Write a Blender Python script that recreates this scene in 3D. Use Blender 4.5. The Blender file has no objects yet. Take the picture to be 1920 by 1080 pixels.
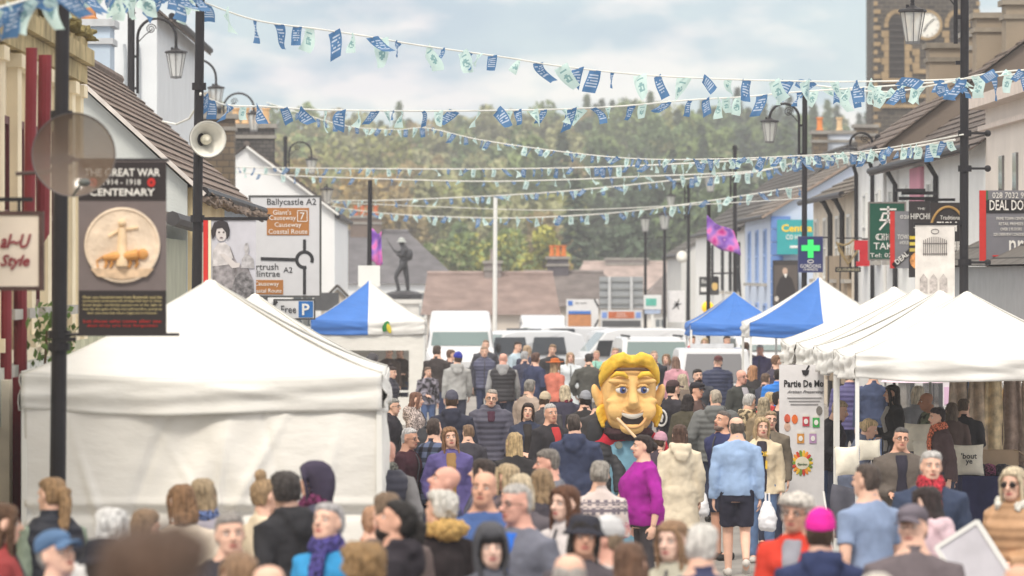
import bpy, math, random
import numpy as np
from mathutils import Vector, Matrix, Euler, noise as mnoise

random.seed(7)
rng = np.random.default_rng(11)
SC = bpy.context.scene
COL = SC.collection
R = math.radians

# ------------------------------------------------------------------ camera
F = 9400.0          # focal length in photo pixels (1920 wide)
CX, CY, CH = 864.0, 515.0, 3.35   # vanishing point of the street, camera height
cam = bpy.data.cameras.new('camera')
cam_o = bpy.data.objects.new('camera', cam)
COL.objects.link(cam_o)
cam_o.location = (0, 0, CH)
cam_o.rotation_euler = (R(90), 0, 0)
cam.sensor_width = 36
cam.lens = F * 36 / 1920
cam.shift_x = (960 - CX) / 1920
cam.shift_y = (CY - 540) / 1920
cam.clip_start = 0.5
cam.clip_end = 6000
cam.dof.use_dof = True
cam.dof.focus_distance = 64
cam.dof.aperture_fstop = 3.5
SC.camera = cam_o

# ------------------------------------------------------------------ light
SUN_EL, SUN_AZ = R(52), R(200)
w = bpy.data.worlds.new('World')
SC.world = w
w.use_nodes = True
nt = w.node_tree
nt.nodes.clear()
N = nt.nodes.new
out = N('ShaderNodeOutputWorld')
sky = N('ShaderNodeTexSky')
sky.sky_type = 'NISHITA'
sky.sun_disc = False
sky.sun_elevation = SUN_EL
sky.sun_rotation = SUN_AZ
sky.air_density = 1.2
sky.dust_density = 0.3
sky.ozone_density = 2.5
bg1 = N('ShaderNodeBackground'); bg1.inputs[1].default_value = 0.12
bg2 = N('ShaderNodeBackground')
mixs = N('ShaderNodeMixShader')
tc = N('ShaderNodeTexCoord')
mp = N('ShaderNodeMapping'); mp.inputs['Scale'].default_value = (22, 3, 52); mp.inputs['Location'].default_value = (3.35, 0.4, 1.72)
n1 = N('ShaderNodeTexNoise'); n1.inputs['Scale'].default_value = 1.0; n1.inputs['Detail'].default_value = 6; n1.inputs['Roughness'].default_value = 0.5
cr = N('ShaderNodeValToRGB'); cr.color_ramp.elements[0].position = 0.40; cr.color_ramp.elements[1].position = 0.62
cr.color_ramp.elements[0].color = (0.8, 0.8, 0.8, 1); cr.color_ramp.elements[1].color = (1, 1, 1, 1)
n2 = N('ShaderNodeTexNoise'); n2.inputs['Scale'].default_value = 1.6; n2.inputs['Detail'].default_value = 4
cr2 = N('ShaderNodeValToRGB'); cr2.color_ramp.elements[0].position = 0.43; cr2.color_ramp.elements[1].position = 0.57
cr2.color_ramp.elements[0].color = (0.46, 0.60, 0.72, 1); cr2.color_ramp.elements[1].color = (0.88, 0.86, 0.89, 1)
sx = N('ShaderNodeSeparateXYZ')
mr = N('ShaderNodeMapRange'); mr.inputs[1].default_value = 0.05; mr.inputs[2].default_value = 0.9; mr.inputs[3].default_value = 0.68; mr.inputs[4].default_value = 1.6
L = nt.links.new
L(tc.outputs['Generated'], mp.inputs['Vector'])
L(mp.outputs[0], n1.inputs['Vector']); L(mp.outputs[0], n2.inputs['Vector'])
L(n1.outputs['Fac'], cr.inputs[0]); L(n2.outputs['Fac'], cr2.inputs[0])
L(tc.outputs['Generated'], sx.inputs[0]); L(sx.outputs['Z'], mr.inputs[0])
wm = N('ShaderNodeMix'); wm.data_type = 'RGBA'; wm.inputs[7].default_value = (0.80, 0.75, 0.68, 1)
mr2 = N('ShaderNodeMapRange'); mr2.inputs[1].default_value = 0.12; mr2.inputs[2].default_value = 0.5
L(sx.outputs['Z'], mr2.inputs[0]); L(mr2.outputs[0], wm.inputs[0]); L(cr2.outputs[0], wm.inputs[6]); L(wm.outputs[2], bg2.inputs[0]); L(mr.outputs[0], bg2.inputs[1])
L(sky.outputs[0], bg1.inputs[0])
L(cr.outputs[0], mixs.inputs[0]); L(bg1.outputs[0], mixs.inputs[1]); L(bg2.outputs[0], mixs.inputs[2])
L(mixs.outputs[0], out.inputs[0])
sun = bpy.data.lights.new('sun', 'SUN')
sun.energy = 1.5
sun.angle = R(14)
sun.color = (1, 0.92, 0.80)
sun_o = bpy.data.objects.new('sun', sun)
COL.objects.link(sun_o)
sun_o.rotation_euler = (R(90) - SUN_EL, 0, math.pi - SUN_AZ)
SC.view_settings.view_transform = 'Standard'
SC.view_settings.look = 'None'
SC.view_settings.exposure = 0.6
SC.view_settings.gamma = 1
SC.render.engine = 'CYCLES'
SC.cycles.max_bounces = 6
SC.cycles.diffuse_bounces = 3
SC.cycles.transparent_max_bounces = 12
SC.cycles.volume_bounces = 1
HAZE = 0.0005

# ------------------------------------------------------------------ helpers
def at(px, py, d):
    return Vector(((px - CX) * d / F, d, CH - (py - CY) * d / F))
def X(px, d): return (px - CX) * d / F
def Z(py, d): return CH - (py - CY) * d / F

def G(y):
    '''the street rises gently towards the camera'''
    u = max(0, min(1, (56 - y) / 24)); return .30 * u * u * (3 - 2 * u)
def lin(c):
    return tuple(((v / 255) / 12.92 if v <= 10 else (((v / 255) + 0.055) / 1.055) ** 2.4) for v in c)

_m = {}
def newmat(name):
    m = bpy.data.materials.new(name); m.use_nodes = True
    nt = m.node_tree
    b = nt.nodes['Principled BSDF']
    return m, nt, b
def mat(name, rgb=(200, 200, 200), rough=0.75, var=0.12, scale=5.0, bump=0.0, bscale=40.0, metal=0.0, spec=0.3, stretch=(1, 1, 1), emit=0, sheen=0):
    """surface with colour that wanders a little, optional bump"""
    key = (name, rgb, rough, var, scale, bump, bscale, metal, stretch)
    if key in _m: return _m[key]
    m, nt, b = newmat(name)
    c = lin(rgb)
    tc = nt.nodes.new('ShaderNodeTexCoord')
    mp = nt.nodes.new('ShaderNodeMapping'); mp.inputs['Scale'].default_value = stretch
    nt.links.new(tc.outputs['Object'], mp.inputs[0])
    n = nt.nodes.new('ShaderNodeTexNoise'); n.inputs['Scale'].default_value = scale; n.inputs['Detail'].default_value = 5
    nt.links.new(mp.outputs[0], n.inputs['Vector'])
    r = nt.nodes.new('ShaderNodeValToRGB')
    r.color_ramp.elements[0].position = 0.3; r.color_ramp.elements[1].position = 0.7
    r.color_ramp.elements[0].color = tuple(v * (1 - var) for v in c) + (1,)
    r.color_ramp.elements[1].color = tuple(min(1, v * (1 + var)) for v in c) + (1,)
    nt.links.new(n.outputs['Fac'], r.inputs[0]); nt.links.new(r.outputs[0], b.inputs['Base Color'])
    b.inputs['Roughness'].default_value = rough
    b.inputs['Metallic'].default_value = metal
    b.inputs['Specular IOR Level'].default_value = spec
    if bump:
        n2 = nt.nodes.new('ShaderNodeTexNoise'); n2.inputs['Scale'].default_value = bscale; n2.inputs['Detail'].default_value = 3
        nt.links.new(mp.outputs[0], n2.inputs['Vector'])
        bp = nt.nodes.new('ShaderNodeBump'); bp.inputs['Strength'].default_value = bump; bp.inputs['Distance'].default_value = 0.02
        nt.links.new(n2.outputs['Fac'], bp.inputs['Height']); nt.links.new(bp.outputs[0], b.inputs['Normal'])
    if emit:
        b.inputs['Emission Color'].default_value = c + (1,); b.inputs['Emission Strength'].default_value = emit
    _m[key] = m
    return m

def mat_brick(name, c1, c2, mortar, u='Y', v='Z', bw=0.3, bh=0.15, msize=0.01, rough=0.85, bump=0.5, vs=1.0):
    key = ('brick', name, c1, c2, mortar, u, v, bw, bh)
    if key in _m: return _m[key]
    m, nt, b = newmat(name)
    tc = nt.nodes.new('ShaderNodeTexCoord')
    s = nt.nodes.new('ShaderNodeSeparateXYZ'); nt.links.new(tc.outputs['Object'], s.inputs[0])
    cb = nt.nodes.new('ShaderNodeCombineXYZ')
    if u == 'XY':
        ad = nt.nodes.new('ShaderNodeMath'); ad.operation = 'ADD'
        nt.links.new(s.outputs['X'], ad.inputs[0]); nt.links.new(s.outputs['Y'], ad.inputs[1]); nt.links.new(ad.outputs[0], cb.inputs[0])
    else:
        nt.links.new(s.outputs[u], cb.inputs[0])
    nt.links.new(s.outputs[v], cb.inputs[1])
    nz = nt.nodes.new('ShaderNodeTexNoise'); nz.inputs['Scale'].default_value = 0.9; nz.inputs['Detail'].default_value = 6
    nt.links.new(tc.outputs['Object'], nz.inputs['Vector'])
    br = nt.nodes.new('ShaderNodeTexBrick')
    br.inputs['Color1'].default_value = lin(c1) + (1,); br.inputs['Color2'].default_value = lin(c2) + (1,); br.inputs['Mortar'].default_value = lin(mortar) + (1,)
    br.inputs['Scale'].default_value = 1; br.inputs['Mortar Size'].default_value = msize
    br.inputs['Brick Width'].default_value = bw; br.inputs['Row Height'].default_value = bh
    nt.links.new(cb.outputs[0], br.inputs['Vector'])
    mx = nt.nodes.new('ShaderNodeMix'); mx.data_type = 'RGBA'; mx.blend_type = 'MULTIPLY'; mx.inputs[0].default_value = 0.7
    r = nt.nodes.new('ShaderNodeValToRGB'); r.color_ramp.elements[0].position = 0.3; r.color_ramp.elements[1].position = 0.7
    r.color_ramp.elements[0].color = (0.55, 0.55, 0.52, 1); r.color_ramp.elements[1].color = (1, 1, 1, 1)
    nt.links.new(nz.outputs['Fac'], r.inputs[0])
    nt.links.new(br.outputs['Color'], mx.inputs[6]); nt.links.new(r.outputs[0], mx.inputs[7])
    nt.links.new(mx.outputs[2], b.inputs['Base Color'])
    b.inputs['Roughness'].default_value = rough
    b.inputs['Specular IOR Level'].default_value = 0.25
    bp = nt.nodes.new('ShaderNodeBump'); bp.inputs['Strength'].default_value = bump; bp.inputs['Distance'].default_value = 0.03
    nt.links.new(br.outputs['Fac'], bp.inputs['Height']); bp.invert = True
    nt.links.new(bp.outputs[0], b.inputs['Normal'])
    _m[key] = m
    return m

def mat_glass(name, rgb=(120, 135, 140), rough=0.08):
    key = ('glass', name, rgb)
    if key in _m: return _m[key]
    m, nt, b = newmat(name)
    b.inputs['Base Color'].default_value = lin(rgb) + (1,)
    b.inputs['Roughness'].default_value = rough
    b.inputs['Specular IOR Level'].default_value = 0.8
    _m[key] = m
    return m
def mat_clear(name, rgb=(235, 240, 240), alpha=0.35):
    key = ('clear', name, rgb, alpha)
    if key in _m: return _m[key]
    m, nt, b = newmat(name)
    b.inputs['Base Color'].default_value = lin(rgb) + (1,)
    b.inputs['Roughness'].default_value = 0.12
    b.inputs['Alpha'].default_value = alpha
    _m[key] = m
    return m

class MB:
    """collects geometry for ONE mesh object"""
    def __init__(s): s.v = []; s.f = []; s.m = []
    def add(s, vs, fs, m=0):
        o = len(s.v); s.v.extend([tuple(p) for p in vs]); s.f.extend([tuple(i + o for i in f) for f in fs]); s.m.extend([m] * len(fs)); return s
    def box(s, c, d, m=0, rot=None, bev=0):
        x, y, z = d[0] / 2, d[1] / 2, d[2] / 2
        vs = [Vector((a * x, b * y, e * z)) for a in (-1, 1) for b in (-1, 1) for e in (-1, 1)]
        if rot is not None: vs = [rot @ p for p in vs]
        vs = [p + Vector(c) for p in vs]
        return s.add(vs, [(0, 1, 3, 2), (4, 6, 7, 5), (0, 4, 5, 1), (2, 3, 7, 6), (0, 2, 6, 4), (1, 5, 7, 3)], m)
    def bar(s, a, b, w, h, m=0):
        a, b = Vector(a), Vector(b); d = b - a
        q = d.to_track_quat('X', 'Z').to_matrix()
        return s.box((a + b) / 2, (d.length, w, h), m, q)
    def tube(s, pts, rad, n=10, m=0, cap=True, ref=(0, 0, 1)):
        pts = [Vector(p) for p in pts]; k = len(pts)
        if not hasattr(rad, '__len__'): rad = [rad] * k
        vs = []
        u = None
        for i, p in enumerate(pts):
            t = (pts[min(i + 1, k - 1)] - pts[max(i - 1, 0)]).normalized()
            if u is None:
                u = Vector(ref)
                if abs(u.dot(t)) > 0.95: u = Vector((1, 0, 0)) if abs(t.x) < 0.9 else Vector((0, 1, 0))
            u = (u - t * u.dot(t))
            if u.length < 1e-6: u = t.orthogonal()
            u.normalize()
            b = t.cross(u)
            r = rad[i]
            ra, rb = (r if hasattr(r, '__len__') else (r, r))
            for j in range(n):
                a = 2 * math.pi * j / n
                vs.append(p + u * (ra * math.cos(a)) + b * (rb * math.sin(a)))
        fs = [(i * n + j, i * n + (j + 1) % n, (i + 1) * n + (j + 1) % n, (i + 1) * n + j) for i in range(k - 1) for j in range(n)]
        if cap: fs += [tuple(range(n - 1, -1, -1)), tuple((k - 1) * n + j for j in range(n))]
        return s.add(vs, fs, m)
    def rings(s, rows, n=20, m=0, pw=2.3, cap=True):
        """rows: (z, cx, cy, rx, ry[, front scale])"""
        vs = []
        for r in rows:
            z, cx, cy, rx, ry = r[:5]
            for j in range(n):
                a = 2 * math.pi * j / n
                c, d = math.cos(a), math.sin(a)
                vs.append((cx + rx * math.copysign(abs(c) ** (2 / pw), c), cy + ry * math.copysign(abs(d) ** (2 / pw), d), z))
        k = len(rows)
        fs = [(i * n + j, i * n + (j + 1) % n, (i + 1) * n + (j + 1) % n, (i + 1) * n + j) for i in range(k - 1) for j in range(n)]
        if cap: fs += [tuple(range(n - 1, -1, -1)), tuple((k - 1) * n + j for j in range(n))]
        return s.add(vs, fs, m)
    def ball(s, c, r, m=0, nu=14, nv=9, rot=None):
        if not hasattr(r, '__len__'): r = (r, r, r)
        vs = []
        for i in range(nv + 1):
            th = math.pi * i / nv
            for j in range(nu):
                a = 2 * math.pi * j / nu
                p = Vector((r[0] * math.sin(th) * math.cos(a), r[1] * math.sin(th) * math.sin(a), r[2] * math.cos(th)))
                if rot is not None: p = rot @ p
                vs.append(p + Vector(c))
        fs = []
        for i in range(nv):
            for j in range(nu):
                q = (i * nu + j, (i + 1) * nu + j, (i + 1) * nu + (j + 1) % nu, i * nu + (j + 1) % nu)
                if i == 0: q = (q[0], q[1], q[2])
                elif i == nv - 1: q = (q[0], q[1], q[3])
                fs.append(q)
        return s.add(vs, fs, m)
    def lathe(s, prof, c=(0, 0, 0), n=20, m=0, axis='Z', cap=True):
        """prof: (r, h)"""
        vs = []
        for r, h in prof:
            for j in range(n):
                a = 2 * math.pi * j / n
                p = (r * math.cos(a), r * math.sin(a), h)
                if axis == 'Y': p = (p[0], p[2], p[1])
                if axis == 'X': p = (p[2], p[0], p[1])
                vs.append((p[0] + c[0], p[1] + c[1], p[2] + c[2]))
        k = len(prof)
        fs = [(i * n + j, i * n + (j + 1) % n, (i + 1) * n + (j + 1) % n, (i + 1) * n + j) for i in range(k - 1) for j in range(n)]
        if cap: fs += [tuple(range(n - 1, -1, -1)), tuple((k - 1) * n + j for j in range(n))]
        return s.add(vs, fs, m)
    def prism(s, poly, y0, y1, m=0, plane='XZ'):
        """polygon (a,b) extruded between y0 and y1"""
        n = len(poly)
        def P(a, b, t): return (a, t, b) if plane == 'XZ' else ((t, a, b) if plane == 'YZ' else (a, b, t))
        vs = [P(a, b, y0) for a, b in poly] + [P(a, b, y1) for a, b in poly]
        fs = [tuple(range(n)), tuple(range(2 * n - 1, n - 1, -1))] + [(i, (i + 1) % n + 0, (i + 1) % n + n, i + n) for i in range(n)]
        return s.add(vs, fs, m)
    def grid(s, fn, nu, nv, m=0, thick=0):
        vs = [Vector(fn(i / nu, j / nv)) for j in range(nv + 1) for i in range(nu + 1)]
        fs = [(j * (nu + 1) + i, j * (nu + 1) + i + 1, (j + 1) * (nu + 1) + i + 1, (j + 1) * (nu + 1) + i) for j in range(nv) for i in range(nu)]
        return s.add(vs, fs, m)
    def xf(s, M, start=0):
        s.v[start:] = [tuple(M @ Vector(p)) for p in s.v[start:]]; return s
    def build(s, name, mats, parent=None, loc=(0, 0, 0), smooth=False, solid=0, fixn=True):
        me = bpy.data.meshes.new(name)
        me.from_pydata(s.v, [], s.f)
        if not isinstance(mats, (list, tuple)): mats = [mats]
        for q in mats: me.materials.append(q)
        if len(mats) > 1: me.polygons.foreach_set('material_index', s.m)
        if fixn:
            import bmesh
            bm = bmesh.new(); bm.from_mesh(me); bmesh.ops.recalc_face_normals(bm, faces=bm.faces); bm.to_mesh(me); bm.free()
        if smooth: me.shade_smooth()
        o = bpy.data.objects.new(name, me); COL.objects.link(o)
        o.location = loc
        if parent is not None: o.parent = parent
        if solid:
            md = o.modifiers.new('solid', 'SOLIDIFY'); md.thickness = solid; md.offset = 0
        return o

def thing(name, label, cat, loc=(0, 0, 0), rz=0, group=None, kind=None):
    o = bpy.data.objects.new(name, None); COL.objects.link(o)
    o.empty_display_size = 0.2
    o.location = loc; o.rotation_euler = (0, 0, rz)
    return tag(o, label, cat, group, kind)
def tag(o, label=None, cat=None, group=None, kind=None):
    if label: o['label'] = label
    if cat: o['category'] = cat
    if group: o['group'] = group
    if kind: o['kind'] = kind
    return o
def copy_tree(o, parent=None):
    c = o.copy(); COL.objects.link(c)
    if parent is not None: c.parent = parent
    for ch in list(o.children): copy_tree(ch, c)
    return c

BAKE = []       # objects whose modifiers are applied in one pass at the end
def bake_all():
    dg = bpy.context.evaluated_depsgraph_get(); dg.update()
    done = []
    for o in BAKE:
        me = bpy.data.meshes.new_from_object(o.evaluated_get(dg), preserve_all_data_layers=False, depsgraph=dg)
        done.append((o, me))
    for o, me in done:
        o.modifiers.clear(); old = o.data; mats = list(old.materials); o.data = me
        me.materials.clear()
        for q in mats: me.materials.append(q)
        me.shade_smooth()
        me.name = o.name
        if old.users == 0: bpy.data.meshes.remove(old)
def soft(o, vox=0.012, it=2, disp=0, dscale=0.12):
    md = o.modifiers.new('remesh', 'REMESH'); md.mode = 'VOXEL'; md.voxel_size = vox; md.use_smooth_shade = True
    if it:
        sm = o.modifiers.new('smooth', 'SMOOTH'); sm.iterations = it; sm.factor = 0.5
    if disp:
        t = bpy.data.textures.get('folds%.2f' % dscale)
        if t is None:
            t = bpy.data.textures.new('folds%.2f' % dscale, 'CLOUDS'); t.noise_scale = dscale; t.noise_depth = 2
            if dscale in (.13, .1): t.noise_basis = 'VORONOI_F2_F1'; t.noise_scale = dscale * 1.5; t.noise_depth = 1
        dm = o.modifiers.new('disp', 'DISPLACE'); dm.texture = t; dm.strength = disp; dm.mid_level = 0.5; dm.texture_coords = 'GLOBAL'
    BAKE.append(o)
    return o

TEXTS = []
def txt(parent, s, cx, cz, w=None, h=None, m=None, y=-0.01, name='lettering', rz=0, shear=0, rot=0, bold=0.0, cy=None):
    """a line of writing, centred at (cx, cz) in the parent's XZ plane (faces -Y), fitted to width w and/or height h"""
    cu = bpy.data.curves.new('t', 'FONT'); cu.body = s; cu.align_x = 'CENTER'; cu.align_y = 'CENTER'
    cu.resolution_u = 2; cu.shear = shear; cu.offset = bold; cu.extrude = 0.004
    o = bpy.data.objects.new('t', cu); COL.objects.link(o)
    TEXTS.append((o, parent, cx, cz, w, h, m, y, name, rot))
def text_all():
    dg = bpy.context.evaluated_depsgraph_get(); dg.update()
    res = []
    for t in TEXTS:
        res.append(bpy.data.meshes.new_from_object(t[0].evaluated_get(dg)))
    for (o, parent, cx, cz, w, h, m, y, name, rot), me in zip(TEXTS, res):
        n = len(me.vertices)
        co = np.empty(n * 3); me.vertices.foreach_get('co', co); co = co.reshape(-1, 3)
        if n:
            mn, mx = co.min(0), co.max(0); c = (mn + mx) / 2; sz = mx - mn
            kx = w / sz[0] if w else None; ky = h / sz[1] if h else None
            if kx is None: kx = ky
            if ky is None: ky = kx
            q = (co - c) * np.array([kx, ky, 1.0])
            if rot:
                ca, sa = math.cos(rot), math.sin(rot)
                q = np.stack([q[:, 0] * ca - q[:, 1] * sa, q[:, 0] * sa + q[:, 1] * ca, q[:, 2]], 1)
            co2 = np.stack([q[:, 0] + cx, -q[:, 2] + y, q[:, 1] + cz], 1)
            me.vertices.foreach_set('co', co2.ravel())
        me.materials.clear(); me.materials.append(m)
        me.name = name
        ob = bpy.data.objects.new(name, me); COL.objects.link(ob); ob.parent = parent
        cu = o.data
        bpy.data.objects.remove(o); bpy.data.curves.remove(cu)

# common materials
BLACK = mat('black paint', (38, 36, 40), 0.5, 0.15, 4)
WHITEM = mat('white painted metal', (235, 235, 232), 0.4, 0.04, 3)
GREYM = mat('galvanised metal', (150, 152, 152), 0.45, 0.1, 6, metal=0.4)
GLASS = mat_glass('window glass', (90, 100, 106))
STEEL = mat('brushed steel', (170, 170, 170), 0.35, 0.08, 8, metal=0.8)
# ------------------------------------------------------------------ people
SKINS = [(228, 184, 162), (216, 166, 142), (234, 196, 178), (176, 126, 100), (224, 170, 152)]
def skin(i): return mat('skin', SKINS[i], 0.55, 0.1, 9, 0.15, 60, spec=0.35)
def hairm(rgb):
    g_ = sum(rgb) / 3; rgb = tuple(int((v * .72 + g_ * .28) * .95) for v in rgb)
    return mat('hair', rgb, 0.55, 0.5, 55, 0.9, 140, spec=0.35, stretch=(1, 1, 0.16))
def cloth(rgb, pat=None, quilt=False):
    rgb = tuple(int(v + (255 - v) * .045) for v in rgb)
    if pat is None and not quilt: return mat('cloth', rgb, 0.88, 0.16, 7, 0.3, 160, spec=0.12)
    key = ('cl', rgb, pat, quilt)
    if key in _m: return _m[key]
    m, nt, b = newmat('patterned cloth' if pat else 'quilted cloth')
    N = nt.nodes.new; L = nt.links.new
    c = lin(rgb)
    b.inputs['Roughness'].default_value = 0.85 if pat else 0.5
    b.inputs['Specular IOR Level'].default_value = 0.2
    tc = N('ShaderNodeTexCoord')
    r = N('ShaderNodeValToRGB')
    def ramp(stops):
        e = r.color_ramp.elements
        while len(e) < len(stops): e.new(0.5)
        for q, (p, col) in zip(e, stops): q.position = p; q.color = lin(col) + (1,)
    if pat in ('leopard', 'camo', 'speck'):
        n = N('ShaderNodeTexNoise'); n.inputs['Scale'].default_value = {'leopard': 34, 'camo': 12, 'speck': 60}[pat]; n.inputs['Detail'].default_value = 2
        L(tc.outputs['Object'], n.inputs['Vector']); L(n.outputs['Fac'], r.inputs[0])
        dk = tuple(int(v * 0.45) for v in rgb)
        r.color_ramp.interpolation = 'LINEAR'
        ramp([(0.44, dk), (0.5, rgb), (0.58, rgb), (0.62, tuple(min(255, int(v * 1.2)) for v in rgb))])
    elif pat == 'plaid':
        mp = N('ShaderNodeMapping'); mp.inputs['Scale'].default_value = (9, 9, 9); mp.inputs['Rotation'].default_value = (0, 0, 0.3)
        s = N('ShaderNodeSeparateXYZ'); L(tc.outputs['Object'], mp.inputs[0]); L(mp.outputs[0], s.inputs[0])
        vals = []
        for ax in ('X', 'Z'):
            f = N('ShaderNodeMath'); f.operation = 'PINGPONG'; f.inputs[1].default_value = 0.5; L(s.outputs[ax], f.inputs[0])
            g = N('ShaderNodeMath'); g.operation = 'GREATER_THAN'; g.inputs[1].default_value = 0.27; L(f.outputs[0], g.inputs[0]); vals.append(g)
        a = N('ShaderNodeMath'); a.operation = 'ADD'; L(vals[0].outputs[0], a.inputs[0]); L(vals[1].outputs[0], a.inputs[1])
        dv = N('ShaderNodeMath'); dv.operation = 'MULTIPLY'; dv.inputs[1].default_value = 0.5; L(a.outputs[0], dv.inputs[0]); L(dv.outputs[0], r.inputs[0])
        ramp([(0.0, rgb), (0.5, tuple(int(v * 0.6) for v in rgb)), (1.0, (38, 38, 48))])
    elif pat == 'nordic':
        s = N('ShaderNodeSeparateXYZ'); L(tc.outputs['Object'], s.inputs[0])
        mr = N('ShaderNodeMapRange'); mr.inputs[1].default_value = 0.85; mr.inputs[2].default_value = 1.45; L(s.outputs['Z'], mr.inputs[0])
        n = N('ShaderNodeTexChecker'); n.inputs['Scale'].default_value = 28; L(tc.outputs['Object'], n.inputs['Vector'])
        ad = N('ShaderNodeMath'); ad.operation = 'MULTIPLY_ADD'; ad.inputs[1].default_value = 0.035; L(n.outputs['Fac'], ad.inputs[0]); L(mr.outputs[0], ad.inputs[2])
        L(ad.outputs[0], r.inputs[0]); r.color_ramp.interpolation = 'CONSTANT'
        P_, W_, G_ = (190, 130, 140), (214, 200, 196), (120, 112, 122)
        ramp([(0, W_), (0.3, P_), (0.36, W_), (0.42, (206, 160, 150)), (0.5, P_), (0.57, W_), (0.72, G_), (0.8, W_), (0.85, G_), (0.9, W_)])
    else:
        n = N('ShaderNodeTexNoise'); n.inputs['Scale'].default_value = 6; L(tc.outputs['Object'], n.inputs['Vector']); L(n.outputs['Fac'], r.inputs[0])
        ramp([(0.3, tuple(int(v * 0.9) for v in rgb)), (0.7, tuple(min(255, int(v * 1.08)) for v in rgb))])
    L(r.outputs[0], b.inputs['Base Color'])
    if quilt:
        w_ = N('ShaderNodeTexWave'); w_.wave_type = 'BANDS'; w_.bands_direction = 'Z'; w_.wave_profile = 'SIN'
        w_.inputs['Scale'].default_value = 2 * math.pi / (20 * 0.075); w_.inputs['Distortion'].default_value = 0.6; w_.inputs['Detail'].default_value = 1
        L(tc.outputs['Object'], w_.inputs['Vector'])
        bp = N('ShaderNodeBump'); bp.inputs['Strength'].default_value = 0.3; bp.inputs['Distance'].default_value = 0.015
        L(w_.outputs['Fac'], bp.inputs['Height']); L(bp.outputs[0], b.inputs['Normal'])
    _m[key] = m
    return m

HEAD = [(-.004, -.066, -.02, .02), (0.006, -.078, -.012, .036), (.02, -.088, 0, .048), (.04, -.09, .03, .057), (.06, -.088, .05, .062), (.085, -.086, .062, .067), (.115, -.080, .084, .071), (.14, -.089, .094, .074), (.17, -.084, .097, .075), (.2, -.064, .085, .066), (.218, -.036, .058, .048), (.23, 0, .022, .014)]
TM = [(.80, .11, .085, 0), (.88, .16, .11, .005), (.97, .165, .115, .01), (1.08, .15, .103, 0), (1.2, .162, .112, 0), (1.30, .198, .124, 0), (1.355, .202, .112, .003), (1.395, .178, .097, .008), (1.43, .132, .08, .012), (1.47, .082, .064, .012), (1.56, .056, .058, .008)]
TF = [(.80, .11, .09, 0), (.88, .168, .115, .008), (.97, .168, .118, .01), (1.08, .132, .098, 0), (1.2, .148, .115, -.006), (1.29, .172, .124, -.012), (1.35, .172, .1, -.002), (1.39, .152, .088, .006), (1.43, .112, .07, .01), (1.47, .07, .058, .01), (1.56, .05, .052, .006)]

def fb(rows, g=0.0):
    return [(z, 0, (f + b) / 2, wd + g, (b - f) / 2 + g) for z, f, b, wd in rows]
def torso_rows(fem, z0, z1, t, wide, quilt=False, flare=0):
    T = np.array(TF if fem else TM)
    zs = list(np.arange(z0, z1, 0.0125 if quilt else 0.04)) + [z1]
    rows = []
    for z in zs:
        rx, ry, cy = (np.interp(z, T[:, 0], T[:, i]) for i in (1, 2, 3))
        if z < .90:
            rx, ry = np.interp(.90, T[:, 0], T[:, 1]), np.interp(.90, T[:, 0], T[:, 2]); rx += (.9 - z) * flare; ry += (.9 - z) * flare
        k = 1 + (wide - 1) * math.exp(-((z - 1.08) / .3) ** 2)
        q = .0065 * abs(math.sin(math.pi * z / .075)) - .003 if quilt else 0
        rows.append((z, 0, cy - (k - 1) * .08, rx * k + t + q, ry * (1 + (k - 1) * 1.3) + t + q))
    return rows

ARMS = {  # elbow offset from the shoulder, wrist offset from the elbow: (out, forward, up)
    'd': ((.05, -.03, -.285), (.005, .05, -.245)),
    'w': ((.05, .06, -.28), (.0, .12, -.215)),
    'b': ((.06, -.12, -.26), (.0, -.03, -.245)),
    'p': ((.10, -.06, -.26), (-.06, .13, -.185)),
    'f': ((.05, .03, -.28), (-.10, .22, .03)),
    'g': ((.06, .0, -.285), (-.15, .19, -.04)),
    'u': ((.07, .14, -.23), (-.09, .08, .21)),
    'r': ((.12, .12, .12), (-.02, .14, .2)),
    'k': ((.03, .02, -.285), (.02, .06, -.245)),
}

def hand(mb, wrist, dr, inward, curl=0.5, r=1.0):
    dr = dr.normalized(); inward = (inward - dr * inward.dot(dr)).normalized()
    side = dr.cross(inward)
    q = Matrix((side, inward, dr)).transposed()
    mb.ball(wrist + dr * .045, (.038, .017, .055), rot=q)
    for i, (o, ln) in enumerate(((-.029, .068), (-.0097, .08), (.0097, .075), (.029, .058))):
        a = wrist + dr * .085 + side * o
        b = a + dr * ln * .5 * math.cos(curl * .6) + inward * ln * .5 * math.sin(curl * .6)
        c = b + dr * ln * .5 * math.cos(curl * 1.6) + inward * ln * .5 * math.sin(curl * 1.6)
        mb.tube([a - dr * .03, a, b, c], [.0095, .0095, .0085, .007], 8)
    for sg in (-1,):
        a = wrist + dr * .03 + side * sg * .026
        b = a + dr * .03 + side * sg * .028 + inward * .012
        c = b + dr * .032 + side * sg * .004 + inward * .012
        mb.tube([a, b, c], [.012, .0105, .008], 8)

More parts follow.
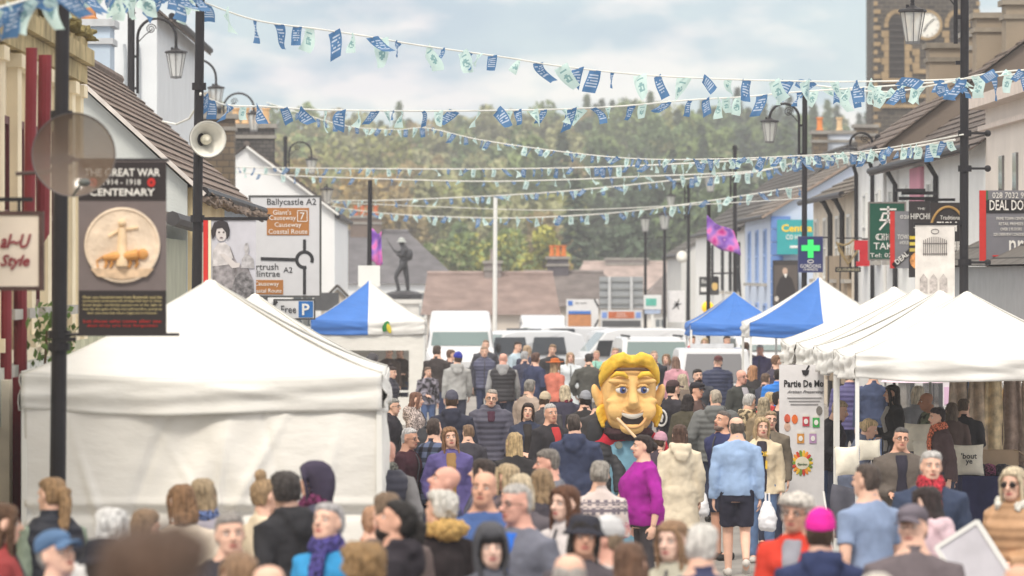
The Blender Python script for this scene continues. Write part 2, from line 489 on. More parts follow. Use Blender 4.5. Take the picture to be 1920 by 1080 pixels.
PEOPLE = []
def person(px, py, yaw, label, h=1.72, top='jacket', c=(60, 60, 70), leg=(50, 55, 75), hair='short', hc=(70, 52, 42), hat=None, hatc=(60, 60, 60),
           sk=0, arms=None, wide=1.0, fem=False, lean=0, hy=0, hp=0, stance='stand', glasses=None, beard=None, inner=None, scarf=None,
           hood=False, fur=None, sleeves=None, pat=None, shorts=False, z0=None, d=None, fine=False, shoe=(50, 48, 48), hoodc=None, cat='person', bs=1.0, iz=None):
    rp = random.Random(int(px * 7 + py * 13))
    if arms is None: arms = rp.choice(['dd', 'kd', 'dp', 'pp', 'gd', 'df', 'kk', 'bd', 'wd', 'gg', 'fd', 'pd'])
    if not lean: lean = rp.uniform(0, 4)
    hy += rp.uniform(-14, 14); hp += rp.uniform(-3, 8); roll = rp.uniform(-6, 6)
    k = h / 1.725
    hat_h = {None: .012, 'beanie': .045, 'cap': .03, 'flat': .03, 'hoodup': .04, 'wide': .05, 'bucket': .04}[hat]
    if hat is None and hair in ('curly', 'topbun'): hat_h = .04 if hair == 'curly' else .08
    le = R(lean)
    heff = h + hat_h * k - (h - .95 * k) * (1 - math.cos(le))
    if z0 is None:
        z0 = 0; dd = d
        for _ in range(8):
            dd = d or F * (CH - z0 - heff) / (py - CY); xx = X(px, dd)
            z0 = G(dd)
            if xx > 5.5 or xx < -3.0: z0 = max(z0, .15)
        d = dd
    if d is None: d = F * (CH - z0 - heff) / (py - CY)
    xw = X(px, d)
    ya = R(yaw)
    off = math.sin(le) * (h - .95 * k)
    root = thing('person', label, cat, (xw - math.sin(ya) * off, d + math.cos(ya) * off, z0), ya, 'crowd of people in the street')
    root.scale = (k, k, k)
    bl = abs(((yaw + hy + 180) % 360) - 180)
    face = bl < 118
    def warp(p):
        x, y, z = p
        if le and z > .86:
            a = le * min(1, (z - .86) / .25)
            ca, sa = math.cos(a), math.sin(a); zz = z - .95
            y, z = y * ca - zz * sa, .95 + zz * ca + y * sa
        return (x, y, z)
    def bld(mb, name, m, vox=0.014, it=2, disp=0, ds=.12, rem=True, smooth=True):
        mb.v = [warp(p) for p in mb.v]
        o = mb.build(name, m, root, smooth=smooth, fixn=True)
        if rem: soft(o, vox * (1 if k > .8 else .8), it, disp, ds)
        return o
    Mh = Matrix.Translation((0, -.018, 1.49)) @ Matrix.Rotation(R(hy), 4, 'Z') @ Matrix.Rotation(R(-hp), 4, 'X') @ Matrix.Rotation(R(roll), 4, 'Y') @ Matrix.Scale(bs * (1.0 if py > 860 else .97), 4)
    shx = .17 if fem else .194
    kx = 1 + (wide - 1) * .5
    skm = skin(sk)
    # arms
    arm = []
    for s, a in ((-1, arms[0]), (1, arms[1])):
        e_, w_ = ARMS[a]
        sh = Vector((s * shx * kx, .005, 1.365))
        el = sh + Vector((s * (e_[0] + (wide - 1) * .12), -e_[1], e_[2]))
        wr = el + Vector((s * w_[0], -w_[1], w_[2]))
        arm.append((s, sh, el, wr))
    # legs
    legs = []
    for s in (-1, 1):
        hp_ = Vector((s * .092 * kx, 0, .88)); kn = Vector((s * .095 * kx, -.015, .48)); an = Vector((s * .095 * kx, .02, .075)); toe = Vector((s * .105 * kx, -.16, .035))
        if stance == 'walk':
            if s < 0: kn = Vector((s * .09, -.02, .47)); an = Vector((s * .08, .26, .19)); toe = Vector((s * .085, .20, .05))
            else: kn = Vector((s * .09, -.1, .48)); an = Vector((s * .085, -.1, .075)); toe = Vector((s * .09, -.28, .035))
        legs.append((s, hp_, kn, an, toe))
    # body: one surface
    mb = MB()
    mb.rings(torso_rows(fem, .80, 1.56, 0, wide))
    mb.xf(Matrix.Identity(4))
    n0 = len(mb.v)
    mb.rings(fb(HEAD), 24, pw=2.15)
    nl = -.122 if not fem else -.116
    mb.tube([(0, -.082, .132), (0, -.1, .108), (0, nl, .09), (0, -.09, .08)], [.009, .013, .017, .012], 10)
    for s in (-1, 1):
        mb.ball((s * .076, .012, .105), (.013, .02, .031), nu=10, nv=6)
        mb.ball((s * .032, -.08, .135), (.028, .014, .008), nu=10, nv=6)
        mb.ball((s * .036, -.07, .085), (.022, .016, .018), nu=10, nv=6)
    mb.xf(Mh, n0)
    mb.tube([(0, .012, 1.44), Mh @ Vector((0, .022, .03)), Mh @ Vector((0, .02, .07))], [.06, .054, .05], 14)
    for (s, sh, el, wr) in arm:
        mid = (sh + el) / 2
        fo = el.lerp(wr, .35)
        mb.tube([sh, mid, el, fo, wr], [.058, .05, .041, .041, .028], 12)
        dr = (wr - el).normalized()
        hand(mb, wr, dr, Vector((-s, -.15, 0)) if abs(dr.z) > .6 else Vector((-s * .4, 0, -1)), .55)
    for (s, hp_, kn, an, toe) in legs:
        mb.tube([hp_ + Vector((0, 0, .05)), hp_.lerp(kn, .4), kn, kn.lerp(an, .3), an], [.095, .082, .057, .056, .037], 12)
        mb.tube([an + Vector((0, .03, -.03)), an.lerp(toe, .5), toe], [.035, .038, .028], 10)
    bld(mb, 'body', skm, .0085 if fine else .012, 2)
    # face
    if face:
        eyem = [mat('eye white', (225, 222, 218), .3, .02), mat('iris', (70, 62, 56), .2, .1)]
        for s in (-1, 1):
            e = MB(); e.ball((s * .031, -.0755, .116), (.0155, .0095, .0085), 0, 10, 7); e.ball((s * .031, -.0815, .116), (.006, .005, .0065), 1, 8, 6); e.xf(Mh)
            bld(e, 'eye', eyem, rem=False)
            e = MB(); e.tube([(s * .012, -.0925, .137), (s * .03, -.0935, .143), (s * .052, -.077, .137)], [.0035, .0045, .003], 6); e.xf(Mh)
            bld(e, 'eyebrow', hairm(tuple(int(v * .75) for v in hc)), rem=False)
        e = MB(); e.tube([(-.026, -.082, .051), (-.012, -.0925, .049), (0, -.0945, .0505), (.012, -.0925, .049), (.026, -.082, .051)], [(.003, .003), (.0065, .005), (.006, .005), (.0065, .005), (.003, .003)], 8); e.xf(Mh)
        bld(e, 'mouth', mat('lips', (176, 98, 92) if not fem else (186, 88, 90), .45, .1), rem=False)
        if glasses:
            e = MB()
            for s in (-1, 1):
                pts = [(s * .033 + .024 * math.cos(t), -.099 + .008 * abs(math.cos(t)), .115 + .018 * math.sin(t)) for t in np.linspace(0, 2 * math.pi, 13)]
                if glasses == 'sun': e.ball((s * .033, -.096, .115), (.027, .006, .021), 0, 12, 6)
                else: e.tube(pts, .0028, 6)
                e.tube([(s * .055, -.093, .117), (s * .077, -.05, .118), (s * .08, .01, .115)], .0025, 6)
            e.tube([(-.01, -.101, .118), (.01, -.101, .118)], .0025, 6)
            e.xf(Mh); bld(e, 'glasses', mat('spectacle frame', (40, 34, 34), .3, .1), rem=False)
    if beard:
        e = MB(); e.rings(fb([(-.012, -.076, 0, .03), (.005, -.092, .02, .05), (.03, -.098, .04, .066), (.042, -.094, .045, .069)]), 20)
        e.tube([(-.035, -.083, .05), (-.014, -.098, .066), (.014, -.098, .066), (.035, -.083, .05)], .007, 6)
        e.xf(Mh); bld(e, 'beard', hairm(beard), .009, 2, .008, .02)
    # hair
    hm = hairm(hc)
    e = MB(); g = {'crop': -.006, 'short': .001, 'fluffy': .012, 'curly': .03}.get(hair, .003)
    cap_rows = [(.055, .03, .082, .068), (.085, .012, .094, .078), (.115, .0, .104, .080), (.15, -.025, .108, .081), (.172, -.075, .108, .080), (.2, -.088, .1, .076), (.222, -.066, .08, .060), (.238, -.03, .045, .034)]
    if hair == 'balding':
        e.rings(fb([(.05, .03, .082, .068), (.085, .01, .096, .078), (.12, .0, .104, .080), (.15, -.01, .104, .080), (.175, .0, .09, .06)]), 22)
    elif hair != 'bald':
        e.rings(fb(cap_rows, g), 22)
    if hair in ('long', 'bob', 'fringe', 'longer'):
        bot = {'long': -.2, 'bob': -.035, 'fringe': -.03, 'longer': -.32}[hair]
        zs = np.linspace(bot, .2, 8)
        rows = []
        for z in zs:
            u = (z - bot) / (.2 - bot)
            rows.append((z, .015 - .05 * u, .118 - .012 * u + (.012 if u < .3 else 0), .078 + .02 * math.sin(math.pi * min(1, u + .15))))
        e.rings(fb(rows), 22)
        for s in (-1, 1):
            e.tube([(s * .05, -.07, .2), (s * .079, -.05, .15), (s * .084, -.035, .08), (s * .08, -.03, max(bot, -.12))], [(.014, .02), (.014, .026), (.015, .03), (.010, .02)], 8, ref=(1, 0, 0))
    if hair == 'fringe': e.rings(fb([(.142, -.1, .06, .07), (.17, -.1, .06, .078), (.2, -.088, .05, .07)]), 20)
    if hair == 'pony': e.tube([(0, .09, .15), (0, .14, .14), (0, .145, .05), (.01, .14, -.08), (.03, .125, -.2)], [.03, .04, .045, .04, .012], 10)
    if hair == 'bun': e.ball((0, .115, .12), .045)
    if hair == 'topbun': e.ball((0, .04, .265), .045)
    if e.v and hat != 'hoodup':
        e.xf(Mh); bld(e, 'hair', hm, .009, 1, .05 if hair == 'curly' else .028 if hair == 'fluffy' else .016, .03 if hair != 'curly' else .045)
    # hats
    if hat:
        e = MB(); hmn = cloth(hatc)
        nm = {'beanie': 'beanie', 'cap': 'cap', 'flat': 'flat_cap', 'hoodup': 'hood', 'wide': 'brimmed_hat', 'bucket': 'bucket_hat'}[hat]
        if hat == 'beanie':
            e.rings(fb([(.14, -.094, .108, .083), (.15, -.103, .115, .09), (.19, -.103, .115, .09), (.2, -.096, .108, .085), (.24, -.075, .09, .07), (.268, -.03, .045, .034), (.275, 0, .015, .01)]), 26)
        elif hat in ('cap', 'flat'):
            q = .012 if hat == 'flat' else 0
            e.rings(fb([(.15, -.06, .108, .083), (.17, -.094 - q * 2, .113, .086 + q), (.2, -.1 - q * 3, .108, .086 + q), (.232, -.07 - q * 2, .088, .068 + q), (.252, -.02, .04, .03)]), 24)
            ln = .085 if hat == 'cap' else .05
            e.grid(lambda u, v: ((u - .5) * .15, -.07 - (ln + .03) * v * math.sqrt(max(0, 1 - (2 * u - 1) ** 2 * .75)), .172 - .02 * v - .03 * (2 * u - 1) ** 2), 10, 4)
            e.grid(lambda u, v: ((u - .5) * .15, -.07 - (ln + .03) * v * math.sqrt(max(0, 1 - (2 * u - 1) ** 2 * .75)), .160 - .02 * v - .03 * (2 * u - 1) ** 2), 10, 4)
        elif hat == 'hoodup':
            e.rings(fb([(-.06, .0, .1, .085), (-.02, -.03, .125, .1), (.08, -.055, .145, .106), (.15, -.075, .14, .104), (.185, -.112, .13, .098), (.235, -.1, .1, .078), (.265, -.05, .05, .04)]), 24)
            for s in (-1, 1): e.tube([(s * .045, -.1, .215), (s * .085, -.085, .16), (s * .094, -.06, .06), (s * .07, -.05, -.05)], .016, 8)
        elif hat == 'wide':
            e.lathe([(.02, .262), (.07, .255), (.09, .235), (.097, .19), (.16, .178), (.19, .186), (.19, .176), (.1, .165), (.09, .165)], (0, .008, 0), 28)
        elif hat == 'bucket':
            e.lathe([(.02, .255), (.07, .25), (.092, .225), (.104, .17), (.135, .13), (.135, .122), (.1, .15), (.09, .15)], (0, .008, 0), 28)
        e.xf(Mh)
        if hat == 'cap':
            bld(e, nm, hmn, .008, 1)
        else: bld(e, nm, hmn, .008 if hat != 'hoodup' else .01, 2, .006 if hat in ('beanie', 'hoodup') else 0, .05)
        if hat == 'hoodup' and hair != 'bald':
            e = MB(); e.rings(fb([(.135, -.096, .06, .06), (.165, -.098, .06, .074), (.2, -.085, .05, .066)]), 20)
            for s in (-1, 1): e.tube([(s * .06, -.08, .18), (s * .072, -.062, .11), (s * .068, -.05, -.0)], .011, 8)
            e.xf(Mh); bld(e, 'hair', hm, .009, 1, .008, .03)
    # trousers or shorts
    e = MB()
    e.rings([(z, 0, cy, rx, ry) for z, _, cy, rx, ry in torso_rows(fem, .8, 1.0, .012, wide)])
    for (s, hp_, kn, an, toe) in legs:
        if shorts: e.tube([hp_ + Vector((0, 0, .05)), hp_.lerp(kn, .3), hp_.lerp(kn, .85)], [.108, .104, .1], 14)
        else: e.tube([hp_ + Vector((0, 0, .05)), hp_.lerp(kn, .4), kn, kn.lerp(an, .4), an], [.108, .097, .073, .068, .06], 14)
    bld(e, 'shorts' if shorts else 'trousers', cloth(leg), .016, 2, .02, .1)
    for (s, hp_, kn, an, toe) in legs:
        e = MB(); tv = (toe - an); tv.z = 0; tv.normalize()
        heel = Vector((an.x, an.y, max(.045, an.z - .03))) - tv * .03
        e.tube([heel - tv * .02, heel + tv * .06, toe, toe + tv * .035], [(.045, .035), (.048, .044), (.035, .046), (.02, .03)], 12)
        bld(e, 'shoe', mat('shoe leather', shoe, .6, .1), rem=False)
    # upper garments
    def garment(name, m, hem, t, sl, quilt=False, flare=.1, collar=True, top_z=1.465, fold=.03, hoodd=False, ct=.074):
        g_ = MB()
        g_.rings(torso_rows(fem, hem, top_z, t, wide, quilt, flare), 26)
        if sl:
            for (s, sh, el, wr) in arm:
                pts = [sh + Vector((-s * .05, 0, .0)), sh, (sh + el) / 2, el, el.lerp(wr, .4), el.lerp(wr, .97)]
                rd = [.06 + t * .6, .068 + t * .7, .057 + t * .8, .05 + t * .8, .047 + t * .8, .037 + t * .8]
                if sl == 'short': pts, rd = pts[:3] + [sh.lerp(el, .72)], rd[:2] + [.07, .07]
                if sl == 'roll': pts[-1] = el.lerp(wr, .55)
                if quilt:
                    P_, Q_ = [], []
                    for i in range(len(pts) - 1):
                        for u in np.linspace(0, 1, 7)[:-1]: P_.append(pts[i].lerp(pts[i + 1], u)); Q_.append(rd[i] * (1 - u) + rd[i + 1] * u)
                    P_.append(pts[-1]); Q_.append(rd[-1]); acc = 0
                    for i in range(len(P_)):
                        if i: acc += (P_[i] - P_[i - 1]).length
                        Q_[i] += .0055 * abs(math.sin(math.pi * acc / .075)) - .003
                    pts, rd = P_, Q_
                g_.tube(pts, rd, 14)
                if sl != 'short': g_.tube([pts[-1] + (el - wr).normalized() * .03, pts[-1] + (wr - el).normalized() * .012], rd[-1] * .97, 12)
        if collar: g_.rings([(1.40, 0, .012, ct + .05, ct + .012), (1.44, 0, .012, ct + .02, ct + .006), (1.485, 0, .012, ct, ct), (1.515, 0, .018, ct + .003, ct + .002)], 18, pw=2)
        if hoodd:
            g_.ball((0, .115, 1.435), (.135, .075, .085)); g_.ball((0, .15, 1.37), (.1, .05, .09))
            for s in (-1, 1): g_.tube([(s * .09, .09, 1.48), (s * .105, .02, 1.475), (s * .06, -.065, 1.43)], [.038, .034, .022], 10)
        return bld(g_, name, m, .0115 if quilt else .015, 1 if quilt else 2, 0 if quilt else fold, .13)
    if top == 'jacket': garment('jacket', cloth(c, pat), .80, .03, 'long', hoodd=hood)
    elif top == 'coat': garment('coat', cloth(c, pat), .52, .035, 'long', flare=.12, hoodd=hood)
    elif top == 'puffer': garment('puffer_jacket', cloth(c, None, True), .79, .045, 'long', True, hoodd=hood, ct=.082)
    elif top == 'jumper': garment('jumper', cloth(c, pat), .86, .024, 'long', collar=True, flare=0, hoodd=hood, ct=.066)
    elif top == 'roll': garment('jumper', cloth(c, pat), .82, .026, 'roll', collar=True, flare=0, ct=.066)
    elif top == 'tee': garment('shirt', cloth(c, pat), .84, .014, 'short', collar=True, flare=.02, ct=.062, fold=.014)
    elif top == 'gilet':
        garment('jumper', cloth(sleeves or c), .84, .022, 'long', collar=True, hoodd=hood)
        garment('gilet', cloth(c, None, True), .82, .045, None, True, collar=not hood, ct=.084)
    if face and not inner and top in ('jacket', 'puffer', 'gilet', 'coat') and not fur:
        e = MB(); tt = {'jacket': .03, 'puffer': .045, 'gilet': .045, 'coat': .035}[top]
        e.tube([(.004 * math.sin(z * 20), cy - ry - .003, z) for z, _, cy, rx, ry in torso_rows(fem, .84, 1.43, tt, wide)], .009, 6)
        bld(e, 'zip', mat('zip', (70, 70, 76), .5, .1), rem=False)
    if inner:
        e = MB()
        rows = torso_rows(fem, iz or (.84 if top == 'jacket' else 1.3 if top == 'puffer' else .7), 1.44, .043 if top != 'puffer' else .058, wide)
        e.rings([(z, 0, cy - ry * .5, min(.075, rx * .42) * (.62 + .38 * min(1, abs(z - 1.22) / .2 + .35)), ry * .56) for z, _, cy, rx, ry in rows], 16)
        bld(e, 'shirt', cloth(inner), .012, 2, .01, .1)
    if scarf:
        e = MB(); e.rings([(1.43, 0, 0, .1, .1), (1.47, 0, -.005, .115, .115), (1.51, 0, 0, .1, .1), (1.535, 0, .005, .08, .08)], 20, pw=2)
        e.tube([(.03, -.1, 1.46), (.035, -.16, 1.36), (.03, -.175, 1.2)], [(.03, .05), (.025, .05), (.02, .055)], 10)
        bld(e, 'scarf', cloth(scarf, 'speck'), .012, 1, .03, .05)
    if fur:
        e = MB(); e.ball((0, .1, 1.47), (.15, .09, .075))
        for s in (-1, 1): e.tube([(s * .12, .1, 1.47), (s * .135, .0, 1.475), (s * .07, -.1, 1.44)], [.05, .045, .03], 10)
        bld(e, 'fur_collar', mat('fur', fur, .95, .3, 30, .9, 90), .011, 1, .05, .03)
    PEOPLE.append(root)
    return root
# ------------------------------------------------------------------ ground
XL, XR = -3.6, 9.0        # house fronts left and right
g = MB(); g.grid(lambda u, v: (-1500 + 3000 * u, (-40 + 130 * v * 2 if v < .5 else 90 + 4940 * (v - .5)), G(-40 + 260 * v) if v < .5 else 0), 6, 130)
asph = mat('asphalt', (150, 146, 142), 0.92, 0.16, 1.3, 0.5, 70, spec=0.2)
tag(g.build('street', asph), kind='structure')
def strip(name, x0, x1, y0, y1, z, m, kerb):
    b = MB(); b.box(((x0 + x1) / 2, (y0 + y1) / 2, z / 2), (x1 - x0, y1 - y0, z), 0)
    k = x1 if kerb > 0 else x0
    b.box((k + kerb * .07, (y0 + y1) / 2, z / 2 + .005), (.14, y1 - y0, z + .01), 1)
    tag(b.build(name, [m, mat('kerb stone', (168, 164, 158), .85, .15, 3)]), kind='structure')
pav = mat_brick('paving', (172, 166, 160), (156, 150, 146), (110, 106, 102), 'X', 'Y', .45, .45, .012, bump=.3)
strip('pavement', -9, -2.99, 5, 175, .15, pav, 1)
strip('pavement', 5.44, 14, 20, 190, .15, pav, -1)
b = MB()
for i in range(22): b.box((2.1, 70 + i * 5, .004), (.1, 2.6, .004))
tag(b.build('road_marking', mat('road paint', (226, 224, 216), .7, .1, 6)), kind='structure')
# deck the photographer stands on, below the frame
t = thing('viewing_platform', 'low timber platform under the out-of-focus head at the bottom edge', 'platform', (-4.6, 7.5, 0))
b = MB(); b.box((1.9, -.2, 1.16), (7, 6.4, .08)); b.build('deck', mat('planks', (140, 120, 98), .8, .2, 4, stretch=(8, 1, 1)), t)
for x in (-1.4, 1.9, 5.2):
    for y in (-3.2, 2.8):
        b = MB(); b.box((x, y, .56), (.12, .12, 1.12)); b.build('leg', GREYM, t)

# ------------------------------------------------------------------ buildings
SLATE = (140, 128, 122)
def roof_courses(mb, p_eave0, p_eave1, p_ridge0, p_ridge1, rows, th=.03, m=0):
    """overlapping courses of slates between an eave line and a ridge line"""
    a, b_, c, d = map(Vector, (p_eave0, p_eave1, p_ridge0, p_ridge1))
    nrm = (b_ - a).cross(c - a).normalized()
    if nrm.z < 0: nrm = -nrm
    for i in range(rows):
        u0, u1 = i / rows, min(1, (i + 1.12) / rows)
        p0, p1, p2, p3 = a.lerp(c, u0), b_.lerp(d, u0), b_.lerp(d, u1), a.lerp(c, u1)
        up = nrm * th
        vs = [p0 + up, p1 + up, p2 + up * .15, p3 + up * .15, p0, p1, p2 - up * .3, p3 - up * .3]
        mb.add(vs, [(0, 1, 2, 3), (4, 7, 6, 5), (0, 4, 5, 1), (1, 5, 6, 2), (2, 6, 7, 3), (3, 7, 4, 0)], m)
def slate(name, c=SLATE, u='Y', bw=.3, bh=.2):
    return mat_brick(name, c, tuple(int(v * .82) for v in c), tuple(int(v * .5) for v in c), u, 'Z', bw, bh, .012, .8, .6)
def render_m(rgb, v=.08): return mat('painted render', rgb, .85, v, 1.2, .25, 30)
def window(parent, x, y, z, w, h, face='X', frame=(236, 236, 232), glass=(84, 92, 98), bars=1, sgn=-1, sill=True):
    """window on a wall facing the street (face X) or the camera (face Y)"""
    fr = MB(); f = .07; dp = .05
    def bx(mb, a, b, c, d, off, t):
        # a,b centre along wall/height, c,d size
        if face == 'X': mb.box((x + sgn * off, y + a, z + b), (t, c, d))
        else: mb.box((x + a, y + sgn * off, z + b), (c, t, d))
    for s in (-1, 1):
        bx(fr, s * (w / 2 - f / 2), 0, f, h, dp / 2, dp); bx(fr, 0, s * (h / 2 - f / 2), w - 2 * f, f, dp / 2 - .003, dp)
    bx(fr, 0, 0, w - 2 * f, .05, dp / 2 - .006, dp)
    for i in range(bars):
        bx(fr, (i + 1) * w / (bars + 1) - w / 2, 0, .035, h - 2 * f, dp / 2 - .009, dp - .01)
    o = fr.build('window', mat('window frame', frame, .5, .05), parent)
    p = MB(); bx(p, 0, 0, w - 2 * f, h - 2 * f, .012, .02); p.build('pane', mat_glass('window glass', glass), o)
    if sill:
        s_ = MB(); bx(s_, 0, -h / 2 - .05, w + .2, .09, .08, .18); s_.build('sill', mat('stone sill', (176, 172, 166), .85, .1), o)
    return o
def house(name, label, x0, x1, y0, y1, eave, ridge, wall, roofc=SLATE, cat='house', rx=None, plinth=None, over=.18, rows=14, gable_rgb=None):
    """house with its ridge along the street; x0 is the side nearer the street centre"""
    xa, xb = min(x0, x1), max(x0, x1)
    rx = (xa + xb) / 2 if rx is None else rx
    t = thing(name, label, cat, (x0, y0, 0))
    W = MB(); X0, Y0 = x0, y0
    W.prism([(xa - X0, 0), (xb - X0, 0), (xb - X0, eave), (rx - X0, ridge), (xa - X0, eave)], 0, y1 - y0)
    W.build('wall', wall, t)
    Rf = MB(); o = over
    for sx in (xa, xb):
        sl = (ridge - eave) / (rx - sx); ex = sx - o * (1 if sx == xb else -1) * -1
        ex = sx + (o if sx == xb else -o); ez = eave + sl * (ex - sx) + .03
        roof_courses(Rf, (ex - X0, -.12, ez), (ex - X0, y1 - y0 + .12, ez), (rx - X0, -.12, ridge + .06), (rx - X0, y1 - y0 + .12, ridge + .06), rows, .035)
    Rf.build('roof', slate('slates', roofc), t)
    r_ = MB(); r_.tube([(rx - X0, -.12, ridge + .08), (rx - X0, y1 - y0 + .12, ridge + .08)], .09, 8); r_.build('ridge_tiles', mat('ridge clay', tuple(int(v * .8) for v in roofc), .85, .2, 4), t)
    sx = x0; ex = sx + (o if sx == xb else -o)
    gt = MB(); gz = eave - .1
    gt.tube([(ex - X0, -.1, gz), (ex - X0, y1 - y0 + .1, gz)], .07, 8); gt.build('gutter', BLACK, t)
    return t
def downpipe(t, x, y, ztop, r=.05, off=.25, z0=.15):
    b = MB(); b.tube([(x - off, y, ztop), (x - off * .6, y, ztop - .1), (x - .06, y, ztop - .4), (x - .06, y, z0)], r, 8); b.build('downpipe', BLACK, t)
def chimney(t, cx, cy, z0, z1, wx, wy, m, pots=2, potc=(206, 150, 104), capc=(150, 146, 140)):
    b = MB(); b.box((cx, cy, (z0 + z1) / 2), (wx, wy, z1 - z0)); o = b.build('chimney', m, t)
    c = MB(); c.box((cx, cy, z1 - .25), (wx + .1, wy + .1, .1)); c.box((cx, cy, z1 + .06), (wx + .16, wy + .16, .12)); c.build('chimney_cap', mat('chimney cap', capc, .85, .15), o)
    for i in range(pots):
        p = MB(); px_ = cx + ((i + .5) / pots - .5) * wx * .85 if wx > wy else cx
        py_ = cy if wx > wy else cy + ((i + .5) / pots - .5) * wy * .85
        p.lathe([(.12, 0), (.13, .05), (.1, .08), (.095, .4), (.125, .42), (.125, .48), (.09, .48)], (px_, py_, z1 + .12), 12); p.build('chimney_pot', mat('terracotta', potc, .8, .15), o)
    return o

# left: cream shop close to the camera (blurred), maroon woodwork
CREAM = render_m((236, 224, 198), .14)
MAROON = mat('maroon paint', (128, 44, 52), .55, .15, 3)
XS = -4.05
t = thing('shop_building', 'cream shop front with maroon pillars and mossy cornice at the left edge', 'shop', (XS, 30, 0))
b = MB(); b.box((-2.5, 11.3, 2.7), (5, 22.6, 5.4)); b.build('wall', CREAM, t)
for y in (13.2, 14.9, 16.4, 18.2, 19.6, 21.2, 22.3):
    b = MB(); b.box((.05, y, 4.0), (.1, .42, 2.4)); b.box((.07, y, 2.74), (.14, .52, .12)); b.box((.07, y, 5.26), (.14, .52, .12)); b.build('pilaster', mat('pale stucco', (240, 226, 196), .85, .1, 2), t)
for y in (14.1, 15.6, 17.3, 18.9, 20.4): window(t, 0, y, 3.9, .7, 1.7, 'X', (96, 40, 44), (120, 112, 104), 0, 1)
b = MB(); b.box((.03, 11.3, 5.44), (.2, 22.7, .18)); b.box((.05, 11.3, 5.62), (.3, 22.8, .16)); b.box((.03, 11.3, 5.76), (.2, 22.75, .12)); b.build('cornice', mat('mossy stone', (176, 160, 122), .95, .4, 3, .8, 20), t)
b = MB(); roof_courses(b, (.1, -.2, 5.82), (.1, 22.8, 5.82), (-2.2, -.2, 7.6), (-2.2, 22.8, 7.6), 12); b.build('roof', slate('slates', (150, 132, 122)), t)
b = MB(); b.box((.05, 11.3, 2.3), (.16, 22.6, .5)); b.build('fascia', mat('peeling fascia', (196, 198, 192), .85, .35, 2.5, .3, 9, stretch=(1, 3, .6)), t)
for y in (12.9, 14.0, 15.2, 17.0, 18.8, 20.6, 22.2):
    b = MB(); b.box((.09, y, 1.35), (.22, .3, 2.2)); b.build('pillar', MAROON if y in (14.0, 15.2, 20.6) else mat('pale woodwork', (232, 222, 204), .6, .1), t)
for y in (16.0, 17.9, 19.7, 21.4): b = MB(); b.box((.02, y, 1.3), (.05, 1.4, 2.0)); b.build('shop_window', mat('whitewashed glass', (196, 198, 200), .4, .25, 2, stretch=(1, 4, .5)), t)
for y, r_ in ((13.1, .05), (14.5, .06)):
    b = MB(); b.tube([(.14, y, .15), (.14, y, 3.3), (.2, y, 3.5), (.34, y, 3.72), (.36, y, 5.3)], r_, 10); b.build('drainpipe', MAROON, t)
b = MB()
for i in range(60):
    u = i / 59; a_ = random.uniform(0, 6.28)
    b.box((.08 + .08 * math.cos(a_), 14.5 + u * 8.2, 5.86 + random.uniform(-.04, .06)), (random.uniform(.1, .25), random.uniform(.2, .4), random.uniform(.05, .14)), 0, Euler((random.random() * .3, random.random() * .3, a_)).to_matrix())
soft(b.build('moss', mat('moss', (130, 118, 76), 1, .4, 12, .8, 60), t), .035, 1, .05, .1)
# creeper on the shop
t2 = thing('climbing_plant', 'green creeper hanging on the cream shop front under the oval sign', 'plant', (XS + .32, 44.6, 2.0))
lv = MB()
for i in range(420):
    z = random.uniform(-1.0, 1.1); r_ = .1 + .1 * max(0, z + .4)
    p = Vector((random.gauss(.1, r_ * .5), random.gauss(0, r_), z)); q = Euler((random.uniform(0, 6), random.uniform(0, 6), random.uniform(0, 6))).to_matrix(); s_ = random.uniform(.03, .06)
    lv.add([p + q @ Vector(v) * s_ for v in ((-1, 0, 0), (0, -.6, .1), (1, 0, 0), (0, .6, .1))], [(0, 1, 2, 3)], 0)
lv.build('leaves', mat('creeper leaf', (96, 124, 58), .7, .35, 8), t2, fixn=False)
b = MB(); b.tube([(0, 0, -2), (.03, .05, -1), (0, -.05, 0), (.05, .02, .9)], [.03, .025, .02, .01], 7); b.build('stem', mat('bark', (104, 82, 60), .9, .2), t2)

# left: low shed and the grey gabled house with the big slate roof
t = thing('lean_to', 'pale green corrugated lean-to shed below the grey gable', 'shed', (XL, 60, 0))
b = MB()
n = 60
b.add([(-3 + 3 * i / n, .03 * (i % 2), z) for z in (0, 3.95) for i in range(n + 1)], [(i, i + 1, n + 2 + i, n + 1 + i) for i in range(n)])
b.box((-1.5, 3.1, 1.9), (2.96, 5.9, 3.8)); b.build('wall', mat('green cladding', (176, 178, 158), .6, .12, 2), t, fixn=False)
b = MB(); b.prism([(.12, 4.0), (-3.1, 4.45), (-3.1, 4.55), (.12, 4.1)], -.15, 5.9); b.build('roof', mat('sheet roof', (120, 116, 110), .7, .2), t)
b = MB(); b.tube([(.16, -.2, 4.02), (.16, 5.9, 3.98)], .09, 8); b.build('gutter', mat('old gutter', (72, 70, 72), .6, .2), t)
GREYW = render_m((206, 210, 208), .1)
t = house('slate_roof_house', 'grey gabled house with long brown slate roof beside the loudspeaker pole', XL, -8.14, 66, 86, 4.54, 6.62, GREYW, (158, 140, 130), rows=17, over=.22)
b = MB()
for sx, ex in ((.2, -2.27),):
    b.bar((.24, -.16, 4.4), (-2.27, -.16, 6.68), .16, .05)
b.build('bargeboard', mat('worn bargeboard', (214, 206, 200), .8, .15), t)
b = MB(); b.box((.03, 4.6, 2.3), (.06, 9.0, 4.4)); b.build('cream_front', render_m((236, 214, 170)), t)
b = MB(); b.box((.03, 14.6, 2.3), (.06, 10.6, 4.4)); b.build('pale_blue_front', render_m((196, 208, 222)), t)
for y in (3, 7.5, 12, 16.5): window(t, .065, y, 3.3, 1.0, 1.4, 'X', sgn=1)
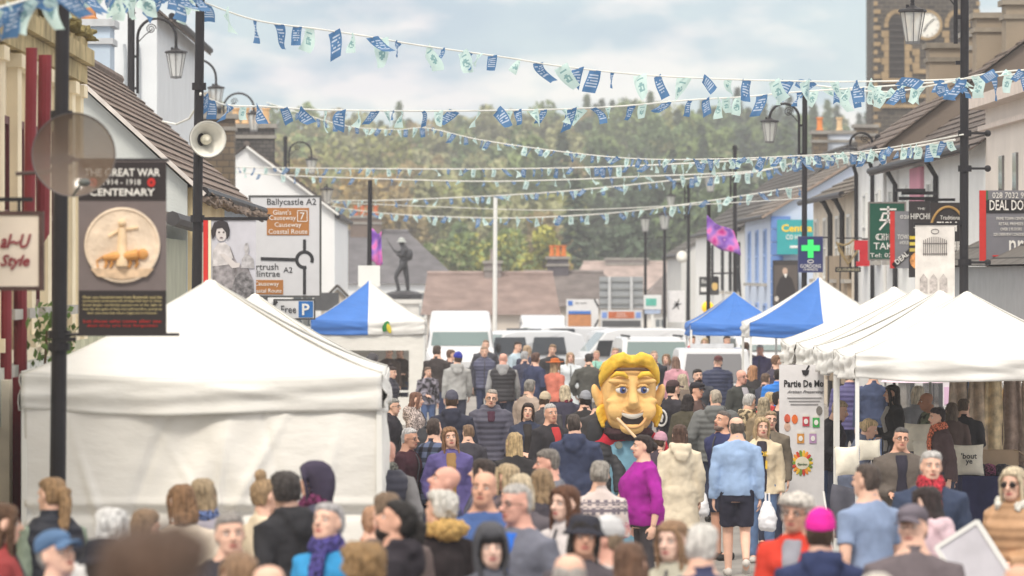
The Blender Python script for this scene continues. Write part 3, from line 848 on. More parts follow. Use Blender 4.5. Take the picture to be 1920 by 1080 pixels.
chimney(t, -2.72, 19.3, 5.6, 7.55, .78, 1.1, render_m((190, 206, 222), .05), 2, (206, 140, 84), (196, 200, 204))
b = MB()
for i in range(150):
    y = -.1 + i * .134; b.box((.22 + random.uniform(-.03, .1), y, 4.35 + random.uniform(-.06, .05)), (random.uniform(.05, .2), random.uniform(.08, .3), .03), 0, Euler((random.uniform(-.3, .3), random.uniform(.2, 1.0), random.uniform(-.5, .5))).to_matrix())
soft(b.build('ragged_eave', slate('slates', (150, 132, 120)), t), .035, 0)
# left: tall white house
t = house('white_house', 'tall white rendered house with slim downpipes behind the slate roof', -6.0, -13, 99, 114, 8.55, 11.4, render_m((226, 230, 234), .05), cat='house', over=.3)
for x in (-.35, -.62): 
    b = MB(); b.tube([(x, -.06, .2), (x, -.06, 7.6), (x - .02, -.06, 7.9)], .028, 6); b.build('downpipe', mat('grey pipe', (170, 176, 182), .6), t)
window(t, -3.4, 0, 5.2, 1.0, 1.6, 'Y'); window(t, -3.4, 0, 2.2, 1.0, 1.6, 'Y')
t = house('stone_cottage', 'cottage with tan stone chimneys and orange pots beyond the white house', -7.1, -12.5, 124, 137, 5.0, 7.0, render_m((196, 180, 160)), (120, 110, 104))
STONE = mat_brick('rubble stone', (140, 122, 100), (110, 98, 86), (90, 84, 78), 'XY', 'Z', .32, .16, .014)
chimney(t, -.3 + X(352, 124) + 7.1, .6, 5, Z(206, 124), .5, .9, STONE, 1, (220, 140, 76)); chimney(t, X(304, 124) + 7.1, 7, 5, Z(212, 124), .5, .9, STONE, 1, (222, 196, 160))
chimney(t, X(395, 124) + 7.1, 3.2, 4.5, Z(216, 124), .9, .9, STONE, 0)
# left: white gable with broad slate-hung stack
t = house('white_gable_house', 'white gable house with broad dark slate-hung chimney stack and four pots', XL, -8.6, 143, 160, 5.1, 7.0, render_m((238, 240, 242), .04), rx=-6.1, over=.1)
chimney(t, X(470, 143.4) - XL, .5, 6.2, Z(240, 143), 1.35, .9, mat_brick('hung slates', (104, 100, 98), (84, 82, 82), (60, 60, 60), 'XY', 'Z', .2, .12, .01), 4, (222, 184, 140))
b = MB(); b.bar((.12, -.15, 5.06), (-2.5, -.15, 7.0), .12, .06); b.build('bargeboard', WHITEM, t)
window(t, -2.2, 0, 4.6, .8, 1.2, 'Y', glass=(130, 136, 140)); window(t, -.9, 0, 2.4, .7, 1.2, 'Y')
t = thing('shop_porch', 'small pitched shop porch with amber sign by the white gable', 'porch', (X(632, 141), 141, 0))
b = MB(); b.prism([(-.45, 0), (.45, 0), (.45, 2.5), (0, 2.95), (-.45, 2.5)], 0, .8); b.build('wall', render_m((214, 206, 196)), t)
b = MB(); b.bar((-.55, .3, 2.48), (0, .3, 3.05), 1.0, .06); b.bar((.55, .3, 2.48), (0, .3, 3.05), 1.0, .06); b.build('roof', slate('slates', (110, 104, 100), 'X'), t)
b = MB(); b.box((.05, -.04, 2.2), (.26, .06, .36)); b.build('amber_sign', mat('amber board', (240, 172, 52), .5), t)
t = thing('dark_shop_sign', 'dark hanging shop board below the amber sign', 'sign', (X(612, 139), 139, 0))
b = MB(); b.box((0, 0, 2.6), (.7, .06, .5)); b.build('board', mat('dark board', (86, 88, 92), .6), t); b = MB(); b.tube([(0, 0, 0), (0, 0, 2.3)], .04, 8); b.build('post', BLACK, t)

# right: parapet building, nearest
t = thing('parapet_building', 'pale stucco building with parapet mouldings and slot windows at the right edge', 'building', (XR, 70, 0))
PALE = render_m((232, 222, 212), .06)
b = MB(); b.box((4, 8, 3.1), (8, 16, 6.2)); b.build('wall', PALE, t)
b = MB(); b.box((3.9, 8, 6.28), (8.4, 16.3, .2)); b.box((3.95, 8, 5.85), (8.16, 16.1, .08)); b.build('parapet_moulding', mat('stucco trim', (222, 208, 198), .85, .1), t)
for y in (11.2, 13.3): 
    b = MB(); b.box((-.01, y, 4.9), (.06, .55, .85)); o = b.build('window', mat_glass('window glass', (110, 108, 108)), t); s_ = MB(); s_.box((-.05, y, 4.43), (.16, .8, .08)); s_.build('sill', mat('stone sill', (176, 172, 166), .85, .1), o)
b = MB(); b.box((-.45, 8, 3.05), (.9, 15.6, .85)); b.build('shop_fascia', mat('grey fascia', (166, 168, 170), .6, .08), t)
b = MB(); b.prism([(-1.05, 3.5), (0, 3.5), (0, 3.95), (-.1, 3.95)], 0, 15.8); b.build('fascia_roof', slate('slates', (122, 118, 114)), t)
b = MB(); b.box((-.25, 8, 1.4), (.5, 15.2, 2.4)); b.build('shop_window', mat_glass('dark shop glass', (52, 54, 58)), t)
for i, y in enumerate((13.4, 14.0, 14.6)):
    b = MB(); b.tube([(-.6, y, 2.0), (-.6, y, 2.62)], .03, 6); b.build('lamp_bracket', WHITEM, t)
# right: white house with drooping eave
t = house('downpipe_house', 'white house with bent black downpipes and overhanging slate eave', XR, 16, 86, 106, 5.64, 8.0, render_m((238, 238, 236), .05), (124, 112, 106), rx=12.5, rows=16, over=.35)
for y in (8.4, 17.2): downpipe(t, 0, y, 5.6, .05, .4)
b = MB(); b.box((-.03, 12.6, 4.7), (.08, 2.4, 1.5)); b.build('pink_panel', render_m((214, 150, 168)), t)
for y in (3.5, 10, 15.5, 18.6): window(t, 0, y, 4.4, 1.0, 1.5, 'X', glass=(150, 156, 160))
for y in (2, 9, 15): b = MB(); b.box((-.04, y, 1.5), (.12, 3.2, 2.3)); b.build('shop_front', mat_glass('dark shop glass', (60, 62, 66)), t)
# right: tall gabled house with brown render
BROWNR = render_m((128, 116, 106), .12)
t = house('brown_gable_house', 'tall house with brown rendered gable and stepped tan chimneys under the clock tower', XR, 16, 106, 114, 6.1, 8.75, BROWNR, (138, 124, 116), rx=12.6, rows=15, over=.25)
TAN = render_m((158, 144, 126), .1)
b = MB(); b.box((-.03, 4, 2.9), (.06, 7.9, 5.8)); b.build('white_front', render_m((240, 240, 238)), t)
downpipe(t, -.06, 2.2, 6.0, .045); downpipe(t, -.06, 6.6, 6.0, .045)
for y in (1.2, 4.6): window(t, -.06, y, 4.4, .9, 1.5, 'X', glass=(140, 146, 150))
chimney(t, X(1770, 111) - XR, 5, 6.4, Z(92, 111), .72, .9, TAN, 0, capc=(132, 124, 112)); chimney(t, X(1858, 109) - XR, 3, 6.6, Z(36, 109), .72, .9, TAN, 0, capc=(150, 140, 126))
chimney(t, X(1915, 107) - XR, 1.2, 6.6, Z(10, 107), .7, .9, TAN, 0, capc=(150, 140, 126)); chimney(t, X(1822, 113) - XR, 7.2, 6.6, Z(70, 113), .34, .9, TAN, 0)
# right: low cream house
t = house('cream_low_house', 'low cream house with wavy slate eave and two black downpipes', XR, 16, 114, 128, 5.28, 7.2, render_m((226, 214, 196), .08), (132, 122, 112), rx=12.6, rows=14, over=.35)
for y in (3.6, 7.4): downpipe(t, 0, y, 5.2, .06, .35)
for y in (2, 5.5, 9.5, 12.5): window(t, 0, y, 4.0, 1.0, 1.5, 'X', glass=(120, 116, 110))
b = MB(); b.box((-.04, 5, 2.3), (.1, 7, 3.0)); b.build('timber_front', mat('weathered timber front', (164, 146, 124), .85, .25, 3, stretch=(1, 4, .5)), t)
# right: blue house with white quoins
BLUE = render_m((206, 218, 238), .04)
t = house('blue_house', 'pale blue house with blue and white quoins and a teal board on its gable', XR, 16, 145, 158.7, 5.13, 7.2, BLUE, (150, 140, 132), rx=12.5, over=.25)
QB = mat('blue quoin paint', (112, 148, 212), .7, .08)
b = MB()
for i in range(13):
    wq = .34 if i % 2 else .55
    b.box((wq / 2 - .02, -.03 + .2, .3 + i * .38), (wq, .46, .36))
b.build('quoins', QB, t)
for y in (3, 7, 11):
    window(t, 0, y, 3.9, 1.1, 1.6, 'X', frame=(150, 178, 226)); window(t, 0, y, 1.6, 1.3, 1.8, 'X', frame=(150, 178, 226))
b = MB(); b.bar((-.3, -.14, 5.0), (3.5, -.14, 7.3), .14, .07); b.build('bargeboard', mat('brown barge', (150, 134, 122), .8), t)
# right: white house beyond
t = house('white_trim_house', 'white house with black window trims beyond the blue one', XR, 16, 159, 192, 4.9, 7.4, render_m((240, 240, 238), .04), (104, 100, 98), rx=12.5)
for y in (3, 8, 13, 20): window(t, 0, y, 3.6, 1.2, 1.6, 'X', frame=(52, 52, 56)); window(t, 0, y, 1.4, 1.3, 1.7, 'X', frame=(52, 52, 56))
chimney(t, X(1537, 175) - XR, 16, 6.6, Z(252, 175), .5, .9, STONE, 1, (222, 138, 80)); chimney(t, X(1574, 176) - XR, 17, 6.6, Z(252, 176), .95, .9, render_m((206, 214, 226)), 1, (220, 190, 150)); chimney(t, X(1622, 178) - XR, 19, 6.4, Z(240, 178), .75, .9, STONE, 0)
t = house('grey_far_house', 'pale grey gable behind the purple flag on the right side', XR - .2, 15, 200, 214, 4.2, 6.2, render_m((206, 206, 204), .05), (120, 116, 112))

# clock tower
t = thing('clock_tower', 'dark stone church tower with white clock and sandstone dressings', 'tower', (X(1738, 235), 235, 0))
TW = 4.9
DST = mat_brick('dark whinstone', (92, 86, 80), (70, 66, 64), (120, 112, 100), 'XY', 'Z', .42, .2, .016)
SAND = mat('sandstone', (158, 136, 104), .9, .18, 3, .3, 20)
b = MB(); b.box((0, TW / 2, 9), (TW, TW, 18)); b.build('shaft', DST, t)
def dress(z0, z1, cx, w_, y=-.03, arch=True):
    d_ = MB(); n = int((z1 - z0) / .32)
    for s in (-1, 1):
        for i in range(n): d_.box((cx + s * (w_ / 2 + (.11 if i % 2 else .17)), y, z0 + (i + .5) * .32), (.22 if i % 2 else .34, .1, .3))
    if arch:
        for i in range(9):
            a_ = math.pi * i / 8; d_.box((cx + (w_ / 2 + .12) * math.cos(a_), y, z1 + (w_ / 2 + .25) * math.sin(a_)), (.2, .1, .22), 0, Euler((0, -a_, 0)).to_matrix())
    d_.box((cx, y - .003, z0 - .1), (w_ + .6, .12, .2))
    return d_
zt = Z(95, 235)
for cx in (-1.42, 1.42):
    o = dress(zt - 1.3, zt + 1.2, cx, .75).build('window_dressing', SAND, t)
    l = MB(); l.box((cx, -.005, zt + .1), (.75, .05, 2.9))
    for i in range(9): l.box((cx, -.05, zt - 1.15 + i * .3), (.7, .08, .05), 1)
    l.build('louvre', [mat('dark louvre', (58, 54, 52), .9), mat('slate louvre', (84, 80, 78), .9)], o)
o = MB(); cz = Z(47, 235)
o.lathe([(.6, -.10), (.6, -.03), (.0, -.03)], (0, 0, cz), 32, 0, 'Y'); 
for i in range(12):
    a_ = i * math.pi / 6; o.bar((.46 * math.sin(a_), -.105, cz + .46 * math.cos(a_)), (.54 * math.sin(a_), -.105, cz + .54 * math.cos(a_)), .02, .035, 1)
o = o.build('clock_face', [mat('white clock face', (232, 230, 222), .5, .03), BLACK], t)
k = MB(); k.lathe([(.58, -.14), (.72, -.14), (.72, 0), (.58, 0)], (0, 0, cz), 32, 0, 'Y', cap=False); k.build('clock_rim', SAND, o)
k = MB(); k.bar((.02, -.118, cz + .02), (-.16, -.118, cz - .3), .03, .06); k.build('clock_hand', BLACK, o); k = MB()
k.bar((-.02, -.115, cz - .03), (.34, -.115, cz + .3), .03, .05); k.build('clock_hand', BLACK, o)
d_ = MB()
for s in (-1, 1):
    for i in range(40): 
        q = .16 if i % 2 else .3; d_.box((s * (TW / 2 - q / 2 + .03), -.03 + .15, 2 + i * .38), (q, .4, .2))
for z in (zt - 2.6, Z(180, 235)): d_.box((0, -.05, z), (TW + .1, .2, .16))
d_.build('quoins', SAND, t)
o = dress(Z(130, 235), Z(100, 235) + .3, .1, .9, arch=False).build('panel_dressing', SAND, t)
b = MB(); b.box((-TW / 2 + .2, 1, Z(240, 235)), (.5, .5, 8)); b.build('buttress', DST, t)

# far houses across the end of the street
def cross_house(name, label, px0, px1, d, eave, ridge, depth, wall, roofc, hip0=0, hip1=0, wins=(), base=0):
    x0, x1 = X(px0, d), X(px1, d)
    t = thing(name, label, 'house', ((x0 + x1) / 2, d, base)); w_ = (x1 - x0) / 2
    b = MB(); b.box((0, depth / 2, eave / 2), (2 * w_, depth, eave)); b.build('wall', wall, t)
    b = MB(); o = .25
    roof_courses(b, (-w_ - o, -o, eave - .1), (w_ + o, -o, eave - .1), (-w_ + hip0, depth / 2, ridge), (w_ - hip1, depth / 2, ridge), 26, .03)
    roof_courses(b, (-w_ - o, depth + o, eave - .1), (w_ + o, depth + o, eave - .1), (-w_ + hip0, depth / 2, ridge), (w_ - hip1, depth / 2, ridge), 26, .03)
    for s, hp_ in ((-1, hip0), (1, hip1)):
        xx = s * (w_ + (o if hp_ else 0)); b.add([(xx, -o, eave - .1), (xx, depth + o, eave - .1), (s * (w_ - hp_), depth / 2, ridge)], [(0, 1, 2)])
    b.tube([(-w_ + hip0, depth / 2, ridge + .03), (w_ - hip1, depth / 2, ridge + .03)], .12, 6)
    b.build('roof', mat('far roof', roofc, .85, .22, 1.6, .3, 14, stretch=(1, .5, 2.5)), t)
    for wx, wz, ww, wh in wins: window(t, wx, 0, wz, ww, wh, 'Y', glass=(110, 118, 124))
    return t
PINKR, GRR = (150, 132, 126), (112, 108, 110)
t = cross_house('far_white_house', 'far white house with grey hipped roof behind the soldier statue', 540, 858, 240, 3.0, 5.4, 7, render_m((236, 238, 240), .04), (112, 110, 114), 0, 2.4, [(1.0, 1.9, .5, 1.3), (2.3, 1.9, .5, 1.3), (3.4, 1.9, .5, 1.3), (-1.5, 1.9, .6, 1.3)])
chimney(t, -.4, 3.5, 4.8, 6.1, 1.5, .8, mat('brown stack', (120, 106, 98), .9), 4, (206, 112, 64))
t = cross_house('far_brown_house', 'far long low building with brown-pink roof behind the white van', 800, 1040, 205, 1.8, 3.35, 7, render_m((206, 196, 186)), PINKR, 0, 0)
chimney(t, 1.6 - 1.5, 3.5, 2.8, Z(494, 208), .7, .7, mat('grey stack', (138, 130, 128), .9), 1, (150, 140, 136))
t = cross_house('far_hip_house', 'far grey-roofed house with dark stack and orange pots', 930, 1190, 212, 2.1, 3.4, 8, render_m((214, 206, 196)), (128, 120, 118), 1.2, 1.2)
chimney(t, X(1046, 216) - X(1060, 212), 4, 2.6, Z(486, 216), .9, .7, mat('dark stack', (96, 92, 98), .9), 3, (212, 122, 64))
t = cross_house('far_pink_roof', 'far building with pale pink roof at the foot of the wood', 1080, 1330, 285, 2.6, 4.0, 8, render_m((226, 216, 200)), (176, 160, 154), .5, 0)
chimney(t, X(1175, 289) - X(1205, 285), 4, 3.2, 4.2, 2.4, .8, mat('grey stack', (138, 130, 128), .9), 0)
t = cross_house('far_hall', 'far low hall with dark hipped roof and white walls behind the lamp posts', 1195, 1330, 232, 1.7, 3.3, 6, render_m((232, 228, 222)), (130, 122, 120), 1.3, .4, [(-.6, .9, .6, .9), (.8, .9, .6, .9)])

# ------------------------------------------------------------------ hill and wood
def hz(x, y):
    u = max(0, min(1, (y - 325) / 420.0)); u = u * u * (3 - 2 * u)
    px = CX + x * F / max(y, 1)
    k = 1.0 + .08 * math.sin(px / 160) - .00010 * (px - 900)
    return 18.5 * u * k
b = MB(); b.grid(lambda u, v: ((u - .5) * 420, 320 + v * 900, hz((u - .5) * 420, 320 + v * 900) + (.0 if v else -.3)), 40, 40)
tag(b.build('hill', mat('rough grass', (92, 98, 66), .95, .25, .05), smooth=True), kind='structure')
def leaves_np(cen, rad, n, size, lumps, rs):
    """leaf cards spread through lumps of a crown -> (n,4,3) array"""
    lc = rs.normal(size=(lumps, 3)); lc /= np.linalg.norm(lc, axis=1)[:, None]
    lc *= rs.uniform(.35, .85, (lumps, 1)) * np.array(rad)
    lr = rs.uniform(.24, .42, lumps) * min(rad[0], rad[2])
    k = rs.integers(0, lumps, n)
    p = rs.normal(size=(n, 3)); p /= np.linalg.norm(p, axis=1)[:, None]
    c = lc[k] + p * (lr[k] * rs.uniform(.5, 1, n) ** .5)[:, None] + np.array(cen)
    a = rs.normal(size=(n, 3)); a /= np.linalg.norm(a, axis=1)[:, None]
    d = np.cross(a, rs.normal(size=(n, 3))); d /= np.linalg.norm(d, axis=1)[:, None]
    s = (size * rs.uniform(.6, 1.3, n))[:, None]
    return np.stack([c - a * s, c - d * s * .6, c + a * s, c + d * s * .6], 1)
def conifer_np(base, h, r, n, size, rs):
    z = rs.uniform(.06, 1, n) ** .8
    rr = r * (1 - z) * (0.75 + .35 * np.abs(np.sin(z * 38))) + .1
    a = rs.uniform(0, 6.283, n); q = rs.uniform(.25, 1, n) ** .5
    c = np.stack([rr * q * np.cos(a), rr * q * np.sin(a), z * h - rr * q * .25], 1) + np.array(base)
    out = np.stack([np.cos(a), np.sin(a), -.35 * np.ones(n)], 1) * size
    sd = np.stack([-np.sin(a), np.cos(a), rs.normal(0, .3, n)], 1) * size * .5
    return np.stack([c - out, c - sd, c + out, c + sd], 1)
def leaf_obj(name, arr, mats, idx, parent=None):
    n = len(arr); me = bpy.data.meshes.new(name)
    me.vertices.add(n * 4); me.vertices.foreach_set('co', arr.reshape(-1).astype(np.float32))
    me.loops.add(n * 4); me.loops.foreach_set('vertex_index', np.arange(n * 4, dtype=np.int32))
    me.polygons.add(n); me.polygons.foreach_set('loop_start', np.arange(0, n * 4, 4, dtype=np.int32))
    for q in mats: me.materials.append(q)
    me.polygons.foreach_set('material_index', np.asarray(idx, dtype=np.int32))
    me.update(calc_edges=True); me.validate()
    o = bpy.data.objects.new(name, me); COL.objects.link(o)
    if parent is not None: o.parent = parent
    return o
def leafm(rgb): return mat('foliage', rgb, .8, .3, .35, spec=.1)
LM = [leafm(c) for c in ((158, 142, 104), (148, 150, 96), (104, 122, 84), (126, 142, 92), (176, 174, 92), (84, 100, 80), (172, 148, 100), (158, 158, 118))]
rs = np.random.default_rng(5)
parts_, ids = [], []
for i in range(330):
    y = rs.uniform(0, 1) ** .8 * 400 + 345
    px = rs.uniform(380, 1720)
    x = X(px, y); z = hz(x, y)
    hgt = rs.uniform(5.5, 9.5) * (1.08 if y > 650 else 1)
    if px > 1090 and y < 560: pal = [5, 2, 2, 3, 5]
    elif px > 1090: pal = [2, 3, 7, 3, 5, 1]
    elif px > 830: pal = [3, 7, 1, 2, 7, 0]
    else: pal = [0, 1, 6, 1, 7, 0, 3]
    ci = pal[rs.integers(0, len(pal))]
    if (px > 1050 and rs.random() < .35) or (y > 640 and rs.random() < .12):
        a = conifer_np((x, y, z), hgt * 1.15, hgt * .24, 420, .55, rs); ci = 5 if rs.random() < .7 else 2
    else:
        r = hgt * rs.uniform(.3, .45)
        a = leaves_np((x, y, z + hgt * .58), (r, r, hgt * .46), 900, .4, 11, rs)
    parts_.append(a); ids.append(np.where(rs.random(len(a)) < .93, ci, pal[0]))
wood = leaf_obj('wood', np.concatenate(parts_), LM, np.concatenate(ids)); tag(wood, 'hazy mixed autumn wood covering the hillside beyond the roofs', 'wood', kind='stuff')
def tree(name, label, px, pyt, d, r, ci, n=1500, size=.28, con=False, group='trees at the foot of the hill'):
    x = X(px, d); z0 = hz(x, d); h = Z(pyt, d) - z0
    t = thing(name, label, 'tree', (x, d, z0), 0, group)
    b = MB(); b.tube([(0, 0, -.3), (.05, 0, h * .3), (-.05, .05, h * .6), (0, 0, h * .85)], [h * .03, h * .024, h * .016, .03], 8)
    if not con:
        for k in range(7):
            a = k * 2.4; zz = h * (.3 + .06 * k); b.tube([(0, 0, zz), (r * .35 * math.cos(a), r * .35 * math.sin(a), zz + h * .12), (r * .7 * math.cos(a), r * .7 * math.sin(a), zz + h * .2)], [h * .012, h * .008, .02], 6)
    b.build('trunk', mat('bark', (104, 88, 72), .9, .25), t)
    arr = conifer_np((0, 0, 0), h, r, n, size * 1.4, rs) if con else leaves_np((0, 0, h * .58), (r, r, h * .44), n, size, 18, rs)
    leaf_obj('crown', arr, [LM[ci[0]], LM[ci[1]]], rs.random(len(arr)) < .3, t)
tree('broadleaf_tree', 'yellow-green autumn tree with rounded crown above the far dark chimney', 1020, 424, 300, 2.1, (4, 3), 2400, .2)
tree('broadleaf_tree', 'broad olive-green tree behind the flagpole', 900, 402, 310, 3.4, (3, 4), 3000, .22)
tree('broadleaf_tree', 'pale green tree right of the soldier statue', 830, 440, 306, 1.7, (3, 7), 1800, .2)
tree('broadleaf_tree', 'large russet tree above the white gable house', 690, 330, 330, 3.3, (0, 6), 3000, .26)
tree('broadleaf_tree', 'rust-brown tree left of the white gable chimney', 560, 280, 350, 3.0, (0, 1), 2600, .26)
tree('broadleaf_tree', 'orange-tinged small tree above the pink far roof', 1052, 470, 296, 1.0, (6, 4), 900, .16)
for px, py, lab in ((1192, 196, 'tallest thin conifer on the skyline near the middle'), (1310, 215, 'slim conifer spike on the skyline right of the tallest'), (1402, 203, 'conifer spike on the skyline just left of a lamp bracket'), (1352, 206, 'conifer spike midway between two others on the skyline'), (906, 198, 'lone conifer on the skyline above the flagpole'), (1262, 236, 'short conifer on the skyline between taller spikes')):
    tree('conifer_tree', lab, px, py, 735, 2.6, (5, 2), 700, .42, True, 'conifers on the skyline')
# ------------------------------------------------------------------ market tents
def fabric(rgb, name='tent fabric'): return mat(name, rgb, .6, .05, 2.5, .5, 4.5, spec=.2, stretch=(1, 1, 2.2))
TWHITE, TBLUE = fabric((228, 227, 224)), fabric((70, 122, 200))
def canopy(name, label, cx, cy, wx, wy, eave, peak, val, mats4, rz=0, z0=0, walls=(), legs=True, group=None, valm=None, flat=.3, wavy=.02, nlegm=None):
    """pop-up canopy: four sagging roof panels, four valances, legs; mats4 = front, right, back, left"""
    t = thing(name, label, 'tent', (cx, cy, z0), rz, group)
    hx, hy = wx / 2, wy / 2
    cs = [(-hx, -hy), (hx, -hy), (hx, hy), (-hx, hy)]
    rd = random.Random(int(cx * 100) + int(cy * 10))
    ph = rd.uniform(0, 6)
    for i in range(4):
        a, b_ = cs[i], cs[(i + 1) % 4]
        def fn(u, v, a=a, b_=b_):
            ex, ey = a[0] + (b_[0] - a[0]) * u, a[1] + (b_[1] - a[1]) * u
            k = 1 - v
            z = eave + (peak - eave) * (v ** 1.22) - .07 * math.sin(math.pi * v) * math.sin(math.pi * u) - .05 * math.sin(math.pi * u) * (1 - v) ** 3
            z += .014 * math.sin(9 * u + ph) * math.sin(math.pi * v) + .02 * math.exp(-((u - .35 - .1 * v) / .02) ** 2) * (1 - v) * v * 3 - .02 * math.exp(-((u - .68 + .08 * v) / .025) ** 2) * (1 - v) * v * 3
            w_ = max(k, .02)
            return (ex * w_, ey * w_, z)
        g = MB(); g.grid(fn, 44, 18); g.build('roof_panel', mats4[i], t, smooth=True, solid=.012)
        def fv(u, v, a=a, b_=b_, i=i):
            ex, ey = a[0] + (b_[0] - a[0]) * u, a[1] + (b_[1] - a[1]) * u
            n = (0, -1), (1, 0), (0, 1), (-1, 0)
            wv = wavy * math.sin(u * (23 if wavy > .03 else 11) + ph + i) * v + .012 * math.sin(u * 31 + ph) * v + .01 + .018 * math.sin(v * 9 + u * 5 + ph) * math.sin(math.pi * v) + .02 * math.exp(-((v - .4 - .25 * math.sin(u * 7 + ph)) / .1) ** 2)
            z = eave - .05 * math.sin(math.pi * u) - .0 - val * v + .012 * math.sin(u * 9 + ph) * v
            return (ex + n[i][0] * wv, ey + n[i][1] * wv, z)
        g = MB(); g.grid(fv, 60, 10); g.build('valance', (valm or mats4)[i], t, smooth=True, solid=.008)
    for x, y in cs:
        b = MB(); b.tube([(x * (1 - v), y * (1 - v), eave + (peak - eave) * v ** 1.22 + .008) for v in np.linspace(0, 1, 12)], .009, 5); b.build('hem_tape', mat('seam tape', (204, 203, 198), .7), t)
    if legs:
        for x, y in cs:
            b = MB(); b.box((x * .985, y * .985, (eave - .05) / 2), (.045, .045, eave - .05)); b.box((x * .985, y * .985, .01), (.12, .12, .02)); b.build('leg', nlegm or WHITEM, t)
    fr = MB()
    for i in range(4):
        a, b_ = cs[i], cs[(i + 1) % 4]; fr.bar((a[0] * .97, a[1] * .97, eave - .12), (b_[0] * .97, b_[1] * .97, eave - .12), .03, .03)
        fr.bar((a[0] * .96, a[1] * .96, eave - .06), (0, 0, peak - .12), .025, .025)
    fr.build('frame', GREYM, t)
    for i in walls:
        a, b_ = cs[i], cs[(i + 1) % 4]
        def fw(u, v, a=a, b_=b_, i=i):
            ex, ey = a[0] + (b_[0] - a[0]) * u, a[1] + (b_[1] - a[1]) * u
            dsp = .035 * math.sin(u * 8 + 3 * v * (u - .5) + ph) * (.4 + v) + .05 * math.exp(-((u - .55 + .55 * (v - .2)) / .06) ** 2) - .05 * math.exp(-((u - .42 + .5 * (v - .3)) / .09) ** 2) + .03 * math.exp(-((u - .62 - .3 * (v - .4)) / .05) ** 2) + .015 * math.sin(v * 14 + u * 5)
            for (c0, sl, wd, am) in ((.18, .25, .012, .05), (.33, -.3, .016, -.045), (.47, .5, .012, .05), (.63, -.45, .014, .05), (.72, .2, .012, -.045), (.85, -.2, .014, .05), (.55, -.12, .01, .04)): dsp += am * math.exp(-((u - c0 - sl * (v - .35)) / wd) ** 2) * min(1, 3 * v) * (.6 + .4 * math.sin(7 * v + c0 * 20))
            dsp += .03 * math.exp(-((v - .42) / .012) ** 2) - .05 * math.exp(-((v - .45) / .02) ** 2)
            n = ((0, -1), (1, 0), (0, 1), (-1, 0))[i]
            return (ex * .98 + n[0] * dsp, ey * .98 + n[1] * dsp, (eave - .1) * (1 - v) + .02)
        g = MB(); g.grid(fw, 110, 80); g.build('side_wall', fabric((236, 234, 230), 'wall fabric'), t, smooth=True, solid=.006)
    return t
W4 = [TWHITE] * 4
dL = 42.0
canopy('market_tent', 'big white market tent with closed front wall behind the near black lamp post', (X(40, dL) + X(716, dL)) / 2, dL + 1.5, X(716, dL) - X(40, dL), 3.0, Z(700, dL), Z(526, 43.5), .3, W4, walls=(0, 1, 3), group='white market tents')
canopy('market_tent', 'white market tent whose peak rises right behind the big closed one', X(478, 53), 53, 2.66, 3.0, 2.36, Z(552, 53), .26, W4, walls=(2,), group='white market tents')
BW = [TBLUE, TWHITE, TBLUE, TWHITE]
# blue and white tent on the left: its corner points at us
dS = 113.0; sS = F / dS
xs0, xs1, xsc = X(582, dS), X(797, dS), X(690, dS - 1)
t = canopy('striped_tent', 'blue and white market tent with a green leaf logo and window wall', X(692, dS), dS, 1.55, 1.62, Z(600, dS), Z(527, dS), .28, BW, rz=0, legs=True, nlegm=WHITEM) if False else None
def half_canopy(name, label, cx, cy, w, d_, eave, peak, val, left_m, right_m, group=None):
    """canopy whose front has two colour panels meeting at its middle seam"""
    t = canopy(name, label, cx, cy, w, d_, eave, peak, val, [right_m] * 4, group=group)
    # recut the front panel: left half in the other colour
    for kind in ('roof_panel', 'valance'):
        o = min((q for q in t.children if q.name.startswith(kind)), key=lambda q: sum(v.co.y for v in q.data.vertices) / len(q.data.vertices))
        o.data.materials.append(left_m)
        for p in o.data.polygons:
            if p.center.x < 0: p.material_index = 1
    return t
t = half_canopy('striped_tent', 'blue and white market tent with green leaf logo and a window wall', X(690, dS - 1.2), dS, X(797, dS - 1.2) - X(583, dS - 1.2), 2.5, Z(600, dS - 1.2), Z(527, dS), .3, TBLUE, TWHITE)
w_ = (X(797, dS - 1.2) - X(583, dS - 1.2)) / 2
b = MB()
for (x0, x1, z0_, z1_) in ((-w_ + .02, -w_ + .5, 0, 2.0), (w_ - .36, w_ - .02, 0, 2.0), (-w_ + .5, w_ - .36, 1.66, 2.0), (-w_ + .5, w_ - .36, 0, .62)):
    b.box(((x0 + x1) / 2, -1.22, (z0_ + z1_) / 2), (x1 - x0, .015, z1_ - z0_))
b.build('side_wall', fabric((236, 234, 228), 'wall fabric'), t)
b = MB(); b.box((0, 1.2, 1), (2 * w_ - .1, .015, 2.0)); b.build('back_wall', fabric((226, 222, 214), 'wall fabric'), t)
b = MB(); b.ball((.4, -1.3, Z(612, dS - 1.2)), (.07, .012, .13), 0, 12, 8, Euler((0, .4, 0)).to_matrix()); b.ball((.47, -1.31, Z(616, dS - 1.2)), (.05, .012, .11), 1, 12, 8, Euler((0, -.3, 0)).to_matrix())
b.build('leaf_logo', [mat('leaf green', (40, 130, 62), .6), mat('leaf yellow', (226, 206, 60), .6)], t)
t = thing('stall_table', 'small folding table inside the striped tent', 'table', (X(752, 112), 112.2, 0))
b = MB(); b.box((0, 0, .74), (1.0, .6, .04)); b.build('tabletop', WHITEM, t)
for x in (-.45, .45):
    for y in (-.25, .25): b = MB(); b.tube([(x, y, 0), (x, y, .72)], .015, 6); b.build('leg', GREYM, t)
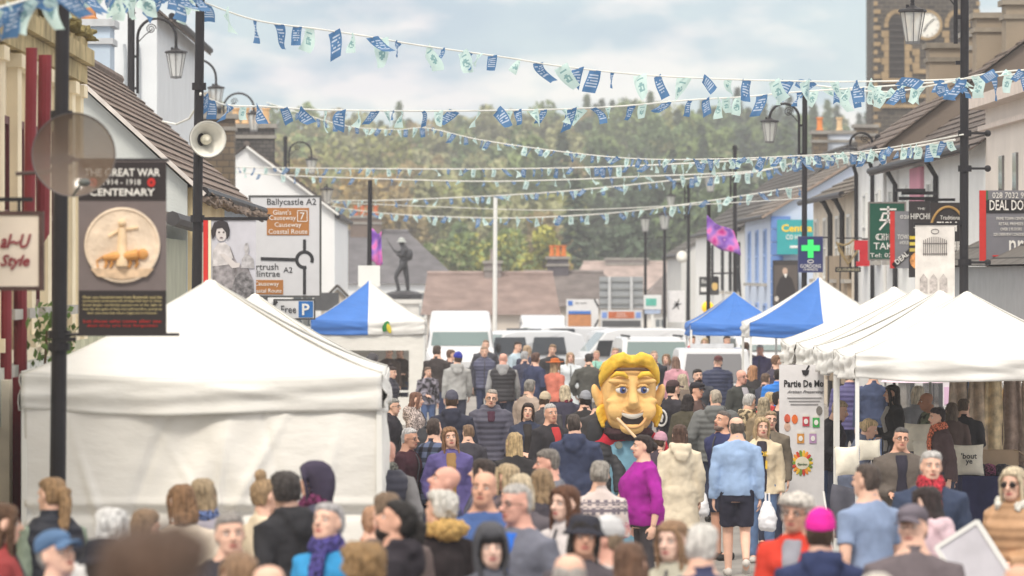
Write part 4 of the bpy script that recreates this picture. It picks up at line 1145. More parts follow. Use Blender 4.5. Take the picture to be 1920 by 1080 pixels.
# blue tents on the right
dB = 108.0
canopy('blue_tent', 'plain royal blue market canopy beside the pale blue house', X(1382, dB), dB + 1.2, 2.0, 2.2, Z(606, dB), Z(548, dB + 1.2), .24, [TBLUE] * 4, group=None, rz=R(0))
dC = 101.0
half_canopy('striped_tent', 'blue and white market canopy under the green cross sign', X(1545, dC - 1.4), dC, 2.95, 2.8, Z(606, dC - 1.4), Z(521, dC), .26, TBLUE, TWHITE)
# row of white tents on the right
d0 = 57.0
for i, (pk, lab) in enumerate(((548, 'nearest white market canopy over the cushion stall at the right edge'), (546, 'second white canopy of the right-hand row just behind the nearest'), (544, 'third white canopy of the right-hand row with only its ridge showing'), (539, 'farthest white canopy of the right-hand row with a separate peak'))):
    dd = d0 + i * 3.05
    canopy('market_tent', lab, X(1604, d0) + 1.42 - .02 * i, dd + 1.5, 2.84, 3.0, Z(664, d0), Z(pk, dd + 1.5), .27, W4, group='white market tents', wavy=.045, walls=(), flat=.4)

# ------------------------------------------------------------------ posts, lamps, banners
def post(name, label, px0, px1, py0, d, r0, r1, cat='pole', rings=True, m=None, group=None):
    x = X(px1, d); t = thing(name, label, cat, (x, d, .15 if (x > 5.5 or x < -3) else 0), 0, group)
    z1 = Z(py0, d) - t.location.z; dx = X(px0, d) - x
    b = MB(); b.tube([(0, 0, 0), (dx * .5, 0, z1 * .5), (dx, 0, z1)], [r0, (r0 + r1) / 2, r1], 14); b.build('shaft', m or BLACK, t)
    if rings:
        b = MB(); b.lathe([(r0 * 2, 0), (r0 * 2, .1), (r0 * 1.5, .16), (r0 * 1.4, .9), (r0 * 1.7, .95), (r0 * 1.2, 1.02)], (0, 0, 0), 14); b.build('base', m or BLACK, t)
    return t, dx, z1
LANT = mat_clear('lantern glass', (240, 240, 236), .45)
def lantern(t, x, z, s, y=0):
    """tapered four-pane street lantern hanging at (x,z) by its cap"""
    o = MB(); o.lathe([(.02, .2), (.05, .16), (.06, .1), (.16, .04), (.33, .0), (.35, -.05), (.3, -.07)], (0, 0, 0), 8); o.ball((0, 0, .2), .04); o.tube([(-.12, 0, .04), (-.12, 0, .12)], .04, 6)
    o.xf(Matrix.Translation((x, y, z)) @ Matrix.Scale(s, 4)); o = o.build('lantern_cap', BLACK, t)
    g = MB(); g.lathe([(.29, -.06), (.16, -.78)], (0, 0, 0), 8); g.xf(Matrix.Translation((x, y, z)) @ Matrix.Scale(s, 4)); g.build('lantern_glass', LANT, o)
    k = MB()
    for i in range(8):
        a = 2 * math.pi * i / 8; k.tube([(.3 * math.cos(a), .3 * math.sin(a), -.05), (.165 * math.cos(a), .165 * math.sin(a), -.78)], .012, 5)
    k.lathe([(.17, -.76), (.17, -.82), (.0, -.84)], (0, 0, 0), 8); k.tube([(0, 0, -.05), (0, 0, -.3)], .05, 8)
    k.xf(Matrix.Translation((x, y, z)) @ Matrix.Scale(s, 4)); k.build('lantern_frame', mat('lantern frame', (110, 110, 112), .5, .1), o)
def swan(t, x0, z0, x1, z1, s, rise, y=0, low=None):
    """swan-neck bracket from the shaft up and over to the lantern"""
    w_ = x1 - x0; b = MB(); r = abs(w_) / 2; cx = (x0 + x1) / 2; top = max(z1, z0) + rise - r
    pts = [(x0, y, z0 - (low or .8)), (x0, y, top)] + [(cx - math.copysign(r, w_) * math.cos(a), y, top + r * math.sin(a)) for a in np.linspace(0.15, math.pi, 14)] + [(x1, y, z1 + .18 * s)]
    b.tube(pts, .028, 8); o = b.build('swan_neck', BLACK, t)
    k = MB(); k.tube([(cx - w_ * .15 + .1 * (1 - q / 22) * math.cos(q * .7), y, top + r * .45 + .1 * (1 - q / 22) * math.sin(q * .7)) for q in range(20)], .01, 5); k.tube([(x0, y, top - .1), (cx - w_ * .3, y, top + .05), (cx - w_ * .12, y, top + r * .4)], .01, 5); k.build('scroll', BLACK, o)
    for zz in (z0 - .7, z0 - .1):
        k = MB(); k.bar((x0, y, zz), (x0 - math.copysign(.14, w_), y, zz), .04, .05); k.build('clamp', BLACK, o)
    lantern(t, x1, z1, s, y)
def lamp(label, px0, px1, py0, d, r, lpx, lpy, ls, rise, side=1, fin=False):
    t, dx, z1 = post('street_lamp', label, px0, px1, py0, d, r, r * .9, 'street lamp', True, group='black swan-neck street lamps')
    xb = X(px0, d) - X(px1, d) + side * .12
    swan(t, xb, Z(lpy, d) - t.location.z, X(lpx, d) - X(px1, d), Z(lpy, d) - t.location.z, ls, rise)
    b = MB(); b.ball((dx, 0, z1 + .06), .07); b.tube([(dx, 0, z1), (dx, 0, z1 + .02)], .09, 10); b.build('finial', BLACK, t)
    return t
lamp('swan-neck street lamp at the upper left, nearest of the three over the slate roof', 246, 245, 25, 94.5, .075, 330, 96, .62, .62)
lamp('second swan-neck street lamp behind the loudspeaker pole', 328, 328, 145, 120, .075, 405, 163, .62, .65)
lamp('third swan-neck street lamp with lantern over the stone chimneys', 411, 411, 205, 139, .07, 476, 212, .62, .55)
lamp('swan-neck street lamp rising behind the white gable house', 535, 535, 262, 162, .07, 584, 298, .6, .55)
lamp('swan-neck street lamp behind the green cross sign on the right', 1509, 1507, 182, 104, .06, 1443, 226, .56, .35, -1)
lamp('swan-neck street lamp left of the blue house, lantern lost in bunting', 1378, 1378, 280, 140, .06, 1332, 330, .55, .5, -1)
lamp('swan-neck street lamp over the downpipe house eave', 1646, 1646, 262, 112, .05, 1594, 278, .5, .35, -1)
lamp('far street lamp left of the yellow globe with curled bracket', 1291, 1291, 352, 165, .055, 1258, 366, .5, .4, -1)
for lab, px, py, d, s in (('upright lantern post just right of the far roundabout map sign', 613, 338, 150, .6), ('upright lantern post near the white banner with splash design', 1246, 384, 160, .62), ('thin upright lantern post left of the splash banner', 1210, 388, 172, .6)):
    t, dx, z1 = post('street_lamp', lab, px, px, py + 46, d, .06, .045, 'street lamp', group='upright lantern posts')
    lantern(t, 0, z1 + .8 * s, s)
    b = MB(); b.bar((-.25, 0, z1 - .25), (.25, 0, z1 - .25), .03, .03); b.build('ladder_bar', BLACK, t)
# near left post with the centenary banner
D1 = 37.6
t, dx, z1 = post('lamp_post', 'thick black post at the left with two banner arms', 118, 104, -40, D1, .066, .052, 'lamp post')
b = MB()
for py, xe in ((627, 337),): 
    z = Z(py, D1) - t.location.z; b.tube([(0, -.05, z), (X(xe, D1) - t.location.x, -.05, z)], .012, 8)
z = Z(300, D1) - t.location.z; b.tube([(0.02, -.05, z), (X(318, D1) - t.location.x, -.05, z)], .012, 8)
b.build('banner_arm', BLACK, t)
for py in (215, 300, 627, 650): b = MB(); z = Z(py, D1) - t.location.z; b.lathe([(.085, z - .03), (.085, z + .03)], (dx * z / z1, 0, 0), 12); b.build('collar', BLACK, t)
b = MB(); b.bar((0, -.05, Z(640, D1) - .15), (.16, -.05, Z(635, D1) - .15), .05, .03); b.build('brace', BLACK, t)
def board(name, label, cat, px0, py0, px1, py1, d, m, th=.03, rz=0, frame=None, fm=.03, group=None):
    """flat board facing the camera; origin at its bottom centre. returns thing, width, height"""
    w_, h_ = X(px1, d) - X(px0, d), Z(py0, d) - Z(py1, d)
    t = thing(name, label, cat, ((X(px0, d) + X(px1, d)) / 2, d, Z(py1, d)), rz, group)
    b = MB(); b.box((0, 0, h_ / 2), (w_, th, h_)); b.build('board', m, t)
    if frame:
        b = MB()
        for s in (-1, 1): b.box((s * (w_ / 2), 0, h_ / 2), (fm, th + .02, h_ + fm)); b.box((0, 0, h_ / 2 + s * h_ / 2), (w_ - fm, th + .016, fm))
        b.build('frame', frame, t)
    return t, w_, h_
def bx(t, name, cx, cz, w_, h_, m, y=-.018, th=.012):
    b = MB(); b.box((cx, y, cz), (w_, th, h_)); return b.build(name, m, t)
def poly(t, name, pts, m, y=-.02, th=.008):
    b = MB(); b.prism(pts, y - th / 2, y + th / 2); return b.build(name, m, t)
def ell(cx, cz, rx, rz_, n=20, a0=0): return [(cx + rx * math.cos(a0 + 2 * math.pi * i / n), cz + rz_ * math.sin(a0 + 2 * math.pi * i / n)) for i in range(n)]
PR = lambda rgb, **k: mat('printed ink', rgb, .6, .06, 8, **k)
INKW, INKB, INKY, INKR = PR((236, 234, 230)), PR((40, 38, 42)), PR((222, 206, 150)), PR((206, 52, 48))
t, W, H = board('memorial_banner', 'dark Great War centenary banner with a bronze medallion on the near black post', 'banner', 147, 302, 312, 630, D1 - .06, PR((120, 110, 110)), .012)
bx(t, 'header', 0, H * .885, W, H * .22, PR((52, 46, 48)), -.008, .006); bx(t, 'footer', 0, H * .13, W, H * .26, PR((50, 45, 46)), -.008, .006)
txt(t, 'THE GREAT WAR', 0, H * .935, W * .86, H * .045, INKW, -.016, bold=.015); txt(t, '1914 - 1918', 0, H * .88, W * .42, H * .032, INKW, -.016); txt(t, 'CENTENARY', 0, H * .822, W * .74, H * .042, INKW, -.016, bold=.02)
for s in (-1, 1):
    o = poly(t, 'poppy', ell(s * W * .33, H * .878, .03, .033), INKR, -.014)
    poly(o, 'poppy_heart', ell(s * W * .33, H * .878, .009, .01), INKB, -.02)
GOLD = mat('bronze', (206, 152, 92), .55, .4, 5, .9, 12)
o = MB(); o.lathe([(W * .43, -.012), (W * .43, -.03), (W * .405, -.034), (W * .40, -.024), (0, -.024)], (0, 0, H * .52), 40, 0, 'Y'); o = o.build('medallion', [mat('pale bronze', (232, 212, 190), .5, .25, 4, .6, 16)], t)
m_ = MB()
m_.tube([(.0, -.03, H * .40), (0, -.03, H * .52), (0, -.03, H * .62)], [.05, .035, .03], 10); m_.ball((0, -.03, H * .645), .03); m_.tube([(-.03, -.03, H * .6), (-.1, -.03, H * .57)], .012, 6); m_.tube([(.03, -.03, H * .61), (.12, -.03, H * .62)], .012, 6)
m_.build('standing_figure', mat('bronze relief', (236, 208, 172), .5, .2, 8), o)
m_ = MB()
m_.tube([(-.14, -.036, H * .445), (-.06, -.036, H * .455), (.06, -.036, H * .46), (.12, -.036, H * .465)], [.02, .035, .036, .045], 10); m_.ball((.155, -.036, H * .468), (.042, .02, .042))
for x in (-.13, -.09, .05, .1): m_.tube([(x, -.036, H * .45), (x + .015, -.036, H * .415), (x, -.036, H * .39)], [.016, .012, .01], 6)
m_.tube([(-.14, -.036, H * .455), (-.19, -.036, H * .43), (-.18, -.036, H * .39)], .007, 5); m_.build('lion', mat('gilt relief', (214, 156, 92), .5, .25, 8), o)
poly(o, 'ground_line', [(-W * .36, H * .385), (W * .36, H * .385), (W * .28, H * .34), (0, H * .325), (-W * .28, H * .34)], mat('bronze base', (214, 186, 156), .6, .3, 12), -.03)
for i, s in enumerate(('Over one hundred men from Bushmills and the', 'surrounding community left all they held dear to them,', 'faced danger and finally passed out of the sight of', 'men by the path of duty and self sacrifice, giving up', 'their own lives that others might live in freedom.')):
    txt(t, s, 0, H * (.222 - i * .023), W * (.9 if i < 4 else .8), H * .015, INKY, -.014)
txt(t, 'Let those who come after see', 0, H * .085, W * .88, H * .017, INKR, -.014); txt(t, 'that they are not forgotten', 0, H * .058, W * .8, H * .017, INKR, -.014)
# see-through satellite dish on the cream shop
DD = 35.0
t = thing('satellite_dish', 'see-through mesh satellite dish mounted above the centenary banner', 'satellite dish', (X(138, DD), DD, Z(290, DD)))
rD = 77 * DD / F
b = MB()
for i in range(1):
    pr = [(rD * q / 10, .10 * (q / 10) ** 2 - .1) for q in range(11)]
    b.lathe([(max(r_, .001), -h_) for r_, h_ in pr], (0, 0, 0), 40, 0, 'Y', cap=False)
b.xf(Matrix.Scale(.88, 4, (0, 0, 1)) if False else Matrix.Identity(4))
b.build('reflector', mat_clear('smoky mesh', (112, 96, 84), .8), t, smooth=True)
b = MB(); b.lathe([(rD, 0), (rD + .008, -.012), (rD + .008, .012), (rD - .006, .01)], (0, 0, 0), 40, 0, 'Y', cap=False); b.build('rim', mat('dish rim', (110, 104, 104), .5), t, smooth=True)
b = MB(); b.tube([(.0, .12, -.02), (-.2, .14, -.12), (X(26, DD) - t.location.x, .15, Z(325, DD) - t.location.z)], .014, 8); b.build('bracket', mat('rusty bracket', (86, 72, 70), .7, .2), t)
b = MB(); b.tube([(0, -.03, -rD), (.06, -.2, -rD * .75), (.09, -.34, -rD * .72)], .01, 6); b.ball((.10, -.34, -rD * .70), (.045, .05, .028)); b.build('receiver', mat('grey receiver', (96, 100, 98), .5), t)
# hair salon box sign
DG = 36.0
t, W, H = board('salon_sign', 'cream projecting box sign with maroon script lettering at the left edge', 'sign', -60, 400, 78, 541, DG, mat('sign cream', (228, 216, 202), .5, .1, 3), .14, frame=mat('rusty frame', (82, 62, 58), .7, .3, 9))
SM = mat('maroon lettering', (142, 48, 58), .5)
txt(t, 'al~U', .085, H * .63, W * .42, H * .19, SM, -.078, shear=.35, bold=.02); txt(t, 'Style', .08, H * .35, W * .40, H * .2, SM, -.078, shear=.35, bold=.02)
b = MB(); b.bar((-.3, .03, H + .1), (.2, .03, H + .1), .03, .03); b.tube([(-.2, .03, H), (-.2, .03, H + .1)], .012, 6); b.tube([(.1, .03, H), (.1, .03, H + .1)], .012, 6); b.build('bracket', BLACK, t)
# loudspeaker pole
D2 = 56.0
t, dx, z1 = post('loudspeaker_pole', 'black pole carrying the white horn loudspeaker at the left', 376, 362, -60, D2, .062, .05, 'pole')
for py in (162, 410): b = MB(); z = Z(py, D2) - .0; b.lathe([(.08, z - .04), (.08, z + .04)], (dx * z / z1, 0, 0), 12); b.build('collar', BLACK, t)
t = thing('loudspeaker', 'white horn loudspeaker fixed to the black pole', 'loudspeaker', (X(391, D2), D2 - .2, Z(262, D2)), R(14))
HORN = mat('horn white', (232, 230, 222), .45, .05)
b = MB(); b.lathe([(.205, -.02), (.2, -.03), (.17, .06), (.11, .14), (.06, .2), (.05, .3), (.065, .3), (.12, .15), (.185, .06), (.212, -.02)], (0, 0, 0), 32, 0, 'Y', cap=False); b.build('horn', HORN, t, smooth=True)
b = MB(); b.lathe([(.0, -.01), (.028, -.01), (.03, .02), (.06, .07), (.055, .16), (0, .16)], (0, 0, 0), 20, 0, 'Y'); b.build('inner_cone', mat('horn throat', (206, 202, 186), .5), t, smooth=True)
b = MB(); b.lathe([(.06, .26), (.085, .28), (.085, .42), (.05, .45)], (0, 0, 0), 18, 0, 'Y'); b.box((0, .3, .14), (.08, .12, .14)); b.build('driver', mat('horn driver', (150, 146, 138), .6), t, smooth=False)
# portrait banner beside it
t, W, H = board('portrait_banner', 'grey photo banner of a seated girl on the loudspeaker pole, red stripe at its edge', 'banner', 384, 410, 480, 560, D2 - .05, PR((196, 196, 206)), .012)
bx(t, 'top_rail', .05, H, W + .16, .035, BLACK, 0, .04)
bx(t, 'red_stripe', -W / 2 + .01, H * .5, .05, H, INKR, -.012); bx(t, 'cream_stripe', -W / 2 + .055, H * .5, .03, H, PR((234, 222, 190)), -.012)
poly(t, 'girl_dress', [(-.2, 0), (-.2, .42), (-.14, .55), (-.06, .6), (.0, .58), (.05, .45), (.09, .38), (.2, .34), (.26, .2), (.27, 0)], mat('grey print', (142, 138, 142), .7, .6, 14), -.014)
poly(t, 'girl_hair', [(-.2, .66), (-.215, .76), (-.18, .85), (-.1, .88), (-.03, .85), (-.005, .77), (-.01, .70), (-.04, .66), (-.05, .74), (-.09, .79), (-.15, .78), (-.17, .70)], PR((58, 54, 58)), -.022)
o = poly(t, 'girl_face', ell(-.1, .725, .062, .085), PR((206, 200, 200)), -.018)
for x in (-.125, -.075): poly(o, 'girl_eye', ell(x, .742, .011, .008, 8), PR((60, 56, 60)), -.026)
poly(o, 'girl_mouth', ell(-.1, .682, .018, .007, 8), PR((120, 100, 104)), -.026)
poly(t, 'girl_blouse', [(-.2, .36), (-.19, .54), (-.14, .62), (-.06, .63), (-.01, .58), (.03, .46), (-.02, .38)], mat('grey print', (196, 192, 194), .7, .3, 12), -.017)
poly(t, 'girl_arm', [(-.12, .5), (-.06, .5), (.06, .4), (.11, .4), (.1, .35), (.02, .34)], PR((204, 198, 198)), -.022)
poly(t, 'stone_bust', [(.12, .34), (.13, .44), (.17, .5), (.15, .56), (.17, .62), (.2, .62), (.21, .55), (.2, .5), (.26, .44), (.27, .34)], mat('grey print', (176, 174, 178), .7, .4, 18), -.018)
poly(t, 'straw_hat', [(.02, .12), (.06, .26), (.16, .32), (.25, .22), (.27, .05), (.2, 0), (.06, 0)], mat('grey print', (120, 118, 122), .7, .7, 22), -.024)
# pole with the pink flag, white flagpole
def flag(name, label, x, y, z, w_, h_, drop, m, seed=0):
    g = MB()
    def fn(u, v): return (u * w_ * (1 - .15 * math.sin(v * 2 + seed)), .09 * math.sin(u * 7 + v * 2 + seed) * u + .03 * math.sin(v * 6), -v * h_ - drop * u + .05 * math.sin(u * 6 + seed))
    g.grid(fn, 16, 10); o = g.build(name, m, None, (x, y, z), smooth=True, solid=.004); return tag(o, label, 'flag')
def flagmat(name, cols, scale):
    m, nt, b = newmat(name); n = nt.nodes.new('ShaderNodeTexNoise'); n.inputs['Scale'].default_value = scale; n.inputs['Detail'].default_value = 1
    tc = nt.nodes.new('ShaderNodeTexCoord'); nt.links.new(tc.outputs['Object'], n.inputs['Vector']); r = nt.nodes.new('ShaderNodeValToRGB')
    e = r.color_ramp.elements
    while len(e) < len(cols): e.new(.5)
    for i, c in enumerate(cols): e[i].position = .3 + .4 * i / (len(cols) - 1); e[i].color = lin(c) + (1,)
    nt.links.new(n.outputs['Fac'], r.inputs[0]); nt.links.new(r.outputs[0], b.inputs['Base Color']); b.inputs['Roughness'].default_value = .8; return m
FM = flagmat('magenta flag', [(206, 40, 150), (222, 120, 190), (150, 110, 200), (120, 60, 170), (230, 200, 220)], 3.2)
t, dx, z1 = post('flag_post', 'black post left of the soldier statue with a limp pink flag', 694, 690, 338, 115, .065, .05, 'pole')
flag('flag', 'limp pink and lilac flag hanging on the post left of the statue', X(697, 115), 114.95, Z(432, 115), .26, .75, .05, FM, 1)
t, dx, z1 = post('flag_post', 'dark post left of the blue house flying a purple flag', 1329, 1327, 376, 125, .055, .045, 'pole')
flag('flag', 'purple and pink flag blown to the right before the white trimmed house', X(1325, 125), 124.9, Z(405, 125), .74, .62, .42, FM, 2.5)
post('flagpole', 'plain white flagpole standing in front of the far brown roof', 929, 927, 370, 152, .07, .06, 'flagpole', False, WHITEM)
t = thing('road_sign', 'white backs of two small road signs on the post left of the statue', 'sign', (X(692, 114.6), 114.6, Z(538, 114.6)))
bx(t, 'plate', 0, .25, .5, .48, WHITEM, 0, .02)
# white round dish on a post
t, dx, z1 = post('dish_post', 'thin post with white drum dish left of the purple flag', 1290, 1288, 470, 168, .05, .045, 'pole')
b = MB(); b.lathe([(.0, -.1), (.18, -.12), (.2, -.02), (.12, .1), (0, .1)], (X(1279, 168) - X(1288, 168), 0, Z(490, 168)), 20, 0, 'Y'); b.build('drum_dish', HORN, t, smooth=True)
b = MB(); b.tube([(0, 0, z1), (.05, -.05, z1 + .12)], .03, 6); b.build('camera_arm', WHITEM, t)
# yellow globe crossing lamp
t, dx, z1 = post('belisha_beacon', 'striped crossing post topped by a round amber globe', 1327, 1327, 586, 135, .045, .045, 'crossing beacon', False)
b = MB(); b.ball((0, 0, z1 + .14), .165); b.build('globe', mat('amber globe', (255, 196, 40), .3, .03, emit=.35), t, smooth=True)
for i in range(3): b = MB(); b.lathe([(.048, .3 + i * .5), (.048, .55 + i * .5)], (0, 0, 0), 12); b.build('white_band', WHITEM, t)
# right pole near the stall
D3 = 66.0
t, dx, z1 = post('lamp_post', 'tall black post behind the white canopies at the right with lantern bracket', 1809, 1806, -90, D3, .064, .055, 'lamp post')
zl = Z(18, D3) - .15
swan(t, -.12 + dx, zl, X(1711, D3) - t.location.x, zl, .55, .42, low=.45)
for py in (250, 316, 492): b = MB(); z = Z(py, D3) - .15; b.lathe([(.09, z - .04), (.09, z + .04)], (dx, 0, 0), 12); b.bar((dx, -.02, z), (dx + .28, -.02, z), .03, .03); b.ball((dx + .3, -.02, z), .045); b.build('collar', BLACK, t)
t2, W, H = board('map_banner', 'pale parchment banner with faint gate drawing hanging on the tall right post', 'banner', 1716, 420, 1790, 560, D3 - .05, mat('parchment print', (222, 216, 210), .7, .14, 6), .012)
bx(t2, 'top_rail', .03, H, W + .1, .03, BLACK, 0, .04)
DR = mat('grey drawing', (120, 114, 112), .7, .3, 20)
b = MB()
for i in range(13):
    x = -.15 + .3 * i / 12; b.box((x, -.012, H * .68 + .05 * math.cos((i - 6) * .26) / 2), (.008, .006, .2 + .05 * math.cos((i - 6) * .26)))
b.box((0, -.013, H * .6), (.32, .006, .012)); b.box((0, -.013, H * .74), (.32, .006, .012)); b.build('gate_drawing', DR, t2)
for i in range(3): poly(t2, 'house_drawing', [(-.2 + i * .13, .08), (-.1 + i * .13, .08), (-.1 + i * .13, .26), (-.15 + i * .13, .33), (-.2 + i * .13, .26)], mat('pale drawing', (184, 176, 172), .7, .35, 24), -.012)
b = MB(); b.tube([(.0 + .05 * math.cos(a), -.012, H * .9 + .03 * math.sin(a)) for a in np.linspace(0, 6.28, 16)], .005, 5); b.build('crest_drawing', DR, t2)
# pharmacy sign, Centra board, portrait, etc.
t, W, H = board('pharmacy_sign', 'navy pharmacy sign with bright green cross on the right-hand lamp', 'sign', 1497, 444, 1542, 510, 103.4, PR((44, 52, 104)), .1, frame=mat('navy frame', (70, 76, 116), .5), fm=.02)
GC = mat('green cross', (58, 214, 110), .4, .03, emit=.25)
b = MB(); b.box((0, -.06, H * .66), (.12, .02, H * .52)); b.build('cross', GC, t); b = MB(); b.box((0, -.063, H * .68), (.38, .02, .12)); b.build('cross', GC, t)
txt(t, 'GORDONS', 0, H * .17, W * .86, .075, INKW, -.056); txt(t, 'CHEMISTS', 0, H * .07, W * .6, .045, INKW, -.056)
o = MB(); o.tube([(.06 * math.cos(a), -.056, H * .3 + .03 * math.sin(a)) for a in np.linspace(0, 6.28, 14)], .008, 5); o.build('ring_emblem', INKW, t)
b = MB(); b.bar((W / 2, 0, H * .98), (W / 2 + .15, 0, H * .98), .03, .03); b.build('bracket', BLACK, t)
t, W, H = board('shop_board', 'teal shop board with yellow and white lettering on the pale blue gable', 'sign', 1457, 412, 1531, 477, 144.7, mat('teal board', (54, 164, 168), .5, .05), .06)
txt(t, 'Centra', .0, H * .76, W * .78, .22, mat('yellow letters', (250, 206, 50), .5), -.036, bold=.03); txt(t, 'CO HALL', -.02, H * .5, W * .52, .14, INKW, -.036, bold=.02); bx(t, 'white_arrow', .0, H * .22, .4, .07, INKW, -.036)
t, W, H = board('portrait_board', 'tall dark portrait of a man in black robes on the pale blue gable', 'banner', 1450, 489, 1496, 572, 144.6, PR((92, 84, 80)), .05, frame=BLACK)
bx(t, 'top_caption', 0, H * .95, W * .96, H * .08, PR((60, 56, 56)), -.03)
poly(t, 'robe', [(-.3, 0), (-.27, .5), (-.16, .78), (-.05, .86), (.06, .86), (.18, .76), (.28, .45), (.3, 0)], PR((48, 42, 44)), -.03); poly(t, 'face', ell(-.02, .98, .075, .1), PR((198, 170, 152)), -.034); poly(t, 'collar', [(-.06, .9), (.05, .9), (.0, .78)], INKW, -.036)
for x in (-.26, .26): poly(t, 'cuff', ell(x, .18, .06, .08), PR((206, 198, 190)), -.036)
b = None
t, W, H = board('takeaway_sign', 'green Chinese takeaway board with white characters on the right', 'sign', 1629, 380, 1697, 487, 98, mat('green board', (22, 84, 66), .5, .06), .08, frame=mat('grey rail', (130, 126, 122), .6), fm=.03)
txt(t, 'CHINESE', .14, H * .40, W * .95, .13, INKW, -.05); txt(t, 'TAKEAWAY', .2, H * .24, W * 1.05 - .02, .12, INKW, -.05) if False else (txt(t, 'CHIN', -.03, H * .40, W * .56, .13, INKW, -.05), txt(t, 'TAKE', -.03, H * .24, W * .66, .13, INKW, -.05))
txt(t, 'Tel: 028', -.08, H * .08, W * .72, .08, INKW, -.05)
HZ = MB()   # a brush-drawn character
for a, b_ in (((0, .42), (0, .30)), ((-.16, .36), (.16, .36)), ((-.1, .27), (-.13, .17)), ((.1, .27), (.13, .17)), ((0, .3), (0, .2)), ((-.17, .15), (.17, .15)), ((0, .2), (-.03, .1)), ((-.03, .12), (-.17, -.04)), ((.02, .12), (.17, -.04)), ((-.11, .28), (.11, .28))):
    HZ.bar((a[0] + .02, -.048, a[1] + H * .56), (b_[0] + .02, -.048, b_[1] + H * .56), .012, .035)
HZ.build('character', INKW, t)
t, W, H = board('letting_board', 'grey and red property board partly hidden behind the dark shop boards', 'sign', 1669, 396, 1706, 503, 96, mat('board grey', (128, 128, 134), .55), .05)
bx(t, 'red_edge', -W / 2 + .04, H / 2, .09, H, INKR, -.03); txt(t, '028', .1, H * .9, .2, .07, INKW, -.035); txt(t, 'TOWN', .08, H * .55, .26, .09, INKW, -.035); txt(t, 'HOUSE', .1, H * .45, .2, .07, INKW, -.035)
o = poly(t, 'deal_strip', [(-.16, .08), (-.1, .0), (.2, .26), (.2, .4)], INKB, -.032); txt(t, 'DEAL', .03, .2, .3, .1, INKW, -.042, rot=R(40), bold=.02)
t, W, H = board('chip_shop_sign', 'narrow black hanging board reading hip chip on the right', 'sign', 1704, 377, 1750, 520, 93, PR((50, 46, 48)), .05)
txt(t, 'HIPCHIP', 0, H * .8, W * .85, .11, INKW, -.032); txt(t, 'THE', 0, H * .9, W * .3, .04, INKW, -.032); txt(t, 'TOLL', 0, H * .62, W * .6, .11, INKW, -.032)
for z, c_ in ((.52, (222, 196, 60)), (.44, (226, 206, 90)), (.36, (200, 180, 90))): bx(t, 'menu_strip', -.1, H * z, W * .5, .06, PR(c_), -.032)
o = poly(t, 'food_picture', ell(-.05, H * .22, .16, .16), mat('food print', (224, 150, 90), .6, .5, 14), -.032)
t, W, H = board('fish_shop_sign', 'black fish and chips board with gold ring behind the tall right post', 'sign', 1744, 380, 1806, 520, 86, PR((48, 44, 46)), .05)
o = MB(); o.tube([(.3 * math.cos(a) + .02, -.03, H * .6 + .55 * math.sin(a) * .8) for a in np.linspace(0, 6.28, 30)], .022, 6); o.build('gold_ring', mat('gold paint', (176, 140, 84), .5), t)
txt(t, 'Traditional', .06, H * .8, W * .62, .07, INKW, -.034); txt(t, 'FISH', .0, H * .68, W * .6, .17, INKW, -.034, bold=.02); txt(t, '& CHIPS', .1, H * .42, W * .7, .16, INKW, -.034, bold=.02)
t = thing('sign_rails', 'dark horizontal rails carrying the hanging shop boards on the right', 'bracket', (X(1716, 91), 91, Z(374, 91)))
for px0, px1, py in ((1678, 1734, 357), (1690, 1758, 362), (1686, 1752, 372)):
    b = MB(); b.box(((X(px0, 91) + X(px1, 91)) / 2 - X(1716, 91), .1 * (py - 365) / 8, Z(py, 91) - Z(374, 91)), (X(px1, 91) - X(px0, 91), .08, .06)); b.build('rail', BLACK, t)
b = MB(); b.box((X(1740, 91) - X(1716, 91) + .1, .3, -.9), (.06, .06, 1.8)); b.bar((.2, .3, 0), (1.1, .3, 0), .05, .05); b.build('wall_arm', BLACK, t)
t, W, H = board('estate_agent_board', 'large grey property board reading deal done at the right edge', 'sign', 1836, 357, 1935, 489, 77, mat('board grey', (124, 124, 132), .55, .05), .06)
bx(t, 'red_edge', -W / 2 + .05, H / 2, .1, H, INKR, -.036); bx(t, 'green_edge', -W / 2 + .115, H * .93, .03, H * .14, PR((60, 110, 80)), -.037); bx(t, 'black_band', .05, H * .775, W - .1, H * .19, INKB, -.036)
txt(t, '028 7032 92', .06, H * .93, W * .66, .09, INKW, -.045); txt(t, 'DEAL DONE', .09, H * .79, W * .84, .16, INKW, -.045, bold=.01)
for i, s in enumerate(('PRIME TOWN CENTRE', 'RETAIL PREMISES', 'OVER 2 FLOORS', '028 OVERVIEW CONSIDERED')): txt(t, s, .08, H * (.60 - i * .075), W * (.56, .46, .4, .66)[i], .045, INKW, -.042)
txt(t, 'nre', .22, H * .2, W * .42, .2, INKW, -.045, bold=.01); bx(t, 'red_rule', .08, H * .07, W * .7, .02, INKR, -.04)
